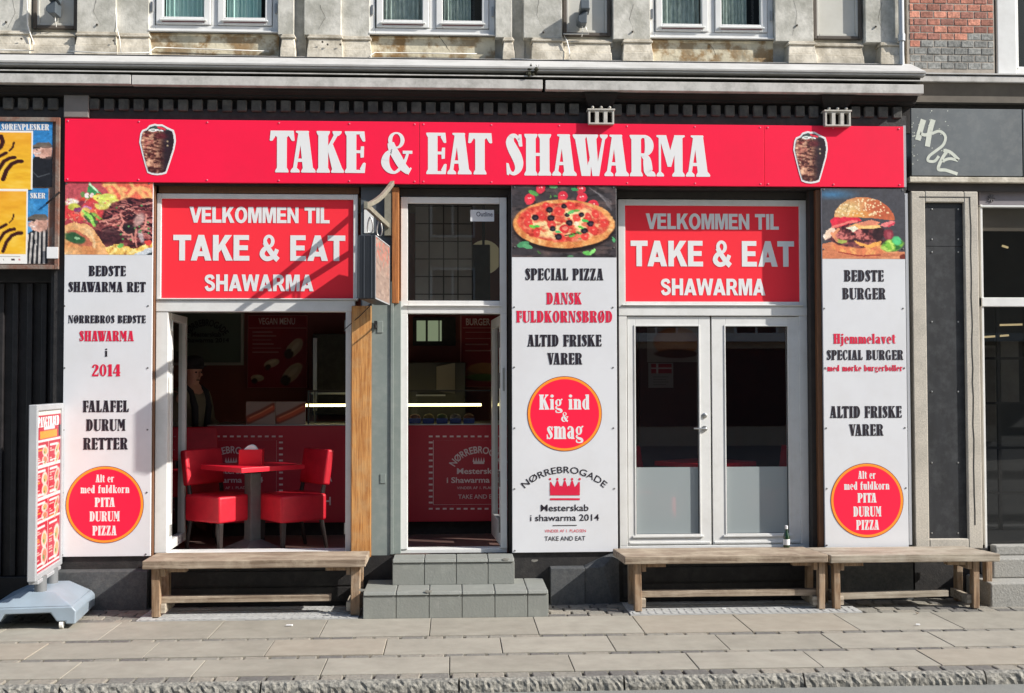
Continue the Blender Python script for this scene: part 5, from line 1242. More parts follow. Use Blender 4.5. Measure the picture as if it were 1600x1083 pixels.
# glass display on the counter with its lit tube
dc = empty('display_case', (X(640, CY), CY + .05, zt), 'glass display case with a lit tube standing on the red counter', 'display case')
a, b = X(480, CY), X(905, CY); zg = PX(560, 612, CY)[1]
m = MB(); m.quad(a, b, zt + .001, zg, CY + .03); m.build('glass_front', GLASS, dc)
m = MB(); m.box(a, b, CY + .02, CY + .04, zg, zg + .012); m.box(a, b, CY + .54, CY + .56, zg, zg + .012); m.box(a, a + .012, CY + .04, CY + .54, zg, zg + .012); m.box(a, a + .012, CY + .54, CY + .56, zt + .001, zg); m.box(a + .001, a + .013, CY + .041, CY + .055, zt + .001, zg); m.build('case_frame', mat('dark steel', s2l(40, 38, 37), .6), dc)
TUBE = mat('lit tube', (1, 1, 1), .5, emit=(1.0, .84, .36), estr=4.0)
m = MB(); a2, b2 = PX(476, 633, CY + .4)[0], PX(752, 633, CY + .4)[0]; zz = PX(600, 633, CY + .4)[1]; m.tube([(a2, CY + .4, zz), (b2, CY + .4, zz)], .013, 8); m.build('light_tube', TUBE, dc)
BLUE = mat('blue food tray', s2l(70, 84, 150), .5)
for k in range(5):
    xx = PX(640 + k * 21, 655, CY + .2)[0]; m = MB(); m.box(xx, xx + .105, CY + .08, CY + .34, zt + .002, zt + .05); o = m.build('food_tray', BLUE, dc, bevel=.006)
    m = MB(); m.lathe([(.05, 0), (.048, .02), (.03, .035), (.004, .04)], (xx + .052, CY + .2, zt + .05), 14); m.build('food', mat('tray food', (s2l(150, 60, 50), s2l(196, 170, 90), s2l(90, 130, 70), s2l(190, 180, 170), s2l(160, 90, 60))[k], .6, s2l(90, 60, 40), 30, .8), o, smooth=True)
# two picture cards of hot dogs
for k, px in enumerate(((386, 627.5, 431, 660), (432, 627.5, 478.5, 660))):
    p = Pic(48, 34, 12 + k); p.fill((150, 132, 122)); p.put(p.line([(.1, .78), (.55, .52), (.95, .25)], .19, .3), (120, 60, 44)); p.put(p.line([(.12, .78), (.55, .55), (.92, .28)], .10, .5), (186, 84, 52)); p.put(p.line([(.15, .7), (.55, .47), (.9, .22)], .03, .6), (214, 130, 90))
    a, b, c0, c1 = RX(*px, CY + .06)
    o = tag(p.mesh('picture_card', a, b, zt + .002, c1, CY + .005, None), ('hot dog picture card at the end of the counter, beside the dark standing space', 'hot dog picture card on the counter, next to the lit glass display')[k], 'picture', 'hot dog picture cards')
    m = MB(); m.box(a, b, CY + .006, CY + .02, zt + .002, c1); m.build('card_back', LETTER_WHITE, o)
# posters on the back wall
BW = 3.38
p = Pic(96, 116, 21); p.fill((150, 34, 44)); 
for q in (p.rect(0, 0, 1, .012), p.rect(0, .988, 1, 1), p.rect(0, 0, .014, 1), p.rect(.986, 0, 1, 1), p.rect(.02, .17, .98, .178)): p.put(q, (206, 150, 148))
for k in range(6): p.put(p.rect(.08, .225 + .055 * k, (.42, .48, .40, .44, .56, .52)[k], .238 + .055 * k), (190, 140, 138))
for x, y, L, a_ in ((.78, .45, .2, -52), (.40, .66, .13, -20), (.74, .80, .22, -45), (.17, .86, .11, 0)):
    p.put(p.ell(x, y, L, L * .42, a_, .15, .2), (206, 186, 160)); p.put(p.ell(x - L * .45, y + L * .4, L * .4, L * .3, a_, .3, .5), (70, 50, 44)); p.put(p.ell(x + .02, y - .02, L * .5, L * .15, a_, .4), (230, 214, 190))
a, b, c0, c1 = RX(387, 493, 480, 606, BW - .03)
po = tag(p.mesh('menu_poster', a, b, c0, c1, BW - .03, None), 'dark red vegan menu poster with wraps on the back wall', 'poster')
m = MB(); m.box(a, b, BW - .028, BW + .01, c0, c1); m.build('poster_back', CRED, po)
T = TXT(BW - .032); q0, q1 = PX(404, 507, BW - .03), PX(461, 497, BW - .03); T.sans('VEGAN MENU', q0[0], q1[0], q0[1], q1[1] - q0[1], 0, .005); T.build('lettering', PINK, po)
p = Pic(60, 116, 23); p.fill((150, 34, 44))
for q in (p.rect(0, 0, 1, .012), p.rect(0, .988, 1, 1), p.rect(0, 0, .025, 1), p.rect(.06, .175, .98, .182)): p.put(q, (206, 150, 148))
for k in range(4): p.put(p.rect(.12, .23 + .085 * k, (.7, .66, .62, .72)[k], .243 + .085 * k), (190, 140, 138))
p.put(p.ell(.55, .80, .42, .12, 0, .3, .3), (150, 110, 80)); p.put(p.ell(.55, .74, .38, .08, 0, .2), (196, 140, 90)); p.put(p.ell(.5, .86, .36, .05, 0, .3), (90, 120, 60))
a, b, c0, c1 = RX(719, 493, 790, 605, BW - .03)
po = tag(p.mesh('menu_poster', a, b, c0, c1, BW - .03, None), 'dark red burger menu poster seen through the open shop door', 'poster')
m = MB(); m.box(a, b, BW - .028, BW + .01, c0, c1); m.build('poster_back', CRED, po)
T = TXT(BW - .032); q0, q1 = PX(728, 508, BW - .03), PX(766, 498, BW - .03); T.sans('BURGER', q0[0], q1[0], q0[1], q1[1] - q0[1], 0, .02); T.build('lettering', PINK, po)
a, b, c0, c1 = RX(268, 489, 378, 568, BW - .03)
m = MB(); m.box(a, b, BW - .03, BW + .01, c0, c1); aw = tag(m.build('award_board', mat('grey green board', s2l(104, 116, 106), .3, s2l(90, 102, 94), 3, .9)), 'grey green award board with arched black words on the back wall', 'sign')
m = MB(); m.frame(a - .02, b + .02, c0 - .02, c1 + .02, BW - .045, BW - .0, .03); m.build('board_frame', mat('pale board frame', s2l(176, 176, 170), .5), aw)
T = TXT(BW - .033)
def awt(txt, x0_, x1_, yt, yb_, bold): q0, q1 = PX(x0_, yb_, BW - .03), PX(x1_, yt, BW - .03); T.sans(txt, q0[0], q1[0], q0[1], q1[1] - q0[1], 0, bold)
awt('Mesterskab', 299, 346, 519, 526, .03); awt('i Shawarma 2014', 284, 358, 528.5, 535, .03)
ccx, ccz = PX(322, 540, BW - .03); r = PX(322, 509, BW - .03)[1] - ccz; T.sans('N\u00d8RREBROGADE', -r * 1.05, r * 1.05, ccz, .07, 0, .03, arc=(ccx, ccz, r)); T.build('lettering', INK, aw)
# the kitchen behind the counter
a, b, c0, c1 = RX(484, 520, 530, 612, 2.6)
k_ = empty('grill', ((a + b) / 2, 2.9, c0), 'tall black kebab grill on the back counter in the open window', 'grill')
m = MB(); m.box(a, b + .25, 2.8, 3.2, c0 - .25, c1); m.build('grill_body', BLACKWALL, k_, bevel=.01); m = MB(); m.box(a + .02, a + .06, 2.72, 2.8, c0 - .2, c1 - .05); m.box(a, b + .2, 2.7, 2.8, c0 - .03, c0 - .01); m.build('grill_rail', STEEL, k_)
a, b, c0, c1 = RX(640, 566, 713, 613, 2.7)
k_ = empty('oven', ((a + b) / 2, 3.0, c0), 'steel oven with a tilted grey door behind the lit counter', 'oven')
m = MB(); m.box(a - .1, b + .1, 2.75, 3.2, c0 - .3, c1); m.build('oven_body', mat('dull dark steel', s2l(78, 76, 74), .4, metal=.5), k_, bevel=.01)
a2, b2, d0, d1 = RX(682, 567, 711, 611, 2.65); m = MB(); m.hexa([(a2, 2.62, d0), (b2, 2.66, d0 - .03), (a2, 2.66, d0), (b2, 2.70, d0 - .03), (a2, 2.62, d1 - .04), (b2, 2.66, d1), (a2, 2.66, d1 - .04), (b2, 2.70, d1)]); m.build('oven_door', mat('grey oven door', s2l(150, 142, 134), .5), k_)
a2, b2, d0, d1 = RX(650, 616.5, 696, 619, 2.6); m = MB(); m.box(a2, b2, 2.6, 2.63, d0, d1); m.build('shelf_edge', LETTER_WHITE, k_)
a, b, c0, c1 = RX(645, 496, 712, 540, BW - .04)
m = MB(); m.box(a, b, BW - .04, BW + .01, c0, c1); sw = tag(m.build('back_window', BLACKWALL), 'black framed window of pale green panes on the far back wall', 'window')
for u0, u1 in ((651, 665), (668.5, 685), (687, 690)):
    a, b, c0, c1 = RX(u0, 501, u1, 533, BW - .05); m = MB(); m.box(a, b, BW - .05, BW - .041, c0, c1); m.build('pane', mat('pale lit pane', s2l(140, 156, 120), .4, emit=(.45, .55, .35), estr=.22), sw)

# furniture
def make_chair(label, lift=0.0, group='red dining chairs inside the shop'):
    t = empty('dining_chair', (0, 0, FLOOR), label, 'chair', group)
    s = lift
    m = ML(); m.box(-.225, .215, -.215, .215, .25 + s, .475 + s); m.build('seat', LEATHER, t, bevel=.022, seg=4, smooth=True)
    Mb = Matrix.Translation((-.225, 0, .53 + s)) @ Matrix.Rotation(R(-9), 4, 'Y')
    m = ML(); m.box(-.035, .035, -.205, .205, .015, .32, M=Mb); m.build('backrest', LEATHER, t, bevel=.018, seg=4, smooth=True)
    for sy in (-1, 1):
        m = ML(); m.hexa([(.165, sy * .175 - .016, 0), (.195, sy * .175 - .016, 0), (.165, sy * .175 + .016, 0), (.195, sy * .175 + .016, 0), (.158, sy * .178 - .022, .25 + s), (.202, sy * .178 - .022, .25 + s), (.158, sy * .178 + .022, .25 + s), (.202, sy * .178 + .022, .25 + s)]); m.build('leg', DARKWOOD, t, bevel=.004)
        m = ML(); m.tube([(-.245, sy * .175, 0), (-.19, sy * .175, .27 + s), (-.205, sy * .175, .48 + s), (-.235, sy * .175, .62 + s)], [.016, .022, .020, .016], 8); m.build('leg', DARKWOOD, t, smooth=True)
    m = ML(); m.box(-.19, -.185, -.17, .17, .275 + s, .285 + s); m.box(-.17, .17, -.004, .004, .262 + s, .268 + s) if lift else None; m.build('rail', DARKWOOD, t)
    return t
def place(t, px, py_unused, Y, ang):
    t.location = (PX(px, 760, Y)[0], Y, FLOOR); t.rotation_euler = (0, 0, R(ang)); return t
c1_ = place(make_chair('red leatherette chair by the open casement at the window table'), 347, 0, .52, -38)
c2_ = copy_tree(c1_); c2_['label'] = 'red leatherette chair by the timber post at the window table'; place(c2_, 455, 0, .52, 218)
c3_ = place(make_chair('dim tall red chair behind the other two, next to the person', .17), 306, 0, 1.02, -75)
c4_ = copy_tree(c1_); c4_['label'] = 'blurred red chair behind the frosted pane with the door handle'; place(c4_, 1028, 0, .62, -30)
c5_ = copy_tree(c1_); c5_['label'] = 'blurred red chair behind the frosted pane next to the burger panel'; place(c5_, 1212, 0, .62, 205)
def make_table(label):
    t = empty('square_table', (0, 0, FLOOR), label, 'table', 'red square tables inside the shop')
    m = ML(); m.box(-.315, .315, -.315, .315, .685, .725); m.build('tabletop', REDTOP, t, bevel=.003)
    m = ML(); m.box(-.05, .05, -.05, .05, .07, .66); m.build('pedestal', IRON, t, bevel=.003)
    m = ML(); m.hexa([(-.20, -.20, .0), (.20, -.20, .0), (-.20, .20, .0), (.20, .20, .0), (-.20, -.20, .012), (.20, -.20, .012), (-.20, .20, .012), (.20, .20, .012)]); m.hexa([(-.18, -.18, .0125), (.18, -.18, .0125), (-.18, .18, .0125), (.18, .18, .0125), (-.06, -.06, .085), (.06, -.06, .085), (-.06, .06, .085), (.06, .06, .085)]); m.build('foot', IRON, t, bevel=.003)
    m = ML(); m.box(-.14, .14, -.14, .14, .66, .685); m.build('top_plate', RUBBER, t)
    return t
tb = make_table('red square table with grey pedestal in the open window'); tb.location = (PX(395, 728, .50)[0], .50, FLOOR); tb.rotation_euler = (0, 0, R(43))
t2 = copy_tree(tb); t2['label'] = 'red square table seen through the closed double door'; t2.location = (PX(1102, 728, .60)[0], .60, FLOOR); t2.rotation_euler = (0, 0, R(38))
nx, nz = PX(393, 727, .42)
nh = empty('napkin_holder', (nx, .42, FLOOR + .725), 'red napkin box with white napkins on the window table', 'napkin holder')
m = ML(); 
for a_ in (((-.098, -.092), (-.06, .06)), ((.092, .098), (-.06, .06)), ((-.092, .092), (-.06, -.054)), ((-.092, .092), (.054, .06)), ((-.092, .092), (-.054, .054))):
    m.box(a_[0][0], a_[0][1], a_[1][0], a_[1][1], .0, .135 if a_ != ((-.092, .092), (-.054, .054)) else .006)
m.build('box', REDTOP, nh, bevel=.002)
m = ML()
for k in range(9):
    hw = .088 - .002 * k
    yy = -.045 + .0105 * k
    pts = [(-hw * math.cos(t_), .02 + (.15 + .002 * (k % 3)) * math.sin(t_) if 0 < t_ < math.pi else .02) for t_ in [math.pi * q / 14 for q in range(15)]]
    m.prism(pts, yy, yy + .005)
m.build('napkins', mat('white paper', s2l(236, 234, 230), .8), nh, bevel=.002)

# ------------------------------------------------------------------ door steps
STEP = mat('grey slate tile', s2l(140, 142, 136), 0.6, s2l(112, 115, 110), 7, .5, bump=.2, dirt=s2l(164, 164, 158), dscale=7, damt=.55)
GROUT = mat('pale grout', s2l(150, 148, 140), .9, s2l(104, 102, 97), 12, .8)
ds = empty('door_steps', (PX(712, 940, -.6)[0], -.3, 0), 'two grey tiled steps up to the open shop door', 'steps')
core, tiles, nose = MB(), MB(), MB()
def step(xa_, xb_, y0, y1, z0, z1, offs):
    core.box(xa_ + .006, xb_ - .006, y0 + .006, y1, z0 - .1, z1 - .008)
    n = max(1, round((xb_ - xa_) / .25)); wd = .252; x = xa_
    while x < xb_ - .01:
        x2 = min(x + wd, xb_)
        tiles.box(x + .0035, x2 - .0035, y0, y0 + .006, z0, z1 - .032)
        nose.hexa([(x + .0035, y0 - .012, z1 - .026), (x2 - .0035, y0 - .012, z1 - .026), (x + .0035, y1, z1 - .026), (x2 - .0035, y1, z1 - .026), (x + .0035, y0 - .002, z1), (x2 - .0035, y0 - .002, z1), (x + .0035, y1, z1), (x2 - .0035, y1, z1)])
        x = x2
    for xs in ((xa_, xa_ + .006), (xb_ - .006, xb_)): tiles.box(xs[0], xs[1], y0 + .0065, y1, z0, z1 - .032)
sa, sb = PX(567, 940, -.6)[0], PX(857, 940, -.6)[0]; ua, ub = PX(613, 890, -.31)[0], PX(804, 890, -.31)[0]
step(sa, sb, -.60, -.05, .0, .203, 0); step(ua, ub, -.31, -.04, .204, .405, 0)
core.build('step_core', GROUT, ds); chips = MB()
for (x_, y_, Yq) in ((669, 924, -.613), (566, 922, -.613), (835, 876, -.322), (790, 874, -.322)):
    u, v = PX(x_, y_, Yq); chips.prism([(u - .025, v - .004), (u - .005, v - .012), (u + .022, v - .006), (u + .03, v + .006), (u - .02, v + .008)], Yq, Yq + .006)
chips.build('mortar_patch', GROUT, ds)
tiles.build('riser_tiles', STEP, ds, bevel=.0015); nose.build('tread_tiles', STEP, ds, bevel=.005)

# ------------------------------------------------------------------ benches
BENCHW = mat('sun bleached bench timber', s2l(166, 150, 131), 0.8, s2l(114, 97, 80), 5, .4, stretch=(.35, 7, 8), bump=.35, bscale=30, dirt=s2l(196, 182, 160), dscale=6, damt=.55)
BENCHL = mat('bench leg timber', s2l(158, 130, 102), 0.8, s2l(112, 88, 66), 6, .4, stretch=(6, 6, .5), bump=.3, bscale=30, dirt=s2l(180, 168, 150), dscale=6, damt=.5)
BENCHG = mat('greyed bench timber', s2l(174, 163, 146), 0.8, s2l(124, 112, 97), 5, .4, stretch=(.35, 7, 8), bump=.35, bscale=30, dirt=s2l(196, 188, 172), dscale=5, damt=.5)
def plank(mb, x0, x1, y0, y1, z0, z1, cut0=0, cut1=0, sag=0.0, n=10, r=rnd):
    vs, fs = [], []
    for i in range(n + 1):
        t_ = i / n
        for (y, c0, c1) in ((y0, 0, 0), (y1, cut0, cut1)):
            xx = (x0 + c0) * (1 - t_) + (x1 + c1) * t_
            zz = -sag * math.sin(math.pi * t_) + r.uniform(-.0012, .0012)
            vs += [(xx, y + r.uniform(-.0015, .0015), z0 + zz), (xx, y, z1 + zz + r.uniform(-.001, .001))]
    for i in range(n):
        a = i * 4; b = a + 4
        fs += [(a, b, b + 1, a + 1), (a + 2, a + 3, b + 3, b + 2), (a + 1, b + 1, b + 3, a + 3), (a, a + 2, b + 2, b)]
    fs += [(0, 1, 3, 2), (4 * n, 4 * n + 2, 4 * n + 3, 4 * n + 1)]
    mb.add(vs, fs)
def bench(name_label, pxa, pxb, wood, legs, z1=.447, cutL=0, cutR=0, stretch=None, broken=False):
    xa_, xb_ = PX(pxa, 877, -.55)[0], PX(pxb, 877, -.55)[0]
    t = empty('bench', ((xa_ + xb_) / 2, -.33, 0), name_label, 'bench', 'timber benches along the shop front')
    m = MB(); plank(m, xa_, xb_, -.55, -.335, z1 - .062, z1, cutL * .5, cutR * .5); m.build('seat_plank', wood, t, bevel=.006)
    m = MB(); plank(m, xa_ + cutL * .5, xb_ + cutR * .5, -.328, -.105, z1 - .060, z1 - .001, cutL * .5, cutR * .5); m.build('seat_plank', wood, t, bevel=.006)
    for (lx, wd, sd) in legs:
        x0_ = PX(lx, 920, -.48)[0]
        for yy in (-.50, -.20):
            m = MB(); m.hexa([(x0_, yy, 0.002), (x0_ + wd, yy, 0.002), (x0_, yy + .07, 0.002), (x0_ + wd, yy + .07, 0.002), (x0_ - .004 * sd, yy, z1 - .063), (x0_ + wd - .004 * sd, yy, z1 - .063), (x0_ - .004 * sd, yy + .07, z1 - .063), (x0_ + wd - .004 * sd, yy + .07, z1 - .063)]); m.build('leg', BENCHL, t, bevel=.004)
        m = MB(); m.box(x0_ + (wd if sd > 0 else -.035), x0_ + (wd + .035 if sd > 0 else 0), -.49, -.13, z1 - .13, z1 - .064); m.build('cross_rail', BENCHL, t, bevel=.003)
        m = MB(); a = x0_ + (wd + .036 if sd > 0 else -.036); m.box(min(a, a + .16 * sd), max(a, a + .16 * sd), -.47, -.40, z1 - .098, z1 - .064); m.build('seat_batten', BENCHL, t, bevel=.003)
        m = MB(); m.box(x0_ + (wd if sd > 0 else -.035), x0_ + (wd + .035 if sd > 0 else 0), -.47, -.15, .035, .105); m.build('foot_rail', BENCHG, t, bevel=.003)
    if stretch:
        a, b, za_, zb_ = stretch; a, b = PX(a, 935, -.42)[0], PX(b, 935, -.42)[0]
        m = MB(); m.hexa([(a, -.43, za_), (b, -.43, zb_), (a, -.37, za_), (b, -.37, zb_), (a, -.43, za_ + .05), (b, -.43, zb_ + .05), (a, -.37, za_ + .05), (b, -.37, zb_ + .05)]); m.build('stretcher', BENCHG if broken else wood, t, bevel=.004)
    return t
bench('brown timber bench below the open window beside the steps', 222, 571, BENCHW, ((238, .06, 1), (548, .07, -1)), stretch=(250, 517, .106, .106))
bench('brown timber bench in front of the closed double door, a bottle on it', 976, 1294, BENCHW, ((991.5, .055, 1), (1278, .05, -1)), cutL=-.03, cutR=-.06, stretch=(1001, 1279, .106, .106))
b3 = bench('greyed timber bench at the burger panel with a loose low stretcher', 1298, 1563, BENCHG, ((1302.5, .05, 1), (1519, .05, -1)), z1=.440, cutL=-.06, cutR=-.09, stretch=(1312, 1482, .07, .085), broken=True)
m = MB(); x0_ = PX(1538, 920, -.3)[0]; m.hexa([(x0_, -.34, .002), (x0_ + .05, -.34, .002), (x0_, -.27, .002), (x0_ + .05, -.27, .002), (x0_, -.34, .376), (x0_ + .05, -.34, .376), (x0_, -.27, .376), (x0_ + .05, -.27, .376)]); m.build('leg', BENCHL, b3, bevel=.004)
# bottle
bx, bz = PX(1229, 858, -.14)
bt = empty('beer_bottle', (bx, -.14, .447), 'small dark green bottle with white label standing on the bench', 'bottle')
m = ML(); m.lathe([(.024, 0), (.0265, .006), (.0265, .085), (.022, .105), (.011, .13), (.0095, .165), (.011, .168), (.011, .174), (.004, .175)], n=18); m.build('glass', mat('dark green glass', s2l(20, 52, 30), .12, spec=.8), bt, smooth=True)
m = ML(); m.lathe([(.0270, .022), (.0272, .022), (.0272, .068), (.0270, .068)], n=18); m.build('paper_label', LETTER_WHITE, bt, smooth=True)
m = ML(); m.lathe([(.0115, .150), (.0118, .150), (.0122, .176), (.006, .178)], n=14); m.build('foil_cap', LETTER_WHITE, bt, smooth=True)

# ------------------------------------------------------------------ pavement sign on a wheeled base
PLAST = mat('pale blue grey plastic', s2l(146, 160, 172), 0.4, s2l(132, 146, 158), 3, .9, dirt=s2l(120, 122, 122), dscale=4, damt=.3)
ANOD = mat('anodised frame', s2l(176, 178, 181), .4, s2l(158, 160, 163), 4, .9, metal=.1)
ax, ay = -3.10, -.50
ps = empty('pavement_sign', (ax, ay, 0), 'silver framed menu board on a wheeled grey plastic base', 'pavement sign', rz=R(6))
m = ML()
k9 = .88
out = [(x * k9 - .03, z) for x, z in [(-.36, .035), (-.31, .035), (-.31, .055), (-.24, .055), (-.19, .12), (.17, .12), (.22, .055), (.29, .055), (.29, .035), (.37, .035), (.375, .13), (.34, .165), (-.33, .165), (-.365, .13)]]
m.prism(out, -.36, .34)
m.hexa([(-.33 * k9 - .03, -.352, .1655), (.34 * k9 - .03, -.352, .1655), (-.33 * k9 - .03, .332, .1655), (.34 * k9 - .03, .332, .1655), (-.13, -.24, .255), (.12, -.24, .255), (-.13, .26, .255), (.12, .26, .255)])
m.build('base', PLAST, ps, bevel=.014, seg=3, smooth=True)
for xx in (-.272, .194):
    for yy in (-.33, .30):
        m = ML(); 
        M = Matrix.Translation((xx, yy, .032)) @ Matrix.Rotation(R(90), 4, 'Z') @ Matrix.Rotation(R(90), 4, 'Z')
        ring = [(.032 * math.cos(2 * math.pi * k / 16), .032 * math.sin(2 * math.pi * k / 16)) for k in range(16)]
        m.add([(xx - .014, yy + a, .032 + b) for a, b in ring] + [(xx + .014, yy + a, .032 + b) for a, b in ring], [(k, (k + 1) % 16, 16 + (k + 1) % 16, 16 + k) for k in range(16)] + [list(range(16)), list(range(16, 32))])
        m.build('wheel', CABLE, ps, bevel=.003)
tl = R(-1.5)
for yy in (-.19, .17):
    m = ML(); m.lathe([(.045, .22), (.045, .37)], (0.01, yy, 0), 18); m.build('post', mat('grey spring sleeve', s2l(112, 114, 116), .5), ps, smooth=True)
zb_, zt_ = .36, 1.645
m = ML(); hw = .425
m.box(-.03, .03, -hw, -hw + .045, zb_, zt_); m.box(-.03, .03, hw - .045, hw, zb_, zt_); m.box(-.03, .03, -hw + .045, hw - .045, zb_, zb_ + .045); m.box(-.03, .03, -hw + .045, hw - .045, zt_ - .045, zt_)
m.box(-.035, .035, -.36, .36, zb_ - .03, zb_ - .001)
m.build('frame', ANOD, ps, bevel=.006)
def pic_menu():
    p = Pic(92, 150, 31); p.fill((196, 40, 62))
    rs = p.rs
    p.put(p.rect(0, 0, 1, .03), (236, 236, 226))
    p.put(p.rect(.0, .185, 1, .20), (246, 240, 240)); p.put(p.rect(.15, .135, .85, .178), (250, 160, 50)); p.put(p.rect(.3, .105, .75, .125), (250, 230, 230))
    p.put(p.rect(.0, .11, .09, .18), (60, 40, 50)); p.put(p.rect(.91, .11, 1, .18), (60, 40, 50))
    rows = (.20, .355, .555, .70, .985)
    for r in range(4):
        y0, y1 = rows[r], rows[r + 1]
        p.put(p.rect(0, y1 - .012, 1, y1 + .003), (246, 240, 240))
        for c in range(2):
            x0 = .5 * c
            p.put(p.rect(x0 + .05, y0 + .018, x0 + .38, y0 + .034), (250, 236, 236))
            h = y1 - y0
            for k in range(int(h / .018) - 2):
                if rs.rand() < .8: p.put(p.rect(x0 + .05, y0 + .045 + .016 * k, x0 + .12 + .14 * rs.rand(), y0 + .050 + .016 * k), (246, 200, 190) if rs.rand() < .75 else (250, 170, 60))
            for k in range(2):
                cx, cy = x0 + .36, y0 + h * (.38 + .36 * k)
                p.put(p.ell(cx, cy, .12, h * .20, -25 if c else 0, .2, .3), (236, 214, 200)); p.put(p.ell(cx + .01, cy, .08, h * .13, -25 if c else 0, .3, .5), (212, 130, 100) if rs.rand() < .5 else (226, 170, 110)); p.put(p.ell(cx - .02, cy + .01, .03, h * .05), (90, 150, 80))
            p.put(p.rect(x0 + .05, y1 - .035, x0 + .34, y1 - .025), (250, 232, 232))
    p.put(p.rect(.485, .2, .505, .985), (246, 240, 240))
    p.c *= .84
    return p
Mside = Matrix(((0, -1, 0, 0), (1, 0, 0, 0), (0, 0, 1, 0), (0, 0, 0, 1)))          # picture plane turned to face along +x
o = pic_menu().mesh('menu_print', -hw + .045, hw - .045, zb_ + .045, zt_ - .045, -.014, ps, M=Mside)
T = TXT(0); 
ps_, w_ = slab_outline('PANGTILBUD', .03)
kx = .66 / w_
bt_ = ML(); kk = 0
for poly in ps_:
    kk += 1; bt_.add([(.0145 + .00003 * (kk % 23), -.33 + a * kx, 1.475 + b * .075) for a, b in poly], [tuple(range(len(poly)))])
bt_.build('lettering', LETTER_WHITE, ps)
m = ML(); m.box(-.012, .0135, -hw + .046, hw - .046, zb_ + .046, zt_ - .046); m.build('back_board', LETTER_WHITE, ps)

# litter
for k, (x_, y_) in enumerate(((1433, 959), (1434, 977), (1362, 1066), (1419, 1066), (1131, 952), (1027, 1069), (1140, 1067), (457, 1077), (452, 978))):
    zg_ = -.078 if y_ > 1060 else .004
    u, v = GX(x_, y_, zg_); c = MB(); s_ = .010 + .008 * ((k * 7) % 3)
    c.slab([(u - s_, v - .006), (u + s_ * .8, v - .009), (u + s_, v + .006), (u - s_ * .6, v + .010)], zg_ + .001, zg_ + .010)
    tag(c.build('litter_scrap', LETTER_WHITE if k % 3 else BENCHW, bevel=.002), 'small pale scrap of litter lying on the street', 'litter', 'scraps of litter on the street')

# ------------------------------------------------------------------ hanging sign on its bracket
hx, hz0, hz1 = -.64, 2.433, 2.915
hs = empty('hanging_sign', (hx + .03, -.45, hz1), 'black box sign with faded print hanging from an arm beside the open window', 'sign', rz=R(-5.5))
m = ML(); m.box(-.062, .062, -.355, .355, hz0 - hz1, 0); m.build('sign_box', mat('black sign box', s2l(44, 48, 54), .5, s2l(34, 37, 42), 3, .9), hs, bevel=.006)
m = ML(); m.box(-.066, -.058, -.357, -.352, hz0 - hz1 + .006, -.004); m.box(-.025, -.018, -.3575, -.355, hz0 - hz1 + .006, -.004); m.box(.03, .04, -.3575, -.355, hz0 - hz1 + .006, -.004); m.build('edge_rib', mat('grey rib', s2l(74, 78, 84), .5), hs)
p = Pic(70, 50, 40); p.fill((142, 122, 112)); n = p.noise(8, 18, 3); p.put(np.clip((n - .5) * 5, 0, 1), (162, 142, 130)); p.put(np.clip((p.noise(22, 22, 2) - .55) * 6, 0, 1) * np.clip(1.3 - 2.2 * p.yy, 0, 1), (190, 92, 78)); p.put(np.clip((p.noise(6, 30, 2) - .6) * 6, 0, 1), (112, 96, 90), .7)
p.mesh('faded_print', -.345, .345, hz0 - hz1 + .012, -.012, -.0635, hs, M=Mside)
m = ML(); m.box(.0622, .066, -.355, .355, hz0 - hz1, hz0 - hz1 + .01); m.box(.0622, .066, -.355, .355, -.01, 0); m.box(.0622, .066, -.355, -.346, hz0 - hz1 + .0105, -.0105); m.box(.0622, .066, .346, .355, hz0 - hz1 + .0105, -.0105); m.build('print_frame', ANOD, hs)
BR = mat('weathered bracket steel', s2l(150, 146, 130), .6, s2l(116, 112, 100), 12, .9, metal=.2)
kx_, kz_ = PX(572, 321, -.72)
def bar(p0, p1, w_, h_):
    p0, p1 = Vector(p0), Vector(p1); d = (p1 - p0); L = d.length; d.normalize()
    sx = d.cross(Vector((0, 0, 1))).normalized(); uz = sx.cross(d).normalized()
    c = []
    for s in (-h_ / 2, h_ / 2):
        for e in (p0, p1):
            for q in (-w_ / 2, w_ / 2): c.append(e + sx * q + uz * s)
    return [c[i] for i in (0, 1, 2, 3, 4, 5, 6, 7)]
br = empty('sign_bracket', (PX(606, 320, -.05)[0], -.05, PX(606, 320, -.05)[1]), 'weathered steel bracket with two arms above the hanging box sign', 'bracket')
m = MB()
q0 = Vector((kx_, -.72, kz_)); e1 = PX(606, 353, -.04); e2 = PX(614, 285, -.06)
m.hexa(bar(q0, (e1[0], -.04, e1[1]), .03, .04))
prev = q0
for k in range(1, 8):
    t_ = k / 7; P = q0.lerp(Vector((e2[0], -.06, e2[1])), t_) + Vector((0, 0, -.035 * math.sin(math.pi * t_)))
    m.hexa(bar(prev, P, .032, .035)); prev = P
m.box(kx_ - .016, kx_ + .016, -.75, -.70, kz_ - .03, kz_ + .025)
m.build('bracket_arm', BR, br, bevel=.003)
m = MB(); m.box(e1[0] - .03, e1[0] + .03, -.04, -.012, e1[1] - .08, e1[1] + .30); m.build('wall_plate', BR, br, bevel=.003)
for (cx_, cy_, Yc) in ((578.5, 352, -.62), (593, 357, -.25)):
    a, b = PX(cx_, cy_, Yc); m = MB(); L = .062
    m.tube([(a + .020 * math.sin(t_) * (1 - .35 * math.cos(t_)), Yc, b + L * math.cos(t_)) for t_ in [2 * math.pi * k / 20 for k in range(21)]], .006, 8, cap=False)
    tag(m.build('carabiner', STEEL, smooth='all'), 'steel snap hook at the %s end of the hanging box sign' % ('street' if Yc < -.5 else 'wall'), 'snap hook', 'snap hooks holding the box sign')
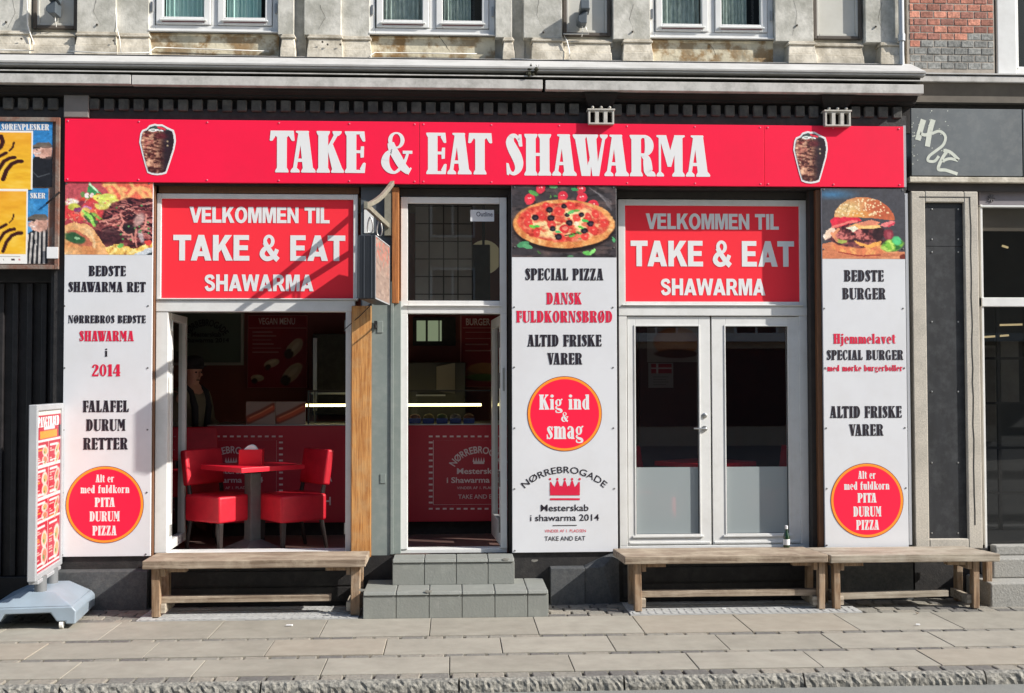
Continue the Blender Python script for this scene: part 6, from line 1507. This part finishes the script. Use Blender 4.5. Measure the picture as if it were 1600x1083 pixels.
m = MB(); a, b = PX(587, 511, -.04); m.tube([(a, -.035, b + .02), (a + .004, -.07, b), (a - .0, -.12, b - .012), (a, -.14, b + .02)], .007, 8); m.box(a - .012, a + .012, -.045, -.038, b - .02, b + .05); tag(m.build('wall_hook', RUBBER), 'small black hook on the grey jamb beside the wooden post', 'hook')

# ------------------------------------------------------------------ the gateway on the left with its notice board
GATE = mat('black gate steel', s2l(30, 27, 28), .55, s2l(20, 18, 19), 5, .9, dirt=s2l(70, 64, 66), dscale=7, damt=.3)
gt = empty('metal_gate', (X(0, .12), .12, 0), 'black ribbed metal gate below the poster board', 'gate')
a, b = -5.55, X(82, .12); zt_ = PX(40, 420, .12)[1]
m = MB(); m.box(a, b, .14, .17, .03, zt_); m.build('gate_sheet', GATE, gt)
m = MB(); x = a
while x < b - .05: m.box(x, x + .045, .105, .139, .24, zt_ - .12); x += .115
m.build('gate_bars', GATE, gt, bevel=.006)
m = MB(); m.box(a, b, .095, .1388, .03, .235); m.build('gate_rail', GATE, gt, bevel=.006); m = MB(); m.box(a, b, .095, .1388, zt_ - .115, zt_); m.build('gate_rail', GATE, gt, bevel=.006)
m = MB(); m.box(X(-260), X(97), .0, .22, zt_ + .01, zl + .3); m.box(X(80, 0), X(86), -.02, .2, 0, zt_ + .01); m.build('gateway_lintel', BLACKWALL, bld)
NY = -.06
nb = empty('notice_board', (X(40, NY), NY, PX(40, 418, NY)[1]), 'brown timber notice board covered in posters over the black gate', 'notice board')
a, b, c0, c1 = RX(-150, 184, 93, 420, NY)
RUSTW = mat('rusty brown board', s2l(134, 88, 70), .75, s2l(104, 84, 74), 6, .5, dirt=s2l(160, 152, 142), dscale=6, damt=.7, bump=.3)
m = MB(); m.box(a, b, NY, NY + .03, c0, c1); m.build('board', RUSTW, nb)
m = MB(); m.frame(a - .004, b + .004, c0 - .004, c1 + .004, NY - .02, NY - .0005, .035); m.build('board_frame', RUSTW, nb, bevel=.004)
m = MB(); q = RX(73, 287, 84, 301, NY - .022); m.box(*q[:2], NY - .026, NY - .021, *q[2:]); 
m.build('white_patch', LETTER_WHITE, nb) if False else None
def poster(px, Y, pic, name, label, group, tilt=0):
    a, b, c0, c1 = RX(*px, Y)
    o = tag(pic.mesh(name, a, b, c0, c1, Y, None), label, 'poster', group)
    m = MB(); m.box(a, b, Y + .0004, Y + .0015, c0, c1); m.build('paper_back', LETTER_WHITE, o)
    return o
def pic_cap(striped, seed, full=True):
    p = Pic(90, 110, seed); p.fill((52, 128, 190)); p.put(np.clip((p.noise(4, 4, 3) - .45) * 3, 0, 1), (84, 156, 206), .8); p.put(np.clip((p.yy - .35) * 1.4, 0, .7), (150, 190, 216))
    for k in range(7): p.put(p.rect(.30 + .09 * k, .66 - .04 * (k % 3), .385 + .09 * k, 1), (150 + 10 * (k % 3), 146, 140 - 8 * (k % 2)))
    p.put(p.poly([(.70, .60), (.82, .52), (1.0, .50), (1, 1), (.62, 1), (.63, .75)]), (34, 36, 42))
    if striped:
        for k in range(5): p.put(p.line([(.70 + .06 * k, .62 - .02 * k), (.66 + .07 * k, 1)], .012), (196, 190, 186))
    else: p.put(p.line([(.70, .75), (.8, .85), (.95, .8)], .006), (80, 84, 90))
    p.put(p.poly([(.70, .46), (.80, .42), (1.0, .42), (.98, .54), (.86, .58), (.76, .55), (.73, .50)]), (222, 180, 164)); p.put(p.line([(.74, .50), (.79, .51), (.82, .49)], .007), (240, 226, 220)); p.put(p.ell(.78, .455, .012, .008), (70, 50, 44))
    p.put(p.poly([(.63, .425), (.70, .385), (.80, .345), (.96, .35), (1.0, .40), (.96, .43), (.80, .42), (.70, .44)]), (104, 96, 88)); p.put(p.line([(.64, .43), (.72, .42), (.8, .425)], .01), (60, 54, 50))
    p.put(p.ell(.93, .49, .09, .08, 0, .9), (186, 138, 122), .7); p.put(p.ell(.86, .47, .02, .03), (176, 126, 110), .7); p.put(p.line([(.72, .47), (.705, .49), (.725, .50)], .008), (196, 150, 134))
    return p.finish(.004, .14, 16)
def pic_yellow(seed, white_bottom):
    p = Pic(80, 84, seed); p.fill((240, 186, 50)); n = p.noise(5, 16, 3); p.put(np.clip((n - .5) * 4, 0, 1), (246, 204, 84), .8); p.put(np.clip((.45 - n) * 4, 0, 1), (222, 160, 40), .7); p.put(np.clip(.5 - p.yy, 0, .5), (236, 150, 50))
    bl = (58, 22, 24); ox, oy = (62, 204) if not white_bottom else (70, 295); hh = 92. if not white_bottom else 117.
    dyy = 0 if not white_bottom else 112
    def st(pts, w_): p.put(p.line([((x + ox) / 113., (y + dyy - oy) / hh) for x, y in pts], w_ / hh, .25), bl)
    if not white_bottom: st([(-6, 216), (1, 213), (4, 222), (1, 230), (-6, 236)], 2.6)
    st([(21, 223), (19, 231), (14, 236)], 1.3); st([(-8, 246), (0, 244), (9, 239)], 2.4); st([(-14, 268), (-4, 268), (6, 252), (15, 247), (22, 246)], 2.6); st([(5, 280), (10, 266), (18, 256), (27, 252), (33, 252)], 2.8); st([(-30, 250), (-20, 235), (-16, 225)], 2.2)
    p.put(p.rect(.97, 0, 1, 1), (240, 236, 230)); p.put(p.rect(0, 0, 1, .03), (240, 236, 230))
    if white_bottom:
        p.put(p.rect(0, .87, 1, 1), (238, 236, 232)); p.put(p.rect(.78, .93, .82, .955), (60, 40, 50)); p.put(p.rect(.87, .93, .90, .955), (200, 120, 130)); p.put(p.rect(.66, .93, .68, .955), (160, 160, 150)); p.put(p.rect(.6, .895, .9, .90), (180, 176, 172))
    return p
blue = poster((-30, 186, 82, 292), NY - .006, pic_cap(False, 51), 'film_poster', 'upper blue poster of a man in a flat cap and dark jacket', 'blue posters of a man in a cap')
blue2 = poster((-30, 294, 75, 412), NY - .005, pic_cap(True, 52), 'film_poster', 'lower blue poster of a man in a flat cap and striped scarf', 'blue posters of a man in a cap')
T = TXT(NY - .0075); q0, q1 = PX(2, 203, NY - .007), PX(77, 196, NY - .007); T.slab('S\u00d8RENPLESKER', q0[0], q1[0], q0[1], (q1[1] - q0[1]) * 1.25, 0, .03); T.build('lettering', LETTER_WHITE, blue)
T = TXT(NY - .0065); q0, q1 = PX(47, 310, NY - .007), PX(71, 303, NY - .007); T.slab('SKER', q0[0], q1[0], q0[1], (q1[1] - q0[1]) * 1.2, 0, .03); T.build('lettering', LETTER_WHITE, blue2)
poster((-62, 204, 51, 296), NY - .010, pic_yellow(61, False), 'concert_poster', 'upper yellow poster with dark brown brush strokes', 'yellow posters with brush strokes')
poster((-70, 295, 43, 412), NY - .013, pic_yellow(62, True), 'concert_poster', 'lower yellow poster with white foot and brush strokes', 'yellow posters with brush strokes')
m = MB(); q = RX(73, 386, 91, 404, NY - .024); m.box(q[0], q[1], NY - .026, NY - .0215, q[2], q[3]); tag(m.build('paper_patch', LETTER_WHITE, bevel=.002), 'blank white square patch on the notice board corner', 'patch')
m = MB(); m.tube([(PX(72, 318, -.09)[0], -.085, PX(72, 318, -.09)[1]), (PX(84, 309, -.09)[0], -.095, PX(84, 309, -.09)[1]), (PX(93, 300, -.09)[0], -.085, PX(93, 300, -.09)[1])], .008, 6); tag(m.build('door_hook', GATE), 'black iron hook on the frame of the notice board', 'hook')

# ------------------------------------------------------------------ the neighbour on the right
nbh = empty('brick_building', (X(1510), .05, 0), 'red brick house with sprayed grey sheet panels beside the shop', 'building')
def brickmat():
    m = bpy.data.materials.new('red brick'); m.use_nodes = True
    N, L = m.node_tree.nodes, m.node_tree.links; bs = N['Principled BSDF']; bs.inputs['Roughness'].default_value = .85
    g = N.new('ShaderNodeObjectInfo'); at = N.new('ShaderNodeAttribute'); at.attribute_name = 'print'
    nz = N.new('ShaderNodeTexNoise'); nz.inputs['Scale'].default_value = 45; nz.inputs['Detail'].default_value = 6
    tc = N.new('ShaderNodeTexCoord'); L.new(tc.outputs['Object'], nz.inputs['Vector'])
    mx = N.new('ShaderNodeMix'); mx.data_type = 'RGBA'; mx.blend_type = 'MULTIPLY'; mx.inputs[0].default_value = .8
    rp = N.new('ShaderNodeValToRGB'); rp.color_ramp.elements[0].color = (.45, .45, .45, 1); rp.color_ramp.elements[1].color = (1.35, 1.3, 1.3, 1); rp.color_ramp.elements[0].position = .3; rp.color_ramp.elements[1].position = .7
    L.new(nz.outputs[0], rp.inputs[0]); L.new(at.outputs['Color'], mx.inputs[6]); L.new(rp.outputs[0], mx.inputs[7]); L.new(mx.outputs[2], bs.inputs['Base Color'])
    bp = N.new('ShaderNodeBump'); bp.inputs['Strength'].default_value = .4; bp.inputs['Distance'].default_value = .01; L.new(nz.outputs[0], bp.inputs['Height']); L.new(bp.outputs[0], bs.inputs['Normal'])
    return m
zled = PX(1500, 112, .10)[1]
BY = .12
bm_, cols = MB(), []
xa, xb = PX(1421, 50, BY)[0], PX(1553, 50, BY)[0]
zrow = PX(1480, 101.5, BY)[1]; rowh = (PX(1480, 50, BY)[1] - zrow) / 6 * 1.0
rowh = (PX(1480, 3, BY)[1] - PX(1480, 94, BY)[1]) / 8
bl_ = (PX(1520, 50, BY)[0] - PX(1499, 50, BY)[0])
z = PX(1480, 97, BY)[1] - rowh; r = 0
while z < 6.9:
    x = xa - .2 - (bl_ / 2 if r % 2 else 0)
    while x < xb:
        x0_, x1_ = max(x, xa), min(x + bl_, xb)
        if x1_ - x0_ > .03:
            jz = rnd.uniform(-.001, .001)
            bm_.box(x0_ + .0045, x1_ - .0045, BY + rnd.uniform(-.002, .002), BY + .05, z + .0045 + jz, z + rowh - .0045)
            grey = r < 4 - (1 if x0_ < xa + .03 and r == 3 else 0)
            if r == 4 and x1_ > xb - .12: grey = True
            base_ = (142, 144, 140) if grey else ((186, 124, 104), (174, 116, 98), (198, 136, 114), (160, 110, 96), (168, 120, 106))[rnd.randrange(4)]
            j = rnd.uniform(.88, 1.1); cols += [[min(1, c / 255 * j) for c in base_]]
        x += bl_
    z += rowh; r += 1
bo = bm_.build('wall', brickmat(), nbh, bevel=.003, seg=1)
at = bo.data.color_attributes.new('print', 'FLOAT_COLOR', 'CORNER')
ca_ = np.ones((len(bo.data.loops), 4))
cl_ = lin(np.repeat(np.array(cols), 24, axis=0)); ca_[:, :3] = cl_[:len(ca_)]
at.data.foreach_set('color', ca_.ravel())
m = MB(); m.box(xa - .02, xb + .005, BY + .004, BY + .25, zled - .1, 7.2); m.build('mortar', mat('grey mortar', s2l(178, 168, 156), .9, s2l(142, 134, 124), 20, .8), nbh)
xe = 8.5
m = MB(); m.sweep([(.02, PX(1500, 116, .02)[1]), (.02, PX(1500, 114, .02)[1]), (BY + .2, PX(1500, 104, BY)[1]), (BY + .2, PX(1500, 116, .02)[1])], PX(1421, 110, .05)[0], xe); m.build('ledge_sheet', SHEET, nbh)
m = MB(); m.box(PX(1421, 110, .05)[0], xe, .03, .3, PX(1500, 128, .03)[1], PX(1500, 118.5, .03)[1]); m.build('ledge', FASCIA, nbh, bevel=.006)
m = MB(); a = PX(1421, 140, .1)[0]; m.sweep([(.05, PX(1500, 127.5, .05)[1]), (.09, PX(1500, 150, .09)[1]), (.09, PX(1500, 160, .09)[1]), (.3, PX(1500, 160, .09)[1]), (.3, PX(1500, 127.5, .05)[1])], a, xe); m.build('coving', mat('dull brown grey plaster', s2l(120, 112, 102), .85, s2l(92, 86, 78), 6, .9), nbh)
m = MB(); m.box(a, xe, .16, .32, PX(1500, 300, .05)[1], PX(1500, 159, .09)[1]); m.build('backing_wall', BLACKWALL, nbh)
GP = mat('grey sheet panel', s2l(106, 112, 115), .5, s2l(84, 89, 92), 1.5, .9, dirt=s2l(140, 142, 140), dscale=10, damt=.3)
a = PX(1424, 220, .02)[0]
m = MB(); m.box(a, PX(1597, 220, .02)[0], .02, .16, PX(1500, 275, .02)[1], PX(1500, 170, .02)[1]); m.box(PX(1599, 220, .02)[0], xe, .022, .16, PX(1500, 275, .02)[1], PX(1500, 170, .02)[1]); fp = m.build('fascia_panel', GP, nbh, bevel=.003)
SPRAY = mat('pale spray paint', s2l(214, 216, 204), .6, s2l(190, 196, 184), 20, .8)
gr = MB(); kk = 0
def spray(pts, wd):
    global kk
    P = [PX(x, y, .0185) for x, y in pts]; kk += 1
    for quad in g_stroke([(u, v, wd * 2.0) for u, v in P], 6):
        kk += 1; gr.add([(u, .0185 - .00003 * (kk % 19), v) for u, v in quad], [(0, 1, 2, 3)])
spray([(1443, 187), (1439, 200), (1434, 219)], .024); spray([(1458, 187), (1453, 205), (1449, 229)], .022); spray([(1437, 208), (1446, 211), (1456, 206)], .014)
spray([(1456, 209), (1468, 205), (1477, 213), (1474, 226), (1462, 236), (1452, 244), (1450, 251), (1460, 252), (1467, 244)], .012)
spray([(1474, 235), (1485, 238), (1498, 250)], .014); spray([(1480, 236), (1472, 248), (1466, 264), (1478, 266), (1496, 272)], .014); spray([(1472, 252), (1484, 248), (1497, 251)], .012)
for _ in range(46):
    u, v = PX(1425 + rnd.random() ** 1.6 * 60, 172 + rnd.random() * 85, .018); s = rnd.uniform(.002, .006); gr.add([(u - s, .0184, v - s), (u + s, .0184, v - s * .5), (u + s * .6, .0184, v + s), (u - s * .7, .0184, v + s * .8)], [(0, 1, 2, 3)])
gr.build('graffiti', SPRAY, fp)
m = MB(); m.box(a - .03, xe, -.01, .15, PX(1500, 285, -.01)[1], PX(1500, 276.5, -.01)[1]); m.build('ledge', STONE2, nbh, bevel=.006)
m = MB(); m.box(a - .03, xe, .03, .16, PX(1500, 298, .0)[1], PX(1500, 285.5, -.01)[1]); m.build('beam', mat('brown black beam', s2l(66, 60, 56), .7, s2l(50, 46, 44), 6, .9), nbh)
CONC = mat('speckled grey stone frame', s2l(206, 198, 184), .85, s2l(170, 164, 154), 70, .8, bump=.3, bscale=120, dirt=s2l(110, 106, 98), dscale=3, damt=.35)
x0, x1, z0, z1 = RX(1427, 299, 1532, 858, .0)
m = MB(); m.frame(x0, x1, z0, z1, .0, .3, PX(1448, 500, 0)[0] - x0, wt=PX(1480, 299, 0)[1] - PX(1480, 316, 0)[1], wb=PX(1480, 842, 0)[1] - z0); pst = m.build('stone_frame', CONC, nbh, bevel=.008)
m = MB(); m.box(PX(1509, 500, .03)[0], PX(1514, 500, 0)[0], .028, .08, z0 + .08, z1 - .08); m.build('groove', DARKREVEAL, nbh)
g0, g1 = PX(1517.5, 500, -.001)[0], PX(1519.5, 500, -.001)[0]
m = MB(); zz = z1 - .055; x = g0
pts = []
while zz > z0 + .08:
    pts.append((g0 + rnd.uniform(-.004, .004), zz)); zz -= .12
for (u0, v0), (u1, v1) in zip(pts[:-1], pts[1:]): m.add([(u0, -.0012, v0), (u0 + .011, -.0012, v0), (u1 + .011, -.0012, v1), (u1, -.0012, v1)], [(0, 1, 2, 3)])
m.add([(PX(1436, 305, 0)[0], -.0012, z1 - .055), (g0 + .01, -.0012, z1 - .055), (g0 + .01, -.0012, z1 - .045), (PX(1436, 305, 0)[0], -.0012, z1 - .045)], [(0, 1, 2, 3)]); m.build('crack', RUBBER, pst)
BLKP = mat('scuffed black board', s2l(44, 46, 50), .5, s2l(28, 29, 32), 5, .9, stretch=(3, 3, .6), dirt=s2l(84, 86, 88), dscale=11, damt=.35)
bx0, bx1, bz0, bz1 = RX(1448, 318, 1509, 842, .03)
zm = PX(1480, 385, .03)[1]
m = MB(); m.box(bx0, bx1, .03, .06, zm + .002, bz1); m.box(bx0, bx1, .031, .06, bz0, zm - .002); bp_ = m.build('black_panel', BLKP, nbh)
m = MB()
for yy in (327, 374, 394, 503, 612, 723, 833):
    for xx in (1456, 1497):
        u, v = PX(xx, yy, .03); m.lathe([(.008, 0), (.006, -.004), (.002, -.005)], (u, .03, v), 8, axis='Y')
m.build('bolt', STEEL, bp_)
m = MB(); m.box(PX(1422, 500, .0)[0], x0 - .001, .06, .3, -.2, zl + .02); m.box(x0, x1 + .05, .02, .3, -.2, z0 - .001); m.build('wall_base', BLACKWALL, nbh)
# its shop window
wx = PX(1534, 500, .06)[0]
def zz_(y, Y=.06): return PX(1570, y, Y)[1]
m = MB(); m.box(wx, xe, .07, .12, zz_(320), zz_(299) + .02); h_ = m.build('window_head', mat('lilac grey board', s2l(128, 122, 126), .6, s2l(112, 106, 110), 4, .9), nbh)
m = MB(); u, v = PX(1548, 310, .069)
for k in range(8): m.tube([(u, .066, v), (u + .032 * math.cos(k * math.pi / 4), .066, v + .032 * math.sin(k * math.pi / 4))], [.004, .007], 6)
m.build('flower_emblem', mat('dark emblem', s2l(96, 92, 94), .6), h_)
m = MB(); m.box(wx, xe, .05, .12, zz_(324), zz_(321)); m.box(wx, xe, .05, .12, zz_(479), zz_(465)); m.box(wx, wx + .02, .06, .12, zz_(860), zz_(320)); m.build('window_rail', UPVC, nbh, bevel=.003)
m = MB(); m.box(wx + .02, xe, .14, .16, zz_(361, .14), zz_(320, .14)); m.build('blind', mat('beige blind', s2l(164, 154, 138), .8, s2l(150, 140, 126), 5, .9), nbh)
m = MB(); m.quad(wx + .02, xe, zz_(860), zz_(479), .10); m.quad(wx + .02, xe, zz_(465), zz_(324), .10); m.build('pane', glass_mat('neighbour glass', (.5, .5, .5), .07), nbh)
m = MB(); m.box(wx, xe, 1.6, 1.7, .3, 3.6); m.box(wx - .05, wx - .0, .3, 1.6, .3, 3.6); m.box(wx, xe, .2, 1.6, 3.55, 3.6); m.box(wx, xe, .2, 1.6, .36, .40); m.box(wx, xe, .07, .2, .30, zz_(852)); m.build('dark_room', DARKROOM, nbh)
m = MB()
for xx in (1561, 1604, 1645): u = PX(xx, 600, 1.2)[0]; m.box(u - .015, u + .015, 1.2, 1.23, .4, 2.5)
for yy in (560, 630, 700, 770): v = PX(1570, yy, 1.2)[1]; m.box(wx, xe, 1.199, 1.232, v - .012, v + .012)
m.build('inner_lattice', BLACKWALL, nbh)
q = RX(1564, 533, 1592, 628, 1.4); m = MB(); m.box(q[0], q[1], 1.4, 1.41, q[2], q[3]); q = RX(1540, 540, 1560, 690, 1.4); m.box(q[0], q[1], 1.4, 1.41, q[2], q[3]); m.build('notice_sheet', mat('grey notice', s2l(150, 146, 136), .8, s2l(120, 116, 108), 9, .9), nbh)
LIT = mat('warm lit tube', (1, .9, .7), .5, emit=(1.0, .78, .4), estr=.55)
for (u0, v0, u1, v1, Yq) in ((1562, 508, 1600, 507, 1.5), (1535, 527, 1576, 524, 1.5), (1566, 384, 1575, 387, .8)):
    m = MB(); p0, p1 = PX(u0, v0, Yq), PX(u1, v1, Yq); m.tube([(p0[0], Yq, p0[1]), (p1[0], Yq, p1[1])], .010, 6); m.build('light_tube', LIT, nbh)
# upper window of the neighbour
ua, ub = PX(1553, 50, .14)[0], PX(1587, 50, .14)[0]
m = MB(); m.box(ua, ua + .025, .16, .3, zled, 7); m.build('reveal_shade', BLACKWALL, nbh)  # black strip stands in for the shadow beside the window
m = MB(); m.box(ua + .025, ub, .13, .3, zled - .02, 7); m.box(ub, ub + .035, .16, .3, zled + .05, 7); m.box(ub + .0001, xe, .17, .3, zled - .02, zled + .07); m.build('window_surround', UPVC, nbh, bevel=.006)
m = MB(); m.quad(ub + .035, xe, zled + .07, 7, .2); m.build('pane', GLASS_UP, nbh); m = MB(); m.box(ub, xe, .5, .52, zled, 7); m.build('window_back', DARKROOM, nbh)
# stone steps at its door
sp = empty('stone_steps', (PX(1585, 940, -.4)[0], -.3, 0), 'pale granite steps beside the greyed bench', 'steps')
for (pa, y0, z0_, z1_) in ((1548, -.42, 0, .185), (1552, -.20, .186, .345), (1556, -.03, .346, .43)):
    a = PX(pa, 920, y0)[0]; m = MB(); m.box(a, a + 1.6, y0, .07, z0_ - (.1 if z0_ == 0 else 0), z1_); m.build('step', mat('pale granite', s2l(166, 164, 158), .85, s2l(128, 127, 122), 60, .8, bump=.4, bscale=80), sp, bevel=.012)

# ------------------------------------------------------------------ the other side of the street, seen only in the glass
op = empty('street_terrace', (0, -24, 0), 'tall brick terrace across the street, mirrored faintly in the shop glass', 'building')
m = MB(); m.box(-30, 30, -32, -24, -.1, 15)
m.build('wall', mat('dull brick', s2l(190, 176, 156), .9, s2l(166, 152, 134), 3, .9), op)
FR = mat('terrace window frame', s2l(214, 212, 206), .5)
for i in range(-9, 10):
    for k in range(4):
        if abs(i) > 5: continue
        zc = 4.2 + 2.9 * k
        m = MB(); m.box(i * 3 - .6, i * 3 + .6, -24.02, -23.99, zc - 1.0, zc + .9); wo = m.build('window', DARKROOM, op)
        m = MB(); m.frame(i * 3 - .66, i * 3 + .66, zc - 1.06, zc + .96, -24.01, -23.95, .07); m.box(i * 3 - .03, i * 3 + .03, -24.0, -23.96, zc - .99, zc + .89); m.build('window_frame', FR, wo)
m = MB(); m.box(-30, 30, -24.0, -23.7, 3.0, 3.25); m.box(-30, 30, -24.0, -23.7, 14.6, 15.0); m.build('string_course', FR, op)
for i in range(-5, 6):
    m = MB(); m.box(i * 3 - 1.2, i * 3 + 1.2, -24.02, -23.98, .5, 2.8); m.build('shop_front', DARKROOM, op)
# ------------------------------------------------------------------ the person inside
def skin_figure(name, joints, edges, root, mt, parent, sub=2):
    me = bpy.data.meshes.new(name); keys = list(joints)
    me.from_pydata([joints[k][0] for k in keys], [(keys.index(a), keys.index(b)) for a, b in edges], [])
    o = bpy.data.objects.new(name, me); COL.objects.link(o)
    o.modifiers.new('skin', 'SKIN'); sb = o.modifiers.new('sub', 'SUBSURF'); sb.levels = sub; sb.render_levels = sub
    for i, k in enumerate(keys):
        r = joints[k][1]; me.skin_vertices[0].data[i].radius = r if isinstance(r, tuple) else (r, r); me.skin_vertices[0].data[i].use_root = (k == root)
    me.materials.append(mt); 
    for p_ in me.polygons: p_.use_smooth = True
    if parent: o.parent = parent
    return o
SKINM = mat('skin', s2l(206, 150, 128), .55)
JACKET = mat('olive grey jacket', s2l(136, 124, 104), .85, s2l(118, 108, 90), 8, .9)
VEST = mat('dark vest', s2l(48, 46, 50), .85)
HAIRM = mat('dark cap cloth', s2l(40, 36, 38), .8)
px_, _z = PX(296, 700, 1.62)
pe = empty('person', (px_, 1.62, FLOOR), 'person in olive jacket, dark vest and cap standing behind the tall red chair', 'person', rz=R(-35))
J = {'pelvis': ((0, 0, .88), (.15, .11)), 'waist': ((0, 0, 1.02), (.14, .10)), 'chest': ((0.01, 0, 1.22), (.165, .115)), 'collar': ((0.015, 0, 1.34), (.12, .085)), 'neck': ((.03, 0, 1.42), .055), 'skull': ((.055, 0, 1.50), .075), 'crown': ((.05, 0, 1.58), .085), 'top': ((.045, 0, 1.62), .06),
     'sl': ((.01, .17, 1.32), .062), 'el': ((.02, .235, 1.05), .046), 'wl': ((.22, .17, .99), .032), 'hl': ((.29, .15, .99), .034), 'sr': ((.01, -.17, 1.32), .062), 'er': ((.02, -.245, 1.05), .046), 'wr': ((.22, -.16, .97), .032), 'hr': ((.29, -.13, .97), .034),
     'hipl': ((0, .09, .82), .088), 'kl': ((.02, .10, .46), .058), 'al': ((0, .10, .08), .04), 'tl': ((.14, .11, .035), .035), 'hipr': ((0, -.09, .82), .088), 'kr': ((.02, -.10, .46), .058), 'ar': ((0, -.10, .08), .04), 'tr': ((.14, -.11, .035), .035)}
E_ = [('pelvis', 'waist'), ('waist', 'chest'), ('chest', 'collar'), ('collar', 'neck'), ('neck', 'skull'), ('skull', 'crown'), ('crown', 'top'), ('collar', 'sl'), ('sl', 'el'), ('el', 'wl'), ('wl', 'hl'), ('collar', 'sr'), ('sr', 'er'), ('er', 'wr'), ('wr', 'hr'), ('pelvis', 'hipl'), ('hipl', 'kl'), ('kl', 'al'), ('al', 'tl'), ('pelvis', 'hipr'), ('hipr', 'kr'), ('kr', 'ar'), ('ar', 'tr')]
skin_figure('body', J, E_, 'pelvis', SKINM, pe)
JK = {k: (J[k][0], (J[k][1][0] + .016, J[k][1][1] + .016) if isinstance(J[k][1], tuple) else J[k][1] + .014) for k in ('pelvis', 'waist', 'chest', 'collar', 'sl', 'el', 'wl', 'sr', 'er', 'wr')}
JK['throat'] = ((.022, 0, 1.395), .078)
skin_figure('jacket', JK, [e for e in E_ if e[0] in JK and e[1] in JK] + [('collar', 'throat')], 'pelvis', JACKET, pe)
TR = {k: (J[k][0], (J[k][1][0] + .01, J[k][1][1] + .01) if isinstance(J[k][1], tuple) else J[k][1] + .012) for k in ('pelvis', 'hipl', 'kl', 'al', 'hipr', 'kr', 'ar')}
skin_figure('trousers', TR, [e for e in E_ if e[0] in TR and e[1] in TR], 'pelvis', VEST, pe)
m = ML()
for s in (-1, 1): m.tube([(.155, s * .07, 1.0), (.165, s * .085, 1.2), (.12, s * .095, 1.34), (.02, s * .09, 1.405), (-.09, s * .08, 1.32), (-.13, s * .06, 1.1)], [.03, .032, .028, .024, .028, .03], 8)
m.build('vest_strap', VEST, pe, smooth='all')
m = ML(); m.lathe([(.092, -.03), (.10, .0), (.098, .05), (.075, .085), (.03, .10), (.004, .102)], (.048, 0, 1.585), 20); m.slab([(.05, -.085), (.14, -.07), (.19, -.03), (.19, .03), (.14, .07), (.05, .085)], 1.578, 1.59); m.build('cap', HAIRM, pe, smooth=True)
m = ML(); m.tube([(.128, 0, 1.53), (.155, 0, 1.495), (.13, 0, 1.485)], [.008, .015, .008], 8)
m.build('nose', SKINM, pe, smooth='all')
for s in (-1, 1): m = ML(); m.tube([(.05, s * .088, 1.545), (.042, s * .098, 1.52), (.05, s * .088, 1.49)], [.008, .014, .008], 8); m.build('ear', SKINM, pe, smooth='all')
m = ML()
for s in (-1, 1): m.lathe([(.001, -.009), (.009, -.005), (.010, 0), (.009, .005), (.001, .009)], (.118, s * .032, 1.525), 10)
m.tube([(.118, -.025, 1.452), (.126, 0, 1.45), (.118, .025, 1.452)], [.004, .006, .004], 6); m.build('eyes_and_mouth', HAIRM, pe, smooth='all')
for s, hk in ((1, 'hl'), (-1, 'hr')):
    hx_, hy_, hz_ = J[hk][0]; m = ML()
    for f_ in range(4):
        o_ = -.024 + .016 * f_; L_ = (.055, .066, .062, .048)[f_]
        m.tube([(hx_ + .01, hy_ + o_, hz_ + .004), (hx_ + L_ * .7, hy_ + o_ * 1.1, hz_ + .004), (hx_ + L_ * 1.15, hy_ + o_ * 1.1, hz_ - .018), (hx_ + L_ * 1.1, hy_ + o_ * 1.05, hz_ - .036)], [.0095, .009, .008, .006], 8)
    m.tube([(hx_ - .02, hy_ - s * .02, hz_), (hx_ + .015, hy_ - s * .045, hz_ - .005), (hx_ + .04, hy_ - s * .045, hz_ - .012)], [.012, .010, .007], 8)
    m.build('fingers', SKINM, pe, smooth='all')
